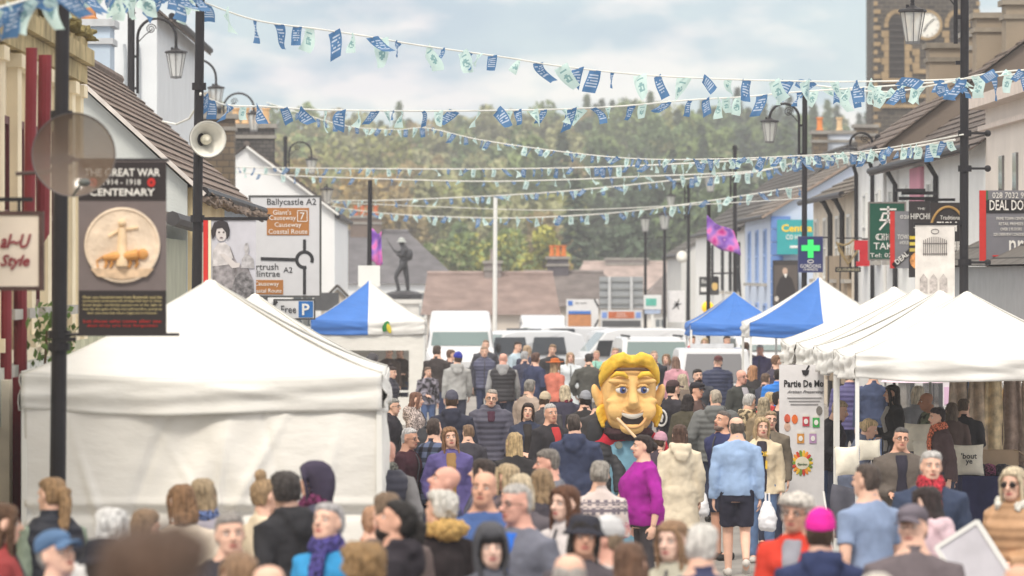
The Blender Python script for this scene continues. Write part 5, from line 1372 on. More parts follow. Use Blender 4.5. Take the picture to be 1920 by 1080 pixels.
# harp sign, red block, hat sign
t = thing('harp_sign', 'gold harp pub sign with brand lettering before the cream low house', 'sign', (X(1590, 110), 110, Z(508, 110)))
b = MB(); gp = mat('tarnished gold', (150, 130, 92), .5, .2)
b.tube([(-.22, 0, .6), (-.2, 0, .45), (0, 0, .14), (.2, 0, .42), (.23, 0, .62)], .025, 7); b.tube([(-.22, 0, .6), (-.1, 0, .56), (.02, 0, .6), (.12, 0, .68), (.23, 0, .62)], .025, 7); b.tube([(-.26, 0, .64), (0, 0, .14)], .02, 7); b.build('harp', gp, t)
b = MB()
for i in range(5): b.tube([(-.15 + i * .07, 0, .55), (-.05 + i * .03, 0, .2)], .006, 5)
b.build('strings', gp, t)
bx(t, 'name_bar', 0, .03, .56, .11, INKB, 0, .04); txt(t, 'GUINNESS', 0, .03, .5, .06, PR((200, 190, 160)), -.03)
b = MB(); b.tube([(.3, 0, .7), (.5, 0, .7)], .02, 6); b.tube([(-.25, 0, .72), (.3, 0, .72)], .014, 6); b.build('bracket', BLACK, t)
t = thing('red_sign', 'stepped red hanging sign beside the green takeaway board', 'sign', (X(1616, 105), 105, Z(499, 105)))
b = MB(); b.prism([(-.12, 0), (.16, 0), (.16, .54), (-.16, .54), (-.16, .34), (-.05, .34), (-.05, .1), (-.12, .1)], -.03, .03); b.build('panel', mat('red panel', (206, 44, 56), .5), t); b = MB(); b.bar((.1, 0, .45), (.4, 0, .45), .03, .03); b.build('bracket', BLACK, t)
t, W, H = board('pub_sign', 'pub board with a bearded man in a tall black hat, left of the blue house', 'sign', 1311, 519, 1348, 553, 150, PR((74, 74, 74)), .06)
txt(t, 'Bar', -.12, H * .75, .2, .12, INKW, -.04); bx(t, 'white_strip', -.12, H * .3, .26, .14, INKW, -.036)
poly(t, 'hat', [(.06, .36), (.28, .36), (.26, .42), (.25, .56), (.1, .56), (.09, .42)], INKB, -.036); poly(t, 'face', ell(.17, .26, .09, .13), PR((226, 190, 120)), -.036)
b = MB(); b.tube([(.1, 0, H), (.1, 0, H + .1), (.9, 0, H + .12)], .025, 6); b.tube([(.9, 0, H + .12), (.95, 0, -.2), (.9, 0, -.5)], .03, 6); b.build('bracket', BLACK, t)
t, W, H = board('splash_banner', 'white street banner with black ink splash design', 'banner', 1252, 545, 1284, 604, 160.3, PR((236, 234, 234)), .03)
b = MB()
for a, r_ in ((.3, .16), (1.2, .2), (2.1, .14), (3.0, .12), (3.9, .22), (5.1, .17)): b.tube([(0.02, -.02, H * .55), (.02 + r_ * math.cos(a), -.02, H * .55 + r_ * math.sin(a))], [.03, .006], 6)
b.build('ink_splash', INKB, t)
# traffic signs
t, W, H = board('direction_sign', 'large grey roundabout map sign listing Ballycastle and the Causeway', 'road sign', 468, 368, 601, 556, 88, mat('sign grey white', (212, 212, 216), .45, .03), .05, frame=mat('sign border', (92, 92, 92), .5), fm=.035)
SB = mat('sign black', (50, 50, 54), .5); BRW = mat('tourist brown', (176, 118, 64), .5, .04)
k = W / 133.0
def sx_(px): return (px - 534.5) * k
def sz_(py): return (556 - py) * k
txt(t, 'Ballycastle A2', sx_(547), sz_(380), 92 * k, None, SB, -.03)
o = bx(t, 'brown_panel', sx_(540), sz_(415.5), 79 * k, 51 * k, BRW, -.03); 
for s, py, w_, cx in (("Giant's", 398, 34, 529), ('Causeway', 409.5, 50, 530), ('Causeway', 422.5, 50, 540), ('Coastal Route', 434, 73, 540)): txt(t, s, sx_(cx), sz_(py), w_ * k, None, INKW, -.04)
b = MB()
for s in (-1, 1): b.box((sx_(567) + s * 9 * k, -.04, sz_(405)), (.012, .006, 20 * k)); b.box((sx_(567), -.04, sz_(405) + s * 10 * k), (18 * k, .006, .012))
b.build('pictogram_frame', INKW, t); txt(t, '7', sx_(567), sz_(405), None, 13 * k, INKW, -.04)
b = MB(); rr = 14.5 * k; cxx, czz = sx_(571), sz_(487)
b.tube([(cxx + rr * math.cos(a), -.032, czz + rr * math.sin(a)) for a in np.linspace(R(-22), R(285), 34)], [(3.2 * k, .006)] * 34, 6, ref=(0, 0, 1)); b.build('roundabout_ring', SB, t)
for nm, a, c_ in (('road_up', (571, 473), (571, 449)), ('road_down', (571, 502), (571, 552)), ('road_left', (556, 487), (489, 485))):
    b = MB(); b.bar((sx_(a[0]), -.034, sz_(a[1])), (sx_(c_[0]), -.034, sz_(c_[1])), .01, 6 * k) if nm == 'road_left' else b.box((sx_(a[0]), -.034, (sz_(a[1]) + sz_(c_[1])) / 2), (5.5 * k, .01, abs(sz_(a[1]) - sz_(c_[1])))); b.build(nm, SB, t)
txt(t, 'Portrush', sx_(492), sz_(500), 60 * k, None, SB, -.03); txt(t, 'A2', sx_(540), sz_(506), 17 * k, None, SB, -.03); txt(t, 'Portballintrae', sx_(486), sz_(513), 80 * k, None, SB, -.03) if False else txt(t, 'llintrae', sx_(502), sz_(513), 46 * k, None, SB, -.03)
bx(t, 'brown_panel', sx_(500), sz_(538.5), 62 * k, 27 * k, BRW, -.03); txt(t, 'Causeway', sx_(500), sz_(533), 46 * k, None, INKW, -.04); txt(t, 'Coastal Route', sx_(498), sz_(545), 60 * k, None, INKW, -.04)
for x in (-.35, .35): b = MB(); b.tube([(x, .06, H), (x, .06, .15 - Z(556, 88))], .045, 10); b.build('post', GREYM, t)
t, W, H = board('parking_sign', 'white arrow sign reading Free with blue P below the map sign', 'road sign', 514, 562, 590, 598, 87.6, mat('sign white', (226, 226, 228), .45, .03), .04, frame=mat('sign border', (70, 70, 72), .5), fm=.025)
poly(t, 'arrow_tip', [(-W / 2, 0), (-W / 2, H), (-W / 2 - .13, H / 2)], mat('sign white', (226, 226, 228), .45, .03), 0, .036)
b = MB(); b.bar((-W / 2 - .06, -.03, H / 2), (-W / 2 + .05, -.03, H * .92), .012, .045); b.bar((-W / 2 - .06, -.03, H / 2), (-W / 2 + .05, -.03, H * .08), .012, .045); b.build('chevron', SB, t)
txt(t, 'Free', -.1, H * .5, .26, .13, SB, -.03); bx(t, 'blue_square', .2, H * .5, .25, .28, mat('sign blue', (44, 112, 184), .45), -.026); txt(t, 'P', .2, H * .5, None, .2, INKW, -.038, bold=.02)
b = MB(); b.tube([(.05, .05, 0), (.05, .05, -Z(598, 87.6) + .15)], .04, 8); b.build('post', GREYM, t)
t, W, H = board('direction_sign', 'far white arrow sign with blue and brown panels beside the roundabout', 'road sign', 1062, 561, 1122, 614, 175, mat('sign white', (222, 222, 224), .45, .03), .04)
bx(t, 'brown_panel', -.1, H * .26, W * .72, H * .44, mat('faded brown', (196, 136, 92), .5), -.03); bx(t, 'blue_panel', -.1, H * .52, W * .7, H * .13, mat('sign blue', (70, 120, 200), .45), -.03); bx(t, 'blue_square', -.42, H * .86, .16, .16, mat('sign blue', (70, 120, 200), .45), -.03)
b = MB(); b.bar((W / 2 - .14, -.03, H), (W / 2, -.03, H * .72), .01, .06); b.bar((W / 2 - .14, -.03, 0), (W / 2, -.03, H * .28), .01, .06); b.build('chevron', SB, t)
txt(t, 'Car park', -.05, H * .86, .4, .07, SB, -.03)
for x in (-.3, .3): b = MB(); b.tube([(x, .05, .0), (x, .05, -Z(614, 175))], .04, 8); b.build('post', GREYM, t)
t, W, H = board('tourist_sign', 'dark grey framed sign with orange strip and two blue squares', 'road sign', 1126, 581, 1204, 616, 172, mat('sign pale', (206, 206, 208), .5), .05)
bx(t, 'dark_strip', 0, H * .26, W * .92, H * .34, PR((84, 86, 90)), -.03); bx(t, 'orange_strip', 0, H * .72, W * .62, H * .36, mat('orange brown', (190, 104, 66), .5), -.03); txt(t, 'Giants', 0, H * .79, .3, .07, INKW, -.04); txt(t, 'Causeway', 0, H * .65, .4, .07, INKW, -.04)
for s in (-1, 1): bx(t, 'blue_square', s * .58, H * .72, .17, .2, mat('sign blue', (120, 150, 214), .45), -.03)
for x in (-.4, .4): b = MB(); b.tube([(x, .05, .0), (x, .05, -Z(616, 172))], .05, 8); b.build('post', BLACK, t)
t, W, H = board('traffic_sign', 'bare grey back of a big traffic sign with aluminium stiffeners', 'road sign', 1124, 519, 1206, 578, 178, mat('bare aluminium', (156, 160, 164), .5, .06), .03)
for i in range(4): bx(t, 'stiffener', 0, H * (.14 + .24 * i), W, .05, GREYM, -.04, .05)
for x in (-.42, .36): b = MB(); b.tube([(x, -.09, H), (x, -.09, -Z(578, 178))], .06, 8); b.build('post', mat('pale post', (196, 198, 200), .5), t)
t, W, H = board('bus_stop_flag', 'white and teal bus stop flag beside the bare sign back', 'sign', 1207, 553, 1240, 580, 170, mat('sign white', (226, 228, 230), .45, .03), .05)
bx(t, 'teal_panel', -.05, H * .5, W * .6, H * .5, mat('teal panel', (96, 184, 168), .5), -.03); bx(t, 'blue_strip', 0, -.08, W * .9, .14, mat('pale blue', (170, 186, 214), .5), 0); b = MB(); b.tube([(0, .06, H), (0, .06, -Z(580, 170))], .05, 8); b.build('post', WHITEM, t)
# ------------------------------------------------------------------ bunting
def thin_cloth(name, rgb):
    m, nt, b = newmat(name); c = lin(rgb) + (1,)
    tc = nt.nodes.new('ShaderNodeTexCoord'); n = nt.nodes.new('ShaderNodeTexNoise'); n.inputs['Scale'].default_value = 7; nt.links.new(tc.outputs['Object'], n.inputs['Vector'])
    r = nt.nodes.new('ShaderNodeValToRGB'); r.color_ramp.elements[0].color = tuple(v * .88 for v in c[:3]) + (1,); r.color_ramp.elements[1].color = tuple(min(1, v * 1.1) for v in c[:3]) + (1,); nt.links.new(n.outputs['Fac'], r.inputs[0])
    nt.links.new(r.outputs[0], b.inputs['Base Color']); b.inputs['Roughness'].default_value = .6
    tr = nt.nodes.new('ShaderNodeBsdfTranslucent'); nt.links.new(r.outputs[0], tr.inputs['Color']); ms = nt.nodes.new('ShaderNodeMixShader'); ms.inputs[0].default_value = .45
    nt.links.new(b.outputs[0], ms.inputs[1]); nt.links.new(tr.outputs[0], ms.inputs[2]); nt.links.new(ms.outputs[0], nt.nodes['Material Output'].inputs[0])
    return m
FB = [thin_cloth('blue bunting', (86, 130, 178)), thin_cloth('bunting lettering', (196, 210, 230))]
FMN = [thin_cloth('mint bunting', (214, 238, 234)), thin_cloth('bunting emblem', (146, 186, 188))]
FLAGS = []
rf = random.Random(3)
for k in range(16):
    blue = k % 2 == 0
    curl, sw, tw = rf.uniform(-1.2, 1.2), rf.gauss(-.25, .6), rf.uniform(-.8, .8)
    if k in (4, 9): tw *= 2.5; sw -= .8
    g = MB(); nu, nv = 8, 16
    def fn(u, v, curl=curl, sw=sw, tw=tw):
        w_ = .08 * (1 - .06 * v); ph_ = tw * v * 2.2
        return ((u - .5) * 2 * w_ * math.cos(ph_) + sw * .15 * v + .09 * curl * v * v, .11 * math.sin(v * 2.6 + sw) * v * curl + (u - .5) * 2 * w_ * math.sin(ph_) + .01 * math.sin(u * 6 + v * 5), -.30 * v * (1 - .22 * min(1, abs(sw))))
    g.grid(fn, nu, nv)
    for j in range(nv):
        for i in range(nu):
            if blue and 3 <= j <= 11 and 1 <= i <= 6 and j % 2 == 1 and rf.random() < .8: g.m[j * nu + i] = 1
            if not blue and ((6 <= j <= 11 and (i - 3.5) ** 2 + ((j - 8.5) * .8) ** 2 < 4.5 and rf.random() < .75) or (j == 3 and 2 <= i <= 5)): g.m[j * nu + i] = 1
    o = g.build('flag', FB if blue else FMN, None, smooth=True, fixn=False); FLAGS.append(o.data); bpy.data.objects.remove(o)
def spline(pts, n):
    P_ = [Vector(p) for p in pts]; out = []
    seg = len(P_) - 1
    for i in range(seg):
        a, b, c, d = P_[max(0, i - 1)], P_[i], P_[i + 1], P_[min(seg, i + 2)]
        for q in range(n):
            t_ = q / n; out.append(.5 * ((2 * b) + (c - a) * t_ + (2 * a - 5 * b + 4 * c - d) * t_ * t_ + (3 * b - a - 3 * c + d) * t_ ** 3))
    out.append(P_[-1]); return out
CORD = mat('white cord', (232, 232, 226), .8, .05)
def bunting(label, pts, dl, dr, step, size, lean=0, wild=1.0, r=.010, seed=0, flags=True, name='bunting'):
    """pts: photo points the cord passes; its distance runs from dl to dr across them"""
    rq = random.Random(seed); x0, x1 = pts[0][0], pts[-1][0]
    P_ = [at(px, py, dl + (dr - dl) * (px - x0) / (x1 - x0)) for px, py in pts]
    C = spline(P_, 10); base = C[0]
    t = thing(name, label, 'bunting' if flags else 'cable', base, 0, 'strings of bunting over the street' if flags else None)
    b = MB(); b.tube([p - base for p in C], r, 6); b.build('cord', CORD, t)
    if not flags: return t
    acc, nxt, k = 0, step * .4, 0
    for i in range(1, len(C)):
        sg = (C[i] - C[i - 1]).length
        while acc + sg >= nxt:
            p = C[i - 1].lerp(C[i], (nxt - acc) / sg)
            if k < 98:
                mi = rq.randrange(8) * 2 + (k % 2 if rq.random() < .93 else 1 - k % 2)
                o = bpy.data.objects.new('flag', FLAGS[mi]); COL.objects.link(o); o.parent = t; o.location = p - base
                s_ = size / .3 * rq.uniform(.7, 1.15)
                o.scale = (s_, s_, s_ * rq.uniform(.85, 1.1))
                o.rotation_euler = (rq.gauss(0, .3 * wild), rq.gauss(lean, .4 * wild), rq.gauss(0, 1.0))
            nxt += step * rq.choice((.5, .7, .85, 1, 1, 1.1, 1.3, 1.6)); k += 1
        acc += sg
    return t
bunting('topmost bunting string crossing the open sky from the upper left to the right post', [(376, 2), (480, 38), (600, 55), (700, 70), (780, 84), (950, 108), (1050, 124), (1200, 140), (1350, 148), (1450, 151), (1600, 153), (1800, 148), (1930, 136)], 56, 66, .30, .3, -.1, 1.0, seed=1)
bunting('second bunting string at skyline height tied to the loudspeaker pole', [(372, 172), (420, 196), (500, 200), (600, 206), (800, 208), (1000, 206), (1150, 200), (1300, 187), (1390, 182), (1500, 172), (1650, 162), (1808, 150)], 56, 65.6, .27, .24, -.1, .8, seed=2)
bunting('third bunting string dipping from the left lamps across the wood to the right post', [(500, 192), (640, 234), (740, 243), (800, 240), (900, 262), (1050, 284), (1200, 298), (1350, 298), (1500, 292), (1600, 286), (1700, 272), (1806, 252)], 118, 65.7, .5, .19, -.2, 1.1, seed=3)
bunting('fourth bunting string, level with the lantern behind the white gable', [(424, 313), (630, 316), (900, 317), (1100, 314), (1300, 306), (1500, 294), (1650, 285), (1790, 262)], 138, 66.2, .95, .22, 0, .5, r=.015, seed=4)
bunting('fifth bunting string just under the level one, sparse small flags', [(424, 322), (560, 330), (700, 335), (900, 340), (1060, 337), (1200, 331), (1400, 322), (1505, 305), (1640, 292)], 138, 104, .85, .2, 0, .7, r=.015, seed=5)
bunting('sixth bunting string reaching the lamp behind the green cross sign', [(620, 376), (700, 376), (800, 373), (1000, 363), (1150, 350), (1300, 334), (1420, 322), (1507, 300)], 148, 104, .82, .23, 0, .8, r=.016, seed=6)
bunting('lowest bunting string above the statue and far roofs', [(613, 386), (700, 398), (800, 405), (950, 409), (1100, 403), (1200, 394), (1300, 381), (1400, 366), (1507, 348)], 149, 104.3, .78, .25, .1, .8, r=.016, seed=7)
bunting('thin bare wire between the two lowest bunting strings', [(615, 379), (850, 389), (1050, 394), (1300, 384), (1505, 372)], 149, 104.2, 1, 1, flags=False, name='wire')
bunting('large out-of-focus bunting flags in the top left corner', [(-30, 22), (20, 8), (60, -4), (125, -20)], 33, 33.5, .075, .27, .1, .8, r=.008, seed=9)
bunting('blurred bunting bit along the top edge right of the near post', [(120, -30), (180, -18), (250, -8), (300, -20), (370, -6)], 40, 50, .22, .26, .3, 1.2, r=.008, seed=10)
bunting('short bunting run leaving the right post towards the upper right edge', [(1500, 156), (1650, 172), (1760, 158), (1850, 138), (1935, 130)], 68, 62, .36, .25, .1, 1.0, seed=12)
t = thing('slack_cord', 'slack white rope looping from the loudspeaker pole to the slate roof', 'rope', at(376, 175, 55.8))
b = MB(); b.tube([at(px, py, d) - t.location for px, py, d in ((376, 175, 55.8), (372, 195, 57), (355, 222, 60), (330, 233, 64), (305, 228, 67))], .014, 6); b.build('cord', CORD, t)

# ------------------------------------------------------------------ soldier statue
dT = 170.0
t = thing('war_memorial', 'dark bronze soldier statue advancing with rifle on a white plinth', 'statue', (X(757, dT), dT, 0))
BRZ = mat('dark bronze', (70, 70, 74), .45, .25, 5, .3, 20, metal=.3)
zb = Z(554, dT)
b = MB(); b.box((0, 0, (zb - .25) / 2 + .1), (1.05, 1.05, zb - .45)); b.box((0, 0, .2), (1.7, 1.7, .4)); b.box((0, 0, zb - .2), (1.25, 1.25, .14)); b.build('plinth', mat('pale granite', (222, 220, 216), .7, .08, 5), t)
b = MB(); b.box((0, -.53, zb * .6), (.8, .02, .9)); b.build('plaque', mat('dark plaque', (92, 90, 92), .5), t)
b = MB(); b.ball((0, 0, zb), (.66, .6, .18)); b.box((0, 0, zb - .08), (1.2, 1.0, .16)); b.build('bronze_base', BRZ, t)
s = 105 / (F / dT) / 1.85
b = MB(); V = lambda x, y, z: Vector((x * s, y * s, zb + .1 + z * s))
b.tube([V(-.02, 0, .95), V(.02, 0, 1.15), V(.03, 0, 1.4), V(.0, 0, 1.5), V(-.04, 0, 1.56)], [(.15 * s, .17 * s), (.14 * s, .17 * s), (.15 * s, .2 * s), (.12 * s, .14 * s), .06 * s], 14)
b.ball(V(-.07, 0, 1.64), (.095 * s, .09 * s, .12 * s))
b.tube([V(-.02, -.09, .95), V(-.22, -.1, .62), V(-.26, -.1, .5), V(-.16, -.1, .1), V(-.16, -.1, .02)], [.11 * s, .085 * s, .07 * s, .06 * s, .05 * s], 10); b.tube([V(-.14, -.1, .03), V(-.3, -.1, .03)], [.055 * s, .045 * s], 8)
b.tube([V(.02, .09, .95), V(.1, .1, .52), V(.14, .1, .1), V(.14, .1, .02)], [.115 * s, .085 * s, .065 * s, .05 * s], 10); b.tube([V(.16, .1, .03), V(-.0, .1, .03)], [.055 * s, .045 * s], 8)
b.tube([V(.05, -.2, 1.42), V(-.06, -.24, 1.22), V(-.24, -.16, 1.24)], [.07 * s, .06 * s, .045 * s], 10); b.tube([V(.0, .2, 1.42), V(-.2, .22, 1.3), V(-.34, .1, 1.4)], [.07 * s, .06 * s, .045 * s], 10)
b.ball(V(.2, 0, 1.25), (.11 * s, .16 * s, .2 * s))
soft(b.build('soldier', BRZ, t), .03, 2)
b = MB(); b.tube([V(.02, -.16, 1.08), V(-.14, -.16, 1.2), V(-.3, -.1, 1.36), V(-.48, -.06, 1.62)], [.05 * s, .04 * s, .025 * s, .016 * s], 8); b.tube([V(-.46, -.07, 1.6), V(-.58, -.05, 1.8)], [.014 * s, .004], 6); b.build('rifle', BRZ, t)
b = MB(); b.lathe([(.02 * s, .12 * s), (.1 * s, .08 * s), (.12 * s, 0), (.17 * s, -.02 * s), (.17 * s, -.035 * s), (.1 * s, -.02 * s)], tuple(V(-.07, 0, 1.7)), 18); b.build('helmet', mat('pale verdigris', (176, 180, 176), .5, .2, 8), t)

# ------------------------------------------------------------------ vehicles
VW = mat('white car paint', (212, 214, 218), .22, .03, 2, spec=.5)
VGL = mat_glass('vehicle glass', (104, 124, 124), .05); VDK = mat_glass('dark vehicle glass', (48, 52, 58), .06)
TYRE = mat('tyre rubber', (40, 40, 42), .85); RIM = mat('wheel rim', (170, 172, 174), .35, .05, metal=.6); TRIM = mat('black trim', (44, 44, 48), .6); LENS = mat_clear('lamp lens', (236, 238, 240), .7)
def vehicle(name, label, x, y, rz, L_, W_, prof, glass, win, front='van', group='white vehicles parked at the far end', rail=False, body=VW, cat='van'):
    """prof: (length position, z) closed outline; cross-section tucks in towards the roof. front faces local -Y"""
    t = thing(name, label, cat, (x, y, 0), rz, group)
    zt = max(p[1] for p in prof); hw = W_ / 2
    def tuck(z): return hw * (1 - .13 * max(0, (z - zt * .5) / (zt * .5)) ** 1.5) if z > zt * .5 else hw * (1 - .06 * max(0, (.5 - z)))
    n = len(prof); b = MB(); cols = [-1, -.96, -.85, 0, .85, .96, 1]
    vs = []
    for c in cols:
        for (yy, z) in prof:
            k = .02 if abs(c) == 1 else 0
            zc = sum(p[1] for p in prof) / n; yc = sum(p[0] for p in prof) / n
            f = (1 - .05 * (abs(c) == 1) - .012 * (abs(c) == .96))
            vs.append((c * tuck(z), yc + (yy - yc) * f, zc + (z - zc) * f))
    fs = []
    for i in range(len(cols) - 1):
        for j in range(n): fs.append((i * n + j, i * n + (j + 1) % n, (i + 1) * n + (j + 1) % n, (i + 1) * n + j))
    fs += [tuple(range(n)), tuple(range(len(cols) * n - 1, (len(cols) - 1) * n - 1, -1))]
    b.add(vs, fs); b.build('body', body, t, smooth=False)
    for nm, a, c, kx in glass:   # panes on sloping ends: a lower (y,z), c upper
        dy, dz = c[0] - a[0], c[1] - a[1]; ln = math.hypot(dy, dz); ny, nz = -dz / ln, dy / ln
        if ny * (a[0] + c[0]) < 0: ny, nz = -ny, -nz
        q = MB(); o = .015
        q.add([(-tuck(a[1]) * kx, a[0] + ny * o, a[1] + nz * o), (tuck(a[1]) * kx, a[0] + ny * o, a[1] + nz * o), (tuck(c[1]) * kx * .96, c[0] + ny * o, c[1] + nz * o), (-tuck(c[1]) * kx * .96, c[0] + ny * o, c[1] + nz * o)], [(0, 1, 2, 3)])
        q.build(nm, VGL if nm == 'windscreen' else VDK, t)
    for s in (-1, 1):
        for (y0, y1, z0, z1) in win:
            q = MB(); q.add([(s * (tuck(z0) + .012), y0, z0), (s * (tuck(z0) + .012), y1, z0), (s * (tuck(z1) + .012), y1 - .06, z1), (s * (tuck(z1) + .012), y0 + .12, z1)], [(0, 1, 2, 3)]); q.build('side_window', VDK, t)
        for yy in (-L_ / 2 + .85, L_ / 2 - .95):
            q = MB(); q.lathe([(.2, -.1), (.33, -.1), (.34, -.08), (.34, .08), (.33, .1), (.2, .1)], (s * (hw - .08), yy, .34), 20, 0, 'X'); o = q.build('wheel', TYRE, t); q = MB(); q.lathe([(.0, s * .11), (.2, s * .1), (.21, s * .06)], (s * (hw - .08), yy, .34), 16, 0, 'X'); q.build('rim', RIM, o)
        q = MB(); q.ball((s * (hw + .13), -L_ / 2 + 1.3, zt * .56), (.08, .06, .14)); q.bar((s * (hw - .02), -L_ / 2 + 1.3, zt * .53), (s * (hw + .1), -L_ / 2 + 1.3, zt * .54), .04, .04); q.build('mirror', TRIM, t)
        q = MB(); q.ball((s * hw * .76, -L_ / 2 + .08, zt * .36), (.17, .06, .11)); q.build('headlight', LENS, t)
        q = MB(); q.box((s * hw * .9, L_ / 2 - .01, zt * .45), (.12, .06, .4)); q.build('tail_light', mat('red lens', (176, 30, 34), .3), t)
    q = MB(); q.box((0, -L_ / 2 + .0, zt * .3), (W_ * .6, .06, .16)); q.box((0, -L_ / 2 - .02, .28), (W_ * .92, .1, .16)); q.build('grille', TRIM, t)
    q = MB(); q.box((0, -L_ / 2 - .08, .42), (.52, .02, .11)); q.build('number_plate', mat('plate white', (236, 236, 226), .5), t)
    if rail:
        for s in (-1, 1): q = MB(); q.tube([(s * hw * .7, -L_ * .1, zt + .03), (s * hw * .7, L_ * .35, zt + .03)], .025, 6); q.build('roof_rail', TRIM, t)
    return t
def vanprof(L_, H_): h = L_ / 2; return [(-h, .3), (-h, .95), (-h + .18, 1.1), (-h + .75, 1.32), (-h + 1.35, H_ - .32), (-h + 1.6, H_ - .06), (-h + 2.1, H_), (h - .1, H_ - .02), (h, H_ - .15), (h, .3)]
def carprof(L_, H_): h = L_ / 2; return [(-h, .3), (-h, .75), (-h + .15, .88), (-h + 1.1, 1.0), (-h + 1.75, H_ - .08), (-h + 2.1, H_), (h - .7, H_), (h - .25, H_ - .12), (h, 1.0), (h, .3)]
def gl(L_, H_, van=True):
    h = L_ / 2
    return [('windscreen', (-h + .8, 1.38) if van else (-h + 1.15, 1.03), (-h + 1.33, H_ - .38) if van else (-h + 1.72, H_ - .12), .88)]
dV = 138.0; HV = Z(584, dV)
vehicle('van', 'tall white van facing us behind the crowd, pale windscreen', X(863, dV), dV + 2.9, 0, 5.8, (X(927, dV) - X(800, dV)), vanprof(5.8, HV), gl(5.8, HV), [(-2.1, -1.2, 1.3, 1.85)])
dM = 160.0
vehicle('minibus', 'white people carrier seen side-on with dark windows', X(1024, dM), dM + 1, R(-76), 4.0, 1.8, vanprof(4.0, Z(613, dM)), gl(4.0, Z(613, dM)), [(-1.2, -.3, 1.05, 1.62), (-.2, .8, 1.05, 1.62)])
dM2 = 146.0
vehicle('van', 'white van roof peeping over the side-on people carrier', X(1020, 176), 179, 0, 5.4, 1.75, vanprof(5.4, Z(592, 176)), gl(5.4, Z(592, 176)), [(-1.6, -.6, 1.2, 1.8)])
vehicle('car', 'white car half hidden right of the tall van', X(958, 142), 145, R(-70), 4.4, 1.9, carprof(4.4, Z(622, 142)), gl(4.4, Z(622, 142), False), [(-.9, .2, 1.05, 1.55), (.3, 1.4, 1.05, 1.55)], cat='car')
vehicle('car', 'white pickup-shaped car between the sign posts', X(1170, 139), 142, R(-82), 4.6, 1.9, carprof(4.6, Z(618, 139)), gl(4.6, Z(618, 139), False), [(-.9, .2, 1.05, 1.5), (.3, 1.4, 1.05, 1.5)], cat='car')
vehicle('car', 'white estate car facing us with roof rails right of the giant head', X(1232, 124), 126, R(4), 4.5, 1.9, carprof(4.5, Z(634, 124)), gl(4.5, Z(634, 124), False), [(-.7, .4, 1.05, 1.5), (.5, 1.6, 1.05, 1.5)], rail=True, cat='car')
vehicle('car', 'white car tail behind the pickup-shaped one', X(1195, 150), 152, R(20), 4.4, 1.85, carprof(4.4, Z(622, 150)), gl(4.4, Z(622, 150), False), [(-.7, .4, 1.0, 1.45)], cat='car')
vehicle('van', 'white van side behind the legs of the plain blue canopy', X(1440, 128), 131, R(8), 4.8, 2.0, vanprof(4.8, 2.0), gl(4.8, 2.0), [(-1.5, -.6, 1.2, 1.7)])
vehicle('car', 'white car bonnet visible through the window of the striped tent', X(655, 126), 128, R(-80), 4.2, 1.8, carprof(4.2, 1.5), gl(4.2, 1.5, False), [(-.7, .4, 1.0, 1.35)], cat='car')
# police style 4x4 seen from behind
dP = 104.0; WP = X(1394, dP) - X(1284, dP) + .45; HP = Z(655, dP)
t = vehicle('police_car', 'white four-wheel drive with red and yellow chevrons on its tail', X(1340, dP), dP + 2.3, 0, 4.5, WP, [(-2.25, .35), (-2.25, .85), (-1.3, 1.1), (-.6, HP - .05), (-.2, HP), (1.75, HP), (1.9, HP - .05), (2.22, 1.08), (2.25, 1.0), (2.25, .4)][::-1], [], [(-.3, .6, 1.1, 1.6), (.7, 1.6, 1.1, 1.6)], cat='police car', group=None)
t.rotation_euler = (0, 0, math.pi)
q = MB(); q.add([(-WP * .39, 2.235, 1.12), (WP * .39, 2.235, 1.12), (WP * .335, 1.93, HP - .1), (-WP * .335, 1.93, HP - .1)], [(0, 1, 2, 3)]); q.build('rear_window', mat_glass('rear glass', (110, 110, 114), .1), t)
for i in range(8):
    for s in (-1, 1):
        q = MB(); x0 = s * i * .11; x1 = s * (i * .11 + .11); q.add([(x0, 2.275, .5), (x1, 2.275, .5), (x1 - s * -.0 + s * .0, 2.275, .98), (x0, 2.275, .98)], [(0, 1, 2, 3)]); q.xf(Matrix(((1, 0, s * -.35, s * .25), (0, 1, 0, 0), (0, 0, 1, 0), (0, 0, 0, 1)))); q.build('chevron', mat('chevron red', (226, 62, 44), .4) if i % 2 else mat('chevron yellow', (240, 226, 60), .4), t)
q = MB(); q.box((0, 1.2, HP + .05), (.9, .25, .1)); q.build('light_bar', mat('light bar', (206, 208, 212), .3), t)
q = MB(); q.box((0, 2.3, .42), (WP * .94, .14, .2)); q.build('rear_bumper', TRIM, t)

# ------------------------------------------------------------------ the giant puppet
dG = 58.7
t = thing('carnival_giant', 'carnival giant costume with huge blond foam head, red shirt and blue dungarees', 'costume', (X(1178, dG), dG, 0), R(6))
KG = 140 * dG / F / 1.0          # head height in metres
GSK = mat('painted foam skin', (232, 188, 122), .6, .18, 4, .45, 16, spec=.25); GHR = mat('painted yellow hair', (232, 188, 66), .62, .25, 7, .5, 22); GBL = mat('giant black', (46, 36, 34), .5)
zc = Z(810, dG)
HB = [(0, -.2, .05, .16), (.04, -.33, .1, .25), (.12, -.40, .22, .33), (.22, -.41, .3, .37), (.35, -.41, .36, .405), (.5, -.40, .4, .43), (.62, -.40, .4, .435), (.75, -.385, .4, .43), (.86, -.33, .36, .39), (.94, -.22, .26, .28), (.985, -.08, .12, .12)]
S = KG; GX = .85
def GV(x, y, z): return Vector((x * S * GX, y * S, zc + z * S))
b = MB(); b.rings([(zc + z * S, 0, (f + k_) / 2 * S, w_ * S * GX, (k_ - f) / 2 * S) for z, f, k_, w_ in HB], 32, pw=2.25)
b.tube([GV(0, -.38, .72), GV(0, -.43, .56), GV(0, -.5, .40), GV(0, -.44, .335)], [.05 * S, .06 * S, .075 * S, .05 * S], 12)
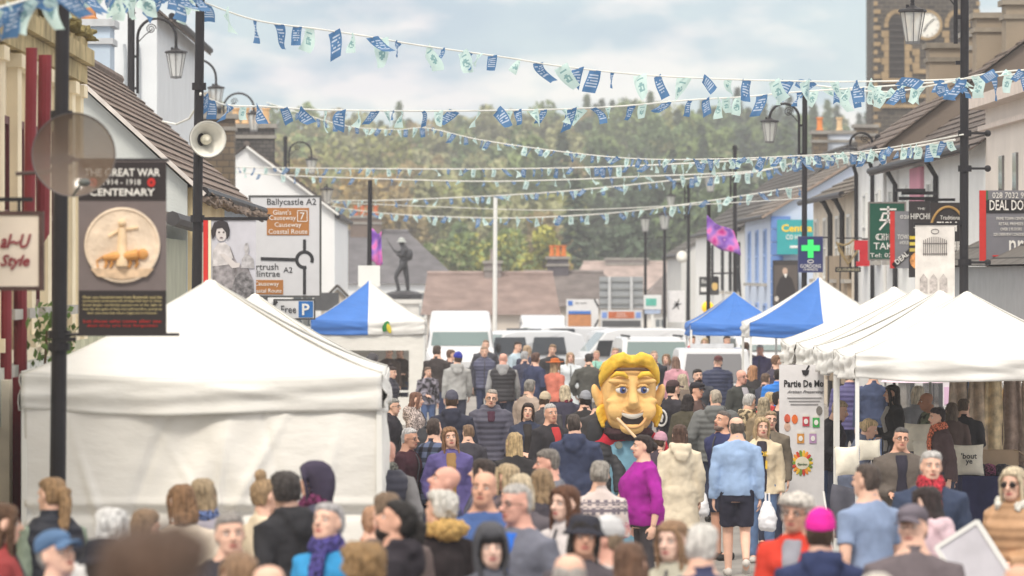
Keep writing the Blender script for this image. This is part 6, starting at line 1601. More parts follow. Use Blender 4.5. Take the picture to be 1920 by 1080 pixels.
for s in (-1, 1):
    b.ball(GV(s * .05, -.45, .36), (.05 * S, .045 * S, .04 * S)); b.ball(GV(s * .24, -.34, .3), (.13 * S, .09 * S, .14 * S)); b.ball(GV(s * .2, -.375, .69), (.17 * S, .06 * S, .05 * S)); b.ball(GV(s * .25, -.33, .42), (.14 * S, .08 * S, .06 * S))
b.ball(GV(0, -.36, .07), (.17 * S, .09 * S, .1 * S))
soft(b.build('head', GSK, t), .018, 3)
for s in (-1, 1):
    b = MB(); b.ball(GV(s * .51, .0, .51), (.06 * S, .08 * S, .14 * S), rot=Euler((0, s * .25, 0)).to_matrix()); b.ball(GV(s * .46, .0, .44), (.07 * S, .07 * S, .12 * S)); soft(b.build('ear', GSK, t), .015, 2)
    b = MB(); b.ball(GV(s * .165, -.395, .575), (.085 * S, .04 * S, .055 * S), 0, 20, 12); o = b.build('eye', mat('giant eye white', (236, 230, 222), .3, .02), t, smooth=True)
    b = MB(); b.ball(GV(s * .165 + .01, -.43, .572), (.042 * S, .018 * S, .046 * S), 0, 16, 10); o2 = b.build('iris', mat('blue iris', (76, 92, 150), .25, .25, 14), o, smooth=True)
    b = MB(); b.ball(GV(s * .165 + .012, -.446, .572), (.02 * S, .01 * S, .022 * S), 0, 12, 8); b.ball(GV(s * .165 + .025, -.455, .588), (.008 * S, .006 * S, .008 * S), 1, 8, 6); b.build('pupil', [GBL, WHITEM], o, smooth=True)
    b = MB(); b.tube([GV(s * .075, -.41, .60), GV(s * .12, -.445, .632), GV(s * .19, -.445, .635), GV(s * .26, -.39, .595)], .016 * S, 8); b.build('eyelid', GSK, t, smooth=True)
    b = MB(); b.tube([GV(s * .08, -.435, .735), GV(s * .15, -.45, .785), GV(s * .25, -.43, .79), GV(s * .34, -.365, .735)], [(.02 * S, .025 * S), (.036 * S, .03 * S), (.036 * S, .03 * S), (.012 * S, .015 * S)], 10); b.build('eyebrow', GHR, t, smooth=True)
b = MB()
mz = lambda u: .205 + .11 * (2 * u - 1) ** 2
def fm(u, v): x = (u - .5) * .52; return GV(x, -.425 + .10 * (2 * u - 1) ** 2 - .012, mz(u) - .13 * v * (1 - (2 * u - 1) ** 4) + .02)
b.grid(fm, 20, 6); b.build('mouth', GBL, t)
b = MB(); b.tube([GV((u - .5) * .46, -.445 + .09 * (2 * u - 1) ** 2, mz(u) + .012) for u in np.linspace(.02, .98, 14)], [(.034 * S, .014 * S)] * 14, 8, ref=(0, 0, 1)); b.build('teeth', mat('giant teeth', (226, 220, 210), .4), t)
b = MB(); b.tube([GV((u - .5) * .56, -.44 + .1 * (2 * u - 1) ** 2, mz(u) + .045) for u in np.linspace(0, 1, 14)], .016 * S, 8); b.tube([GV((u - .5) * .54, -.445 + .1 * (2 * u - 1) ** 2, mz(u) - .135 * (1 - (2 * u - 1) ** 4) + .005) for u in np.linspace(0, 1, 14)], .02 * S, 8); b.build('lips', mat('giant lips', (216, 166, 112), .5), t, smooth=True)
# hair: swept parting over the brow, side locks and whiskers
b = MB()
b.rings([(zc + z * S, 0, cy * S, rx * S * GX, ry * S) for z, cy, rx, ry in ((.34, .24, .3, .18), (.5, .2, .38, .24), (.62, .16, .42, .28), (.72, .1, .455, .33), (.84, .03, .455, .36), (.93, .0, .40, .32), (1.0, .0, .28, .24), (1.03, .02, .12, .12))], 28)
for s in (-1, 1):
    for i, (r_, oz) in enumerate(((.055, 0), (.05, .05), (.05, -.045))):
        b.tube([GV(s * .01, -.36 + i * .02, .93 + oz), GV(s * .14, -.40 + i * .02, .985 + oz), GV(s * .28, -.34, .94 + oz), GV(s * .40, -.2, .80 + oz), GV(s * .44, -.1, .72 + oz), GV(s * .43, -.02, .66 + oz)], [r_ * S * .7, r_ * S, r_ * S * 1.1, r_ * S, r_ * S * .8, r_ * S * .4], 9)
    for i in range(5):
        z = .36 - i * .042; b.tube([GV(s * (.40 - i * .012), -.05, z), GV(s * (.48 - i * .012), -.09, z - .05), GV(s * (.50 - i * .02), -.12, z - .11), GV(s * (.47 - i * .02), -.1, z - .13)], [.036 * S, .042 * S, .034 * S, .012 * S], 8)
soft(b.build('hair', GHR, t), .016, 2, .012, .05)
b = MB(); b.tube([GV(.46 * math.cos(a), .02 - .44 * math.sin(a), .80 + .05 * math.sin(a)) for a in np.linspace(-.15, math.pi + .15, 22)], [(.022 * S, .012 * S)] * 22, 8, ref=(0, 0, 1)); b.build('headband', mat('leather band', (96, 74, 60), .6), t)
# wearer's body
b = MB(); b.rings([(z, 0, .02, rx, ry) for z, rx, ry in ((.12, .27, .19), (.5, .29, .2), (.9, .31, .22), (1.15, .31, .22), (1.32, .29, .2), (1.42, .24, .17))], 24); soft(b.build('dungarees', cloth((112, 156, 178)), t), .018, 2, .03, .12)
b = MB()
for s in (-1, 1): b.tube([(s * .2, 0, 1.44), (s * .36, .01, 1.36), (s * .42, .0, 1.16)], [.12, .12, .11], 12)
b.rings([(1.3, 0, .02, .27, .19), (1.45, 0, .02, .26, .17), (1.52, 0, .02, .16, .13)], 18); soft(b.build('shirt', cloth((196, 40, 58)), t), .015, 2, .02, .1)
b = MB()
for s in (-1, 1):
    sh, wr = Vector((s * .41, 0, 1.2)), Vector((s * .46, -.05, .78)); b.tube([sh, Vector((s * .45, .02, 1.0)), wr], [.085, .075, .055], 12); hand(b, wr, Vector((0, -.1, -1)), Vector((-s, 0, 0)), .4)
soft(b.build('arm', GSK, t), .01, 2)
b = MB(); b.rings([(1.42, 0, .0, .25, .22), (1.5, 0, -.02, .3, .28), (1.56, 0, -.02, .26, .25)], 20); soft(b.build('collar', cloth((66, 46, 50)), t), .015, 1, .03, .06)
for s in (-1, 1): b = MB(); b.lathe([(.0, -.24), (.04, -.24), (.045, -.2)], (s * .14, 0, 1.36), 14, 0, 'Y'); b.build('button', mat('dull button', (120, 124, 116), .5), t)
for s in (-1, 1): b = MB(); b.tube([(s * .13, .1, .06), (s * .14, -.05, .06), (s * .14, -.22, .05)], [(.07, .06), (.08, .07), (.05, .06)], 12); b.build('boot', mat('brown boot', (96, 72, 58), .7), t)
t = thing('long_stick', 'thin pale stick slanting from the giant chin to the purple jumper woman', 'stick', at(1158, 785, 57.5))
b = MB(); e_ = at(1203, 832, 56.0) - t.location; b.tube([(0, 0, 0), e_], .016, 8); b.build('shaft', mat('pale wood', (214, 180, 142), .6), t); b = MB(); b.tube([e_, e_ * 1.12], .028, 8); b.build('grip', BLACK, t)

# ------------------------------------------------------------------ stall under the right canopies
dK = 62.0; zk = Z(893, dK)
t = thing('stall_table', 'market table draped in navy cloth with cushions at the right', 'table', (X(1905, dK), dK, .15)); tw = X(2010, dK) - X(1800, dK); th = zk - .15
b = MB(); b.box((0, .1, th - .02), (tw, .8, .04)); b.build('tabletop', mat('table board', (170, 150, 126), .8), t)
b = MB()
def fc(u, v):
    return ((u - .5) * tw * 1.01, -.31 - .02 * math.sin(u * 30) * v - .015 * v, th + .012 - v * (th - .02))
b.grid(fc, 50, 8); b.grid(lambda u, v: ((u - .5) * tw * 1.01, -.31 + .84 * v, th + .012), 10, 4); b.grid(lambda u, v: (-tw / 2 * 1.012 - .02 * math.sin(u * 14) * v, -.31 + .84 * u, th + .012 - v * (th - .02)), 14, 6); b.build('tablecloth', cloth((44, 46, 82)), t, smooth=True)
for x in (-1, 1):
    for y in (-.2, .4): b = MB(); b.tube([(x * tw * .45, y, 0), (x * tw * .45, y, th - .04)], .016, 6); b.build('leg', GREYM, t)
def cushion(label, px, py, d, w_, rzz, lean, words=None, m=(236, 228, 212)):
    t = thing('cushion', label, 'cushion', (X(px, d), d, Z(py, d)), R(rzz), 'cushions on the stall')
    b = MB(); h2 = w_ / 2
    for sg in (-1, 1):
        b.grid(lambda u, v, sg=sg: ((u - .5) * w_ * (1 - .08 * math.sin(math.pi * v)), sg * .085 * (math.sin(math.pi * u) * math.sin(math.pi * v)) ** .5, (v) * w_ * .86 - .0 + .04 * w_ * (2 * v - 1) * (abs(2 * u - 1)) ** 2), 14, 14)
    b.xf(Matrix.Rotation(R(-lean), 4, 'X')); b.build('cover', cloth(m), t, smooth=True)
    for i, s in enumerate(words or ()): txt(t, s, 0, w_ * (.56 - .2 * i), w_ * (.46 if i == 0 else .2), None, INKB, -.105 - lean * .001, bold=.02)
    return t
cushion("cream cushion printed 'bout ye on the navy stall table", 1814, 890, dK - .25, .42, 4, 8, ("'bout", 'ye'))
cushion('patterned pink cushion leaning left of the printed one', 1775, 892, dK - .2, .34, 30, 20, None, (206, 170, 172))
cushion('cream cushion tilted up behind the tartan scarf man', 1722, 846, dK + .2, .4, -18, 15)
cushion('plain cream cushion standing behind the rolled jacket man', 1742, 880, dK - .4, .4, 10, 10)
cushion('large plain cream cushion hanging beside the front tent leg', 1590, 890, 56.6, .36, 35, 5)
cushion('small cream cushion in front of the browsing blonde woman', 1632, 862, 57.4, .26, 12, 10)
for o in []: pass
for px, py, lab, c_ in ((1852, 893, 'plum knitted hat with round badge on the stall table', (128, 62, 92)), (1838, 893, 'dark knitted hat beside the plum one', (60, 46, 54)), (1878, 886, 'pile of dark knitwear on the stall table', (52, 50, 60)), (1900, 872, 'black shoulder bags heaped on the stall', (44, 42, 48))):
    t = thing('knitted_hat' if 'hat' in lab else 'goods_pile', lab, 'hat' if 'hat' in lab else 'goods', (X(px, dK), dK - .1 if py > 880 else dK + .25, zk + .012), 0)
    b = MB(); b.ball((0, 0, .06), (.13, .1, .09)); b.ball((.08, .04, .05), (.09, .08, .07)); b.ball((-.07, .02, .05), (.09, .08, .06)); soft(b.build('knit', cloth(c_, 'speck'), t), .012, 1, .04, .06)
t = thing('cardboard_box', 'open brown cardboard box behind the cushion on the stall', 'box', (X(1858, dK + .5), dK + .35, zk + .012))
b = MB()
for s in (-1, 1): b.box((s * .3, 0, .15), (.012, .4, .3)); b.box((0, s * .2, .15), (.58, .012, .3))
b.box((0, 0, .006), (.58, .38, .012)); b.build('carton', mat('cardboard', (190, 164, 136), .85, .1, 4), t)
for s in (-1, 1): b = MB(); b.bar((s * .3, 0, .3), (s * .42, 0, .22), .4, .01); b.build('flap', mat('cardboard', (200, 174, 146), .85, .1, 4), t)
t = thing('clothes_rail', 'clothes rail hung with beige and sheepskin garments at the back of the stall', 'rack', (X(1880, 65), 65.4, .15))
for x in (-.9, .9): b = MB(); b.tube([(x, 0, 0), (x, 0, 1.85)], .018, 8); b.build('upright', GREYM, t)
b = MB(); b.tube([(-.9, 0, 1.85), (.9, 0, 1.85)], .016, 8); b.build('rail', GREYM, t)
for i, (x, c_) in enumerate(((-.55, (206, 188, 170)), (-.3, (196, 176, 154)), (-.08, (222, 200, 162)), (.16, (150, 130, 118)), (.4, (180, 160, 144)), (.68, (210, 190, 160)))):
    b = MB(); b.grid(lambda u, v, x=x: (x + (u - .5) * (.2 + .12 * v), .04 * math.sin(u * 9 + x * 5) - .08, 1.82 - v * (1.1 + .1 * math.sin(x * 9))), 10, 8); b.build('garment', mat('sheepskin', c_, .95, .35, 9, .6, 30), t, smooth=True, solid=.03)
t = thing('pink_parasol', 'pale pink patterned umbrella standing open at the back of the stall', 'umbrella', (X(1745, 72), 72, .15))
b = MB(); b.lathe([(.02, 2.0), (.3, 1.94), (.55, 1.82), (.72, 1.66), (.7, 1.66), (.5, 1.8), (.02, 1.97)], (0, 0, 0), 10); b.build('canopy', mat('pink print', (232, 204, 220), .7, .25, 9), t); b = MB(); b.tube([(0, 0, 0), (0, 0, 2.05)], .012, 6); b.build('shaft', WHITEM, t)
t, W, H = board('pastel_poster', 'pastel pink and mint poster at the back of the stall', 'poster', 1768, 712, 1813, 762, 71, PR((232, 226, 232)), .02)
bx(t, 'pink_block', -.06, H * .4, W * .55, H * .66, PR((226, 190, 220)), -.014); bx(t, 'mint_block', .12, H * .55, W * .2, H * .4, PR((196, 220, 222)), -.014); b = MB(); b.tube([(0, .03, H), (0, .03, .15 - Z(762, 71))], .02, 6); b.build('stand', GREYM, t)
t = thing('blue_drape', 'bright blue cloth hanging beside the clothes rail', 'cloth', (X(1813, 68), 68, Z(760, 68)))
b = MB(); b.grid(lambda u, v: ((u - .5) * .22 + .05 * v, .05 * math.sin(u * 12), v * .5), 10, 6); b.build('drape', cloth((40, 134, 206)), t, smooth=True, solid=.01); b = MB(); b.tube([(0, .04, .5), (0, .04, .15 - Z(760, 68))], .015, 6); b.build('stand', GREYM, t)
t = thing('display_rack', 'thin black wire display rack at the front stall', 'rack', (X(1660, 60), 60.4, .15))
b = MB()
for x in (-.12, 0, .12): b.tube([(x, 0, 0), (x, 0, 1.25)], .01, 6)
for z in (.4, .7, 1.0, 1.25): b.tube([(-.12, 0, z), (.12, 0, z)], .01, 6)
b.build('wire_frame', TRIM, t)
t = thing('folding_chair', 'pale folding chair with grey coat beside the front tent leg', 'chair', (X(1584, 57.6), 57.8, 0), R(20))
for x in (-.2, .2):
    b = MB(); b.tube([(x, -.2, 0), (x, .12, .85)], .014, 6); b.build('leg', WHITEM, t); b = MB(); b.tube([(x, .2, 0), (x, -.15, .46)], .014, 6); b.build('leg', WHITEM, t)
b = MB(); b.box((0, 0, .46), (.42, .38, .03)); b.build('seat', WHITEM, t)
b = MB(); b.grid(lambda u, v: ((u - .5) * (.46 + .06 * math.sin(v * 5)), -.2 - .04 * math.sin(u * 9), .95 - v * .62 - .1 * u), 8, 8); b.build('draped_coat', cloth((88, 88, 100)), t, smooth=True, solid=.02)
# roll-up food banner
t, W, H = board('food_banner', 'tall white food roll-up banner with jars and painted vegetables', 'banner', 1461, 684, 1545, 1012, 62.4, PR((224, 222, 224)), .02)
k = W / 84
fx = lambda px: (px - 1503) * k
fz = lambda py: (1012 - py) * k
txt(t, 'Partie De Mo', fx(1507), fz(719), 74 * k, 13 * k, INKB, -.016, bold=.02); txt(t, 'Artisan Preserving', fx(1510), fz(735), 68 * k, 7 * k, PR((130, 126, 130)), -.016, shear=.4)
for i in range(3): bx(t, 'small_print', fx(1508), fz(746 + i * 6), (64 - 6 * i) * k, .012, PR((150, 148, 150)), -.014)
b = MB(); b.prism([(fx(1503), fz(694)), (fx(1517), fz(694)), (fx(1515), fz(702)), (fx(1510), fz(705)), (fx(1505), fz(702))], -.02, -.012); b.bar((fx(1512), -.016, fz(694)), (fx(1517), -.016, fz(685)), .008, .02); b.build('mortar_emblem', INKB, t)
for px, py, c_ in ((1511, 790, (196, 70, 84)), (1530, 792, (70, 170, 88)), (1501, 822, (214, 150, 70)), (1524, 822, (186, 150, 190))):
    o = bx(t, 'jar', fx(px), fz(py), 13 * k, 18 * k, PR(c_), -.016); bx(o, 'jar_lid', fx(px), fz(py - 11), 11 * k, 4 * k, PR((226, 222, 214)), -.018); poly(o, 'jar_label', ell(fx(px), fz(py), 4 * k, 5 * k), INKW, -.026)
for i in range(18):
    a = i / 18 * 6.28; c_ = ((230, 190, 60), (120, 150, 60), (206, 70, 50), (240, 150, 60))[i % 4]
    b = MB(); b.tube([(fx(1504) + 11 * k * math.cos(a), -.016, fz(868) + 12 * k * math.sin(a)), (fx(1504) + 20 * k * math.cos(a), -.016, fz(868) + 24 * k * math.sin(a))], [(.03, .006), (.012, .006)], 6); b.build('vegetable', PR(c_), t)
poly(t, 'round_label', ell(fx(1504), fz(868), 13 * k, 12 * k), PR((226, 220, 200)), -.022); txt(t, 'Garden', fx(1504), fz(870), 18 * k, None, PR((70, 110, 70)), -.03)
for px, py, c_ in ((1476, 785, (206, 96, 70)), (1476, 800, (230, 190, 170)), (1490, 786, (220, 110, 50)), (1470, 850, (110, 110, 100)), (1480, 870, (120, 130, 90)), (1536, 770, (120, 116, 112))): poly(t, 'vegetable', ell(fx(px), fz(py), 6 * k, 9 * k, 9), mat('food print', c_, .6, .4, 12), -.014)
b = MB(); b.box((0, .02, .0), (W * .98, .22, .07)); b.build('base', GREYM, t)
# hand-held things
def bag(label, px, py, d, w_, h_, rgb, name='carrier_bag', crumple=.04, handles=True):
    t = thing(name, label, 'bag', (X(px, d), d, Z(py, d)))
    b = MB(); b.rings([(0.0, 0, 0, w_ * .36, .05), (.03, 0, 0, w_ * .48, .09), (h_ * .4, 0, 0, w_ * .5, .1), (h_ * .75, 0, 0, w_ * .36, .06), (h_, 0, 0, w_ * .14, .025)], 18); soft(b.build('sack', mat('bag film', rgb, .4, .06, 8), t), .015, 1, crumple, .07)
    if handles:
        b = MB(); b.tube([(-w_ * .1, 0, h_ * .95), (-.02, 0, h_ + .09), (.02, 0, h_ + .09), (w_ * .1, 0, h_ * .95)], .012, 6); b.build('handle', mat('bag film', rgb, .4, .06, 8), t)
bag('thin white carrier bag in the hand of the powder blue man', 1439, 995, 57.8, .22, .34, (236, 236, 242))
bag('white carrier bag with blue print between the raincoat woman and the powder blue man', 1316, 968, 57.4, .17, .30, (226, 226, 230))
bag('black crossbody bag on the tan padded coat', 1884, 1055, 42.4, .2, .16, (44, 42, 46), 'shoulder_bag', .01, False)
t = thing('camera', 'black camera hanging in front of the man in the brown jacket', 'camera', (X(1682, 53.4), 53.5, Z(934, 53.4)))
b = MB(); b.box((0, 0, .06), (.15, .07, .1)); b.box((0, -.01, .12), (.06, .06, .03)); b.build('body', TRIM, t); b = MB(); b.lathe([(.045, -.12), (.048, -.03), (.04, 0)], (0, 0, .055), 16, 0, 'Y'); b.build('lens', VDK, t)
b = MB(); b.tube([(-.07, 0, .1), (-.1, .06, .35), (-.06, .1, .55)], .008, 6); b.tube([(.07, 0, .1), (.1, .06, .35), (.06, .1, .55)], .008, 6); b.build('strap', TRIM, t)
t = thing('frying_pan', 'small round black pan in the hand of the purple jumper woman', 'pan', (X(1234, 56.2), 55.9, Z(1000, 56.2)))
b = MB(); b.lathe([(.0, -.02), (.07, -.02), (.075, .01), (.07, .012)], (0, 0, 0), 20, 0, 'Y'); b.build('pan', TRIM, t); b = MB(); b.tube([(0, 0, .07), (0, 0, .15)], .012, 6); b.build('handle', TRIM, t)
t = thing('rucksack', 'black rucksack on the back of the navy checked shirt man', 'bag', (X(806, 59.6) - .05, 59.4, Z(868, 59.6)), R(148 + 180))
b = MB(); b.rings([(0, 0, 0, .14, .08), (.05, 0, 0, .16, .1), (.3, 0, 0, .15, .09), (.42, 0, .02, .1, .05)], 16); soft(b.build('pack', cloth((58, 58, 62)), t), .015, 2, .02, .1)
for s in (-1, 1): b = MB(); b.tube([(s * .09, .05, .4), (s * .1, .16, .44), (s * .1, .2, .3)], .016, 6); b.build('strap', cloth((58, 58, 62)), t)
dQ = 33.0
t = thing('placard', 'tilted white framed placard at the bottom right', 'placard', (X(1828, dQ), dQ, Z(1112, dQ)), R(-12))
b = MB(); b.box((0, 0, .2), (.3, .02, .42), 0, Euler((0, R(-33), 0)).to_matrix()); b.build('panel', mat('placard grey', (206, 204, 212), .5), t)
b = MB(); rt = Euler((0, R(-33), 0)).to_matrix()
for s in (-1, 1): b.box(Vector((0, -.005, .2)) + rt @ Vector((s * .16, 0, 0)), (.03, .035, .45), 0, rt); b.box(Vector((0, -.005, .2)) + rt @ Vector((0, 0, s * .22)), (.32, .032, .03), 0, rt)
b.build('frame', WHITEM, t); b = MB(); b.tube([(0, .03, -1.2), (0, .03, .2)], .016, 8); b.build('handle', mat('pale wood', (214, 180, 142), .6), t)
t = thing('shoulder_strap', 'white slanting strap of the bag across the tan padded coat', 'strap', (X(1890, 42.3), 42.25, Z(1020, 42.3)))
b = MB(); b.tube([(-.05, 0, -.12), (.03, -.02, .1), (.09, 0, .38)], [(.02, .006)] * 3, 6); b.build('webbing', cloth((206, 190, 176), 'speck'), t)
# ------------------------------------------------------------------ the crowd (px, py = top of the head in the photo)
NAVY, BLK, DGREY = (44, 50, 78), (44, 42, 46), (66, 64, 70)
BRN, DBRN, BLND, GREYH, WHT, BLKH, LBRN, GNG = (92, 64, 44), (52, 38, 32), (214, 180, 126), (150, 146, 142), (222, 218, 212), (36, 32, 34), (150, 112, 76), (170, 96, 56)
JEAN = (70, 88, 122)
P = person
# nearest rows
P(300, 978, 170, 'closest brown-haired head at the bottom edge left of centre, soft and out of focus', h=1.72, hc=(104, 74, 56), hair='fluffy', c=(92, 80, 74), z0=1.2, d=8.6)
P(97, 892, 205, 'woman with long fair ponytail in black gilet over sage green sleeves beside the lamp post', fem=True, top='gilet', c=(40, 42, 52), sleeves=(132, 146, 130), hair='pony', hc=(176, 132, 84), hy=20)
P(112, 985, 55, 'man in faded blue baseball cap and blue jacket at the bottom left corner', top='jacket', c=(52, 92, 176), hat='cap', hatc=(84, 112, 148), hc=GREYH, hair='crop', hp=15)
P(204, 950, 185, 'white-haired pale person in front of the big white tent wall', hair='fluffy', hc=(232, 226, 222), c=(214, 210, 208), sk=2)
P(197, 1000, 170, 'person in black hat and black coat low beside the blurred brown head', hat='bucket', hatc=(36, 36, 42), c=BLK, hair='short', hc=BLKH)
P(268, 951, 140, 'short sandy-haired child in beige top against the white tent', h=1.62, hair='short', hc=(158, 124, 90), c=(206, 184, 160))
P(343, 905, 190, 'chestnut-haired head just left of a straight blonde woman by the tent wall', fem=True, hair='bob', hc=(158, 112, 70), c=(220, 206, 190), h=1.66)
P(382, 894, 195, 'woman with straight dark-blonde hair and pale blue collar by the tent wall', fem=True, hair='long', hc=(186, 158, 116), c=(176, 172, 186), h=1.68, scarf=(96, 116, 168))
P(4, 940, 100, 'brown-haired person cut off by the left edge of the frame', hair='long', fem=True, hc=(110, 72, 44), c=(150, 60, 60))
P(433, 957, 12, 'grey-haired man facing us in dark jacket with red lining at the neck', hc=(160, 152, 146), c=(52, 50, 58), inner=(178, 44, 62), iz=1.26)
P(497, 878, 120, 'woman with fair hair piled in a topknot and cream jumper', fem=True, hair='topbun', hc=(188, 148, 102), top='jumper', c=(226, 210, 184), h=1.66)
P(537, 881, 225, 'man with greying dark hair and hooded black rain jacket turned away', hc=(74, 68, 66), hair='fluffy', c=(48, 48, 52), hood=True, h=1.76, hy=-25)
P(592, 858, 265, 'person with navy hood up and plum scarf over the face beside the tent wall', hat='hoodup', hatc=(62, 56, 74), c=(74, 74, 92), scarf=(108, 44, 84), h=1.76, hc=BLKH, inner=(236, 158, 70), iz=1.2)
P(613, 938, 325, 'woman with cropped silver hair in bright sky blue jacket looking down', fem=True, hair='short', hc=(186, 182, 184), c=(54, 148, 206), hp=18, arms='gf', scarf=(70, 64, 130))
P(676, 1003, 185, 'person with curly golden-brown hair at the bottom of the frame', fem=True, hair='curly', hc=(178, 132, 76), c=(92, 90, 100))
P(445, 1032, 190, 'person with light brown straight hair at the very bottom left of centre', fem=True, hair='long', hc=(166, 122, 84), c=(232, 220, 214))
P(508, 1053, 175, 'man with thinning dark hair cut off by the bottom edge', hair='balding', hc=(60, 46, 42), c=(80, 76, 84))
P(700, 945, 90, 'fair-skinned ginger-haired person half hidden behind the bearded man', hair='crop', hc=(210, 150, 110), c=(228, 150, 120), h=1.6)
P(735, 932, 262, 'dark bearded man with tied-back black hair and black hoodie looking down', hair='pony', hc=(44, 38, 36), beard=(58, 44, 38), c=(46, 42, 48), hood=True, hp=16, sk=1, h=1.76)
P(823, 916, 215, 'white-haired woman in black coat with golden fur hood trim', fem=True, hair='fluffy', hc=(226, 222, 212), c=(46, 40, 42), fur=(206, 168, 104), h=1.68)
P(725, 920, 190, 'head of light brown hair just behind the dark bearded man', hc=(140, 110, 82), c=(96, 84, 82), h=1.74)
P(905, 879, 348, 'shaven-headed man in blue top frowning towards the camera', hair='bald', hc=(120, 100, 84), top='jumper', c=(72, 98, 154), sk=1, hp=10, h=1.76, beard=None, arms='gd')
P(972, 904, 318, 'grey-haired man in glasses with grey and royal blue anorak in profile', hc=(196, 190, 184), hair='crop', glasses='y', c=(110, 112, 126), inner=(46, 106, 206), sk=4, h=1.76, scarf=None, wide=1.1)
P(922, 974, 356, 'young woman with black fringe and dark grey hood up facing us', fem=True, hat='hoodup', hatc=(76, 76, 82), hc=BLKH, c=(92, 94, 106), sk=2, h=1.64)
P(1030, 838, 262, 'grey-haired man in profile wearing a grey jacket behind a bob-haired woman', hc=(136, 126, 120), c=(108, 110, 120), sk=4)
P(1020, 876, 200, 'woman with light brown bob and dark grey scarf seen from behind', fem=True, hair='bob', hc=(168, 132, 92), c=(66, 62, 70), scarf=(70, 62, 66), h=1.64)
P(1058, 907, 312, 'woman with long auburn hair and white top glancing left', fem=True, hair='long', hc=(120, 70, 44), c=(214, 206, 206), h=1.66, sk=2)
P(1093, 957, 352, 'woman in black bucket hat with dark fringe facing us', fem=True, hat='bucket', hatc=(48, 48, 58), hair='fringe', hc=(44, 34, 32), c=(84, 78, 84), sk=1, h=1.66)
P(1140, 962, 250, 'person in pale grey cap behind the woman in the black hat', hat='beanie', hatc=(196, 196, 198), hc=(170, 140, 110), c=(200, 190, 186), h=1.62, sk=4)
P(1123, 862, 182, 'grey-haired woman with low bun in pink and white patterned knitted jumper', fem=True, hair='bun', hc=(168, 160, 150), top='jumper', c=(214, 200, 196), pat='nordic', h=1.62)
P(1205, 812, 282, 'large woman in bright magenta purple jumper standing in profile', fem=True, hair='bun', hc=(58, 44, 42), top='roll', c=(158, 32, 146), wide=1.62, leg=(66, 62, 66), h=1.72, arms='dd', fine=True, sk=0, hy=4)
P(1262, 972, 330, 'woman with long light brown hair smiling at the bottom edge', fem=True, hair='long', hc=(176, 130, 88), c=(186, 182, 164), h=1.64, sk=2)
P(1315, 979, 175, 'white-haired man in navy jacket at the bottom edge facing away', hc=(228, 222, 214), c=(62, 66, 96), h=1.74, hair='short')
P(1066, 1033, 178, 'bald grey crown of a head at the very bottom centre', hair='balding', hc=(178, 170, 164), c=(120, 116, 120))
P(1185, 1013, 184, 'long straight brown hair over a red collar at the bottom edge', fem=True, hair='longer', hc=(126, 86, 60), c=(160, 44, 60), h=1.66)
P(1490, 914, 340, 'person with wild white curly hair in bright red jacket', hair='curly', hc=(226, 218, 206), c=(214, 62, 46), sk=1, inner=(150, 150, 160), fem=True, h=1.68, glasses='y', beard=None)
P(1537, 948, 186, 'person in hot pink beanie and navy hooded coat facing away', hat='beanie', hatc=(232, 38, 158), c=(46, 56, 92), hood=True, h=1.68, hc=BRN)
P(1625, 866, 218, 'man with cropped brown hair in blue-grey polo shirt turned away', hair='crop', hc=(92, 76, 68), top='tee', c=(134, 152, 184), leg=(134, 156, 186), h=1.74, arms='fd', fine=True, hy=15, wide=1.12)
P(1712, 940, 178, 'man in grey-brown cap and taupe fleece facing away', hat='cap', hatc=(106, 98, 108), hc=(110, 96, 90), hair='crop', c=(104, 94, 98), h=1.74, wide=1.15, hy=170)
P(1737, 909, 235, 'dark-haired woman in pale pink hoodie looking left', fem=True, hair='bob', hc=(58, 42, 42), c=(220, 192, 200), h=1.64, hood=True, sk=2)
P(1903, 873, 318, 'blonde woman in dark sunglasses and tan padded coat at the right edge', fem=True, hair='bob', hc=(232, 208, 168), top='puffer', c=(184, 144, 108), glasses='sun', fur=(238, 230, 220), h=1.7, arms='dg', fine=True)
P(1640, 1070, 180, 'white-haired crown cut off at the bottom right', hc=(226, 216, 202), c=(150, 140, 140))
P(1908, 1052, 185, 'bald tanned head in the bottom right corner', hair='bald', sk=1, c=(120, 90, 80))
# middle of the street
P(722, 821, 168, 'bald man in grey quilted body warmer beside the tent edge', hair='bald', top='gilet', c=(66, 66, 80), sleeves=(126, 124, 126), sk=4, h=1.76, scarf=(120, 120, 112))
P(767, 799, 62, 'white-haired man in glasses and dark maroon jacket looking right', hc=(206, 204, 204), hair='crop', glasses='y', c=(72, 44, 52), sk=1, h=1.68)
P(815, 781, 148, 'man in navy checked shirt with black rucksack on his back', hair='crop', hc=(84, 66, 58), c=(92, 104, 134), pat='plaid', top='jacket', h=1.78, hy=30)
P(845, 797, 4, 'smiling woman in purple-blue coat with leopard print scarf', fem=True, hair='long', hc=(164, 112, 70), top='coat', c=(92, 84, 140), inner=(150, 116, 74), h=1.7, hy=6)
q_ = P(827, 867, 285, 'shaven-headed man in navy tracksuit top with white shoulder stripe looking down left', hair='bald', hc=(110, 90, 80), c=(56, 60, 92), sk=4, hp=14, h=1.74)
e = MB()
for s in (-1, 1): e.tube([(s * .09, -.06, 1.475), (s * .17, -.02, 1.455), (s * .24, 0, 1.37), (s * .285, .01, 1.22)], [(.012, .02)] * 4, 6)
e.build('shoulder_stripe', mat('white stripe', (226, 226, 230), .8), q_)
P(905, 856, 252, 'brown-haired woman hidden behind the frowning bald man', fem=True, hair='bob', hc=(74, 60, 56), c=(90, 90, 110), h=1.66)
P(965, 808, 190, 'person with very long blonde hair over black leather jacket', fem=True, hair='longer', hc=(206, 170, 112), c=(48, 46, 48), h=1.66, sleeves=None)
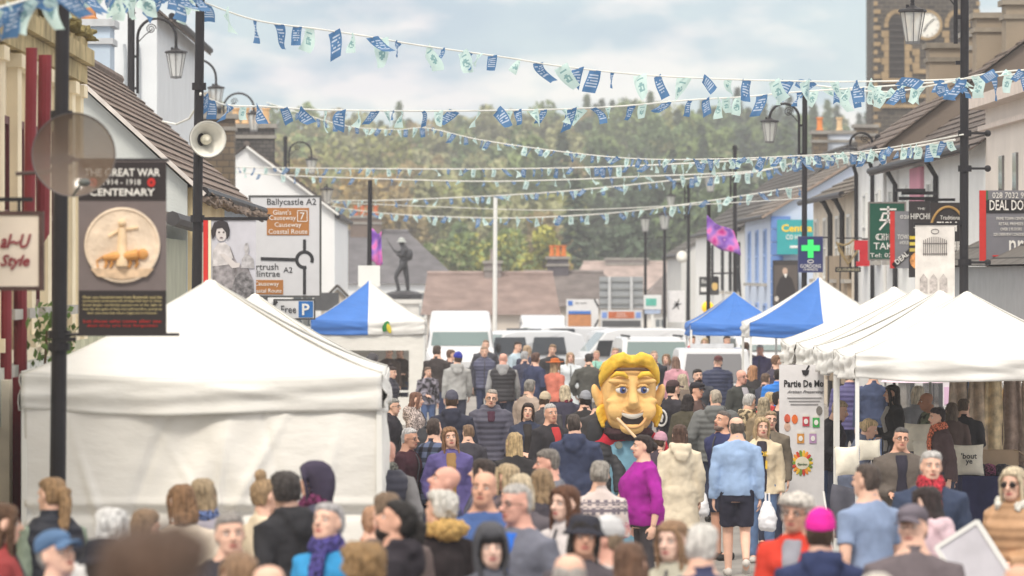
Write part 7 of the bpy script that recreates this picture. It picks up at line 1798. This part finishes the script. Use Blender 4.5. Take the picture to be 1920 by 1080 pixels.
P(952, 867, 228, 'ash blonde woman behind the man in glasses', fem=True, hair='bob', hc=(206, 176, 130), c=(92, 80, 84), h=1.62)
P(979, 886, 172, 'pale blonde crown directly behind the grey-haired man in glasses', fem=True, hair='bob', hc=(224, 200, 160), c=(90, 84, 90), h=1.66)
P(735, 744, 72, 'silver-haired woman in glasses and black coat near the white tent corner', fem=True, hair='short', hc=(150, 148, 144), glasses='y', c=(46, 44, 50), hood=True, h=1.66)
P(778, 733, 80, 'auburn-haired woman in speckled beige coat looking right', fem=True, hair='bob', hc=(140, 92, 72), top='coat', c=(186, 172, 168), pat='speck', h=1.66, hood=True, arms='gf')
P(847, 728, 176, 'person in charcoal beanie and big navy hooded coat facing away', hat='beanie', hatc=(84, 84, 98), c=(48, 50, 66), hood=True, h=1.78, wide=1.15, hc=BRN)
P(877, 732, 185, 'small brown-haired child between the navy coat and the grey puffer', h=1.5, hc=(150, 112, 82), c=(64, 62, 70), d=62)
P(920, 727, 3, 'balding man in glasses and grey quilted puffer jacket walking towards us', hair='crop', hc=(176, 164, 152), top='puffer', c=(78, 76, 92), hoodc=None, glasses='y', leg=(62, 68, 92), h=1.8, arms='ww', fine=True, inner=(70, 40, 56), hood=True)
P(992, 709, 132, 'grey-haired man in taupe wool coat turned away', hc=(150, 144, 138), c=(164, 148, 136), top='coat', h=1.78, hy=20)
P(989, 753, 2, 'dark-haired smiling woman in navy jacket and black top', fem=True, hair='bob', hc=(58, 40, 36), c=(52, 58, 78), inner=(50, 46, 46), h=1.66)
P(1033, 754, 38, 'white-haired man in black anorak with red collar', hc=(206, 202, 200), hair='crop', c=(50, 48, 52), inner=(190, 58, 60), iz=1.24, sk=1, h=1.76, hy=-15)
P(1078, 773, 172, 'man with short dark hair in navy hooded jacket facing away', hc=(84, 72, 66), hair='crop', c=(54, 62, 88), hood=True, h=1.78, wide=1.12, hy=15)
P(1020, 731, 178, 'person in oatmeal knitted beanie and dark coat', hat='beanie', hatc=(196, 180, 156), c=(70, 68, 72), hc=BRN, h=1.66)
P(1060, 720, 195, 'blonde woman with burgundy shawl over black coat', fem=True, hair='bob', hc=(216, 196, 158), c=(60, 58, 74), scarf=(136, 46, 66), hood=False, fur=None, h=1.66, inner=(136, 46, 66), iz=1.2)
P(1096, 729, 182, 'person in mid grey knitted beanie and black coat left of the giant head', hat='beanie', hatc=(146, 148, 156), c=(48, 46, 48), hc=DBRN, h=1.7)
P(1119, 737, 175, 'person in silver-grey beanie right beside the giant head', hat='beanie', hatc=(186, 184, 186), c=(60, 58, 60), hc=GREYH, h=1.66)
P(1118, 783, 178, 'person in black hooded quilted coat half behind the giant', hat='hoodup', hatc=(52, 52, 56), top='puffer', c=(50, 50, 54), hair='bald', h=1.64, wide=1.15)
P(1275, 793, 184, 'woman with long brown hair and cream hooded raincoat facing away', fem=True, hair='longer', hc=(98, 66, 52), top='coat', c=(222, 208, 184), hood=True, leg=(40, 38, 42), h=1.68, arms='dd', fine=True)
P(1381, 778, 181, 'man in powder blue sweatshirt and black shorts walking away', hair='balding', hc=(104, 90, 78), top='jumper', c=(150, 176, 214), leg=(40, 40, 54), shorts=True, stance='walk', h=1.78, arms='dd', fine=True, sk=0, shoe=(206, 200, 194))
P(1352, 767, 312, 'bearded man in navy jacket and dark shorts facing left', hc=(116, 104, 100), hair='crop', beard=(150, 126, 116), c=(50, 56, 96), leg=(48, 50, 66), shorts=True, sk=1, h=1.76, hp=10)
q_ = P(1428, 779, 358, 'smiling blonde woman in black tee with yellow lettering and cream jacket', fem=True, hair='bob', hc=(206, 170, 118), top='jacket', c=(226, 208, 178), inner=(52, 46, 56), leg=(94, 118, 158), h=1.7, fine=True, arms='dd', shoe=(200, 196, 190))
txt(q_, '71', 0, 1.16, .13, .1, mat('yellow print', (226, 186, 70), .6), -.185, bold=.03); txt(q_, 'OOK', 0, 1.29, .15, .06, mat('yellow print', (226, 186, 70), .6), -.19, bold=.03)
P(1444, 768, 355, 'woman in glasses and olive jacket behind the smiling blonde', fem=True, hair='short', hc=(182, 150, 110), glasses='y', c=(120, 110, 96), h=1.68)
P(1236, 776, 150, 'child in dusty pink bobble hat next to the giant', hat='beanie', hatc=(206, 158, 178), c=(70, 62, 72), h=1.5, d=58.5, hc=BRN)
q_ = P(1262, 709, 130, 'man in brown cap and black hoodie with round skull badge on the back', hat='cap', hatc=(78, 60, 62), c=(50, 48, 54), hc=DBRN, beard=(60, 44, 40), h=1.8, wide=1.1)
e = MB(); e.lathe([(.13, .205), (.13, .212), (.0, .214)], (0, 0, 1.2), 24, 0, 'Y'); e.lathe([(.125, .212), (.12, .222), (.1, .222), (.095, .212)], (0, 0, 1.2), 24, 1, 'Y', cap=False); e.ball((0, .214, 1.215), (.045, .012, .045), 1, 12, 8); e.ball((0, .214, 1.165), (.028, .012, .03), 1, 10, 6); e.build('back_badge', [mat('badge black', (40, 38, 42), .8), mat('badge white', (214, 212, 210), .8)], q_)
P(1281, 699, 178, 'woman with long pale blonde hair and brown coat', fem=True, hair='long', hc=(208, 188, 156), c=(124, 110, 100), h=1.7)
P(1305, 713, 62, 'man in black flat cap and brown jacket looking right', hat='flat', hatc=(48, 46, 52), c=(96, 76, 72), hc=DBRN, sk=1, h=1.74)
P(1288, 737, 160, 'dark-haired woman in olive coat behind the flat cap man', fem=True, hair='bob', hc=(48, 38, 40), c=(76, 72, 60), h=1.62)
P(1309, 690, 12, 'young man with dark hair and short beard facing us', hc=(50, 40, 38), beard=(52, 42, 40), c=(70, 72, 80), h=1.74)
P(1345, 664, 180, 'man in dark cap and navy quilted jacket standing before the pickup truck', hat='cap', hatc=(96, 60, 62), top='puffer', c=(52, 58, 84), h=1.78, hy=175, hc=DBRN)
P(1390, 691, 38, 'bald man in glasses with dark jacket over grey tee shirt', hair='bald', hc=(140, 110, 90), glasses='y', c=(66, 68, 66), inner=(176, 172, 180), h=1.78, sk=4)
P(1342, 728, 172, 'fair-haired man in grey-green padded jacket with hood facing away', hc=(196, 180, 158), hair='crop', top='puffer', c=(102, 104, 104), hood=True, h=1.8, wide=1.1, hy=25)
P(1404, 736, 150, 'white-haired person in beige camouflage coat', hc=(206, 202, 200), hair='short', c=(196, 176, 142), pat='camo', h=1.7, hood=True)
P(1432, 742, 178, 'woman with straight ash blonde hair from behind near the food banner', fem=True, hair='long', hc=(198, 176, 138), c=(140, 124, 100), h=1.66)
P(1268, 667, 176, 'woman with long brown hair in pink top beyond the giant head', fem=True, hair='long', hc=(150, 112, 92), c=(206, 150, 162), h=1.66)
P(1227, 656, 8, 'man in black suit and white shirt behind the giant head', hc=(180, 150, 130), hair='crop', c=(52, 54, 62), inner=(220, 224, 232), h=1.76)
P(1250, 662, 352, 'person in grey coat standing right of the man in the suit', hc=LBRN, hair='bob', fem=True, c=(130, 116, 116), h=1.66)
P(1410, 668, 184, 'woman with ginger hair and black coat near the blue canopy', fem=True, hair='long', hc=(206, 138, 88), c=(56, 52, 54), h=1.68)
P(1436, 698, 132, 'boy with brown hair and navy coat next to the bright blue puffer', h=1.62, hc=(124, 96, 76), c=(66, 68, 84), hy=20)
P(1460, 690, 178, 'person in bright azure puffer jacket half behind the food banner', top='puffer', c=(36, 116, 206), h=1.74, hc=DBRN)
P(1455, 664, 120, 'person in dark coat raising an arm by the blue canopy leg', c=(76, 70, 86), h=1.72, hc=(150, 106, 76), arms='rd')
P(1466, 731, 78, 'dark-haired man with red and white collar eating with hand to mouth', hc=(58, 44, 42), hair='fluffy', c=(48, 44, 46), inner=(206, 66, 80), iz=1.25, arms='uu', h=1.76, hp=14)
P(1442, 733, 140, 'golden blonde child in orange hood by the dark-haired eater', h=1.6, hc=(226, 190, 128), c=(200, 66, 66), hood=True)
# far part of the crowd
P(943, 660, 178, 'bald man in black quilted gilet over grey hoodie facing away', hair='bald', top='gilet', c=(52, 50, 54), sleeves=(150, 150, 152), hood=True, h=1.82, sk=4, wide=1.12)
P(908, 648, 2, 'man in navy body warmer facing us by the white van', hc=(176, 140, 112), hair='crop', top='gilet', c=(84, 86, 110), sleeves=(60, 60, 72), leg=(52, 60, 88), h=1.78)
P(910, 636, 358, 'head rising just behind the man in the navy body warmer', hc=(150, 116, 90), hair='crop', c=(70, 70, 78), h=1.82)
P(857, 657, 184, 'person in royal blue beanie and pale grey hoodie facing away', hat='beanie', hatc=(52, 60, 160), top='jacket', c=(168, 168, 166), hood=True, h=1.78, leg=(60, 62, 78), hc=BRN)
P(845, 654, 95, 'auburn-haired person left of the royal blue beanie', hc=(130, 90, 70), c=(70, 64, 72), h=1.74)
P(820, 646, 165, 'tall man in black jacket and dark jeans by the van', hc=(96, 76, 66), c=(62, 56, 56), leg=(58, 64, 92), h=1.86)
P(803, 672, 20, 'boy in grey patterned hoodie at the corner of the striped tent', h=1.46, hc=(130, 98, 78), c=(120, 116, 128), pat='camo', leg=(84, 104, 146), d=103)
P(733, 679, 68, 'woman with dark bun in black gilet and green sleeves by the striped tent', fem=True, hair='topbun', hc=(66, 50, 48), top='gilet', c=(52, 50, 62), sleeves=(140, 156, 144), h=1.66)
P(697, 660, 100, 'person in dark grey hood above the big tent roof', hat='hoodup', hatc=(82, 80, 84), c=(70, 68, 74), h=1.7, hc=BLKH)
P(729, 651, 10, 'dim dark-haired trader inside the striped tent on the left', hc=DBRN, c=(90, 78, 72), h=1.72, d=112.6)
P(750, 651, 350, 'dim dark-haired trader inside the striped tent on the right', hc=BLKH, c=(84, 74, 70), h=1.72, d=113.2)
P(970, 639, 50, 'dark-haired man in pale blue shirt looking right by the camper', hc=(52, 38, 36), c=(186, 206, 220), h=1.78, top='jumper')
P(988, 646, 150, 'fair-haired person right of the man in the pale blue shirt', hc=(206, 168, 130), c=(66, 68, 88), h=1.74, hair='bob', fem=True)
P(984, 657, 176, 'grey-haired man in navy fleece seen from behind near the camper', hc=(178, 178, 182), c=(62, 64, 84), h=1.74)
P(1004, 659, 128, 'brown-haired man in navy jacket looking right past the camper', hc=(116, 80, 66), c=(56, 62, 90), h=1.8, hy=25, wide=1.1)
P(1035, 644, 8, 'fair man in black jacket behind the orange hat', hc=(160, 122, 86), c=(56, 54, 58), h=1.8)
P(1041, 668, 140, 'woman in orange brimmed hat and salmon jumper holding the brim', fem=True, hat='wide', hatc=(196, 104, 50), hair='long', hc=(190, 150, 106), top='jumper', c=(206, 118, 100), arms='du', h=1.7)
P(1069, 659, 4, 'pale blonde woman in white coat beyond the orange hat', fem=True, hair='long', hc=(206, 168, 130), top='coat', c=(216, 222, 226), h=1.68)
P(1104, 661, 178, 'dark-haired man in olive grey coat facing away', hc=(62, 54, 52), hair='crop', c=(82, 82, 78), h=1.78, wide=1.15)
P(1118, 656, 350, 'pink-faced child in mint top beside the olive coat', hc=(226, 176, 140), c=(150, 206, 190), h=1.6, sk=4)
P(1153, 651, 3, 'person with reddish face and beige top behind the giant hairline', hc=(190, 150, 120), c=(220, 206, 190), sk=4, h=1.74)
P(1298, 628, 10, 'small red-topped figure under the blue canopy far off', c=(190, 60, 84), hc=BRN, h=1.7)
P(1322, 632, 350, 'small fair-haired figure in mint under the blue canopy', c=(120, 190, 176), hc=BLND, h=1.7, fem=True, hair='long')
P(1363, 628, 20, 'small figure in coral top under the blue canopy beside its dark leg', c=(226, 110, 110), hc=DBRN, h=1.72)
P(1398, 640, 190, 'dark-coated figure between the two blue canopies', c=(76, 68, 74), hc=BRN, h=1.7)
P(1425, 645, 345, 'pink-faced far figure behind the canopy leg', c=(92, 86, 120), hc=WHT, h=1.68, sk=4)
P(1282, 640, 30, 'figure in raspberry jacket beside the white estate car', c=(176, 52, 86), hc=DBRN, h=1.66)
# under the white canopies
FW = 0.18
P(1580, 749, 78, 'man in black jacket and blue jeans bending over the stall', hc=(206, 176, 132), hair='short', c=(50, 48, 52), leg=(66, 86, 126), lean=22, arms='ff', h=1.8, fine=True)
P(1634, 783, 96, 'blonde woman with small bun in slate blue jacket browsing', fem=True, hair='bun', hc=(226, 190, 132), c=(100, 108, 130), lean=20, arms='ff', h=1.68, fine=True)
P(1573, 756, 100, 'auburn-haired woman in dark striped top behind the bending man', fem=True, hair='bob', hc=(92, 48, 46), c=(62, 54, 68), h=1.66, lean=8)
P(1688, 798, 4, 'man in rectangular glasses with brown jacket over black zip top', hc=(88, 84, 82), hair='crop', glasses='y', c=(96, 88, 82), inner=(44, 42, 54), sk=1, h=1.74, arms='gg', fine=True, wide=1.12)
P(1745, 841, 358, 'grey-haired man in navy parka with red tartan scarf', hc=(206, 202, 198), hair='short', c=(56, 66, 90), top='coat', scarf=(186, 48, 62), inner=(186, 48, 62), iz=1.2, h=1.76, sk=0, arms='dd', wide=1.1, fine=True)
P(1674, 719, 282, 'stallholder with long dark wavy hair and grey apron over black', fem=True, hair='long', hc=(62, 50, 46), c=(48, 46, 48), inner=(176, 174, 172), h=1.74, arms='fg', fine=True)
P(1593, 690, 178, 'person in purple quilted jacket beyond the stall tables', top='puffer', c=(84, 80, 126), hc=DBRN, h=1.74)
P(1637, 684, 182, 'tall person in navy sweatshirt and jeans beyond the stall', top='jumper', c=(64, 74, 104), leg=(86, 104, 140), hc=BRN, h=1.82)
P(1722, 721, 200, 'white-blonde woman in grey shawl at the back of the stall', fem=True, hair='bob', hc=(226, 212, 186), c=(128, 130, 136), h=1.68)
P(1740, 733, 280, 'bald dark-skinned man in patterned green top at the stall', hair='bald', sk=3, c=(92, 100, 80), pat='camo', h=1.7)
P(1756, 761, 282, 'dark-haired woman with orange scarf and plum brown coat', fem=True, hair='short', hc=(52, 36, 40), c=(84, 66, 68), scarf=(214, 116, 84), h=1.66, lean=8)
P(1784, 752, 186, 'woman with long brown hair and brown cardigan seen from behind at the stall', fem=True, hair='longer', hc=(120, 98, 78), c=(92, 74, 70), h=1.56, d=64.5)
P(1808, 745, 165, 'person in black coat beside the blue cloth at the stall', c=(44, 42, 46), hc=(110, 84, 60), h=1.6, d=64.9)
# ------------------------------------------------------------------ hazy air
b = MB(); b.box((0, 395, 27), (420, 810, 58))
hzm = bpy.data.materials.new('hazy air'); hzm.use_nodes = True
nt = hzm.node_tree; nt.nodes.clear()
o_ = nt.nodes.new('ShaderNodeOutputMaterial'); pv = nt.nodes.new('ShaderNodeVolumePrincipled')
pv.inputs['Color'].default_value = (.93, .95, 1, 1); pv.inputs['Density'].default_value = HAZE; pv.inputs['Anisotropy'].default_value = .2
nt.links.new(pv.outputs[0], o_.inputs['Volume'])
tag(b.build('haze', hzm), kind='stuff')
text_all()
bake_all()
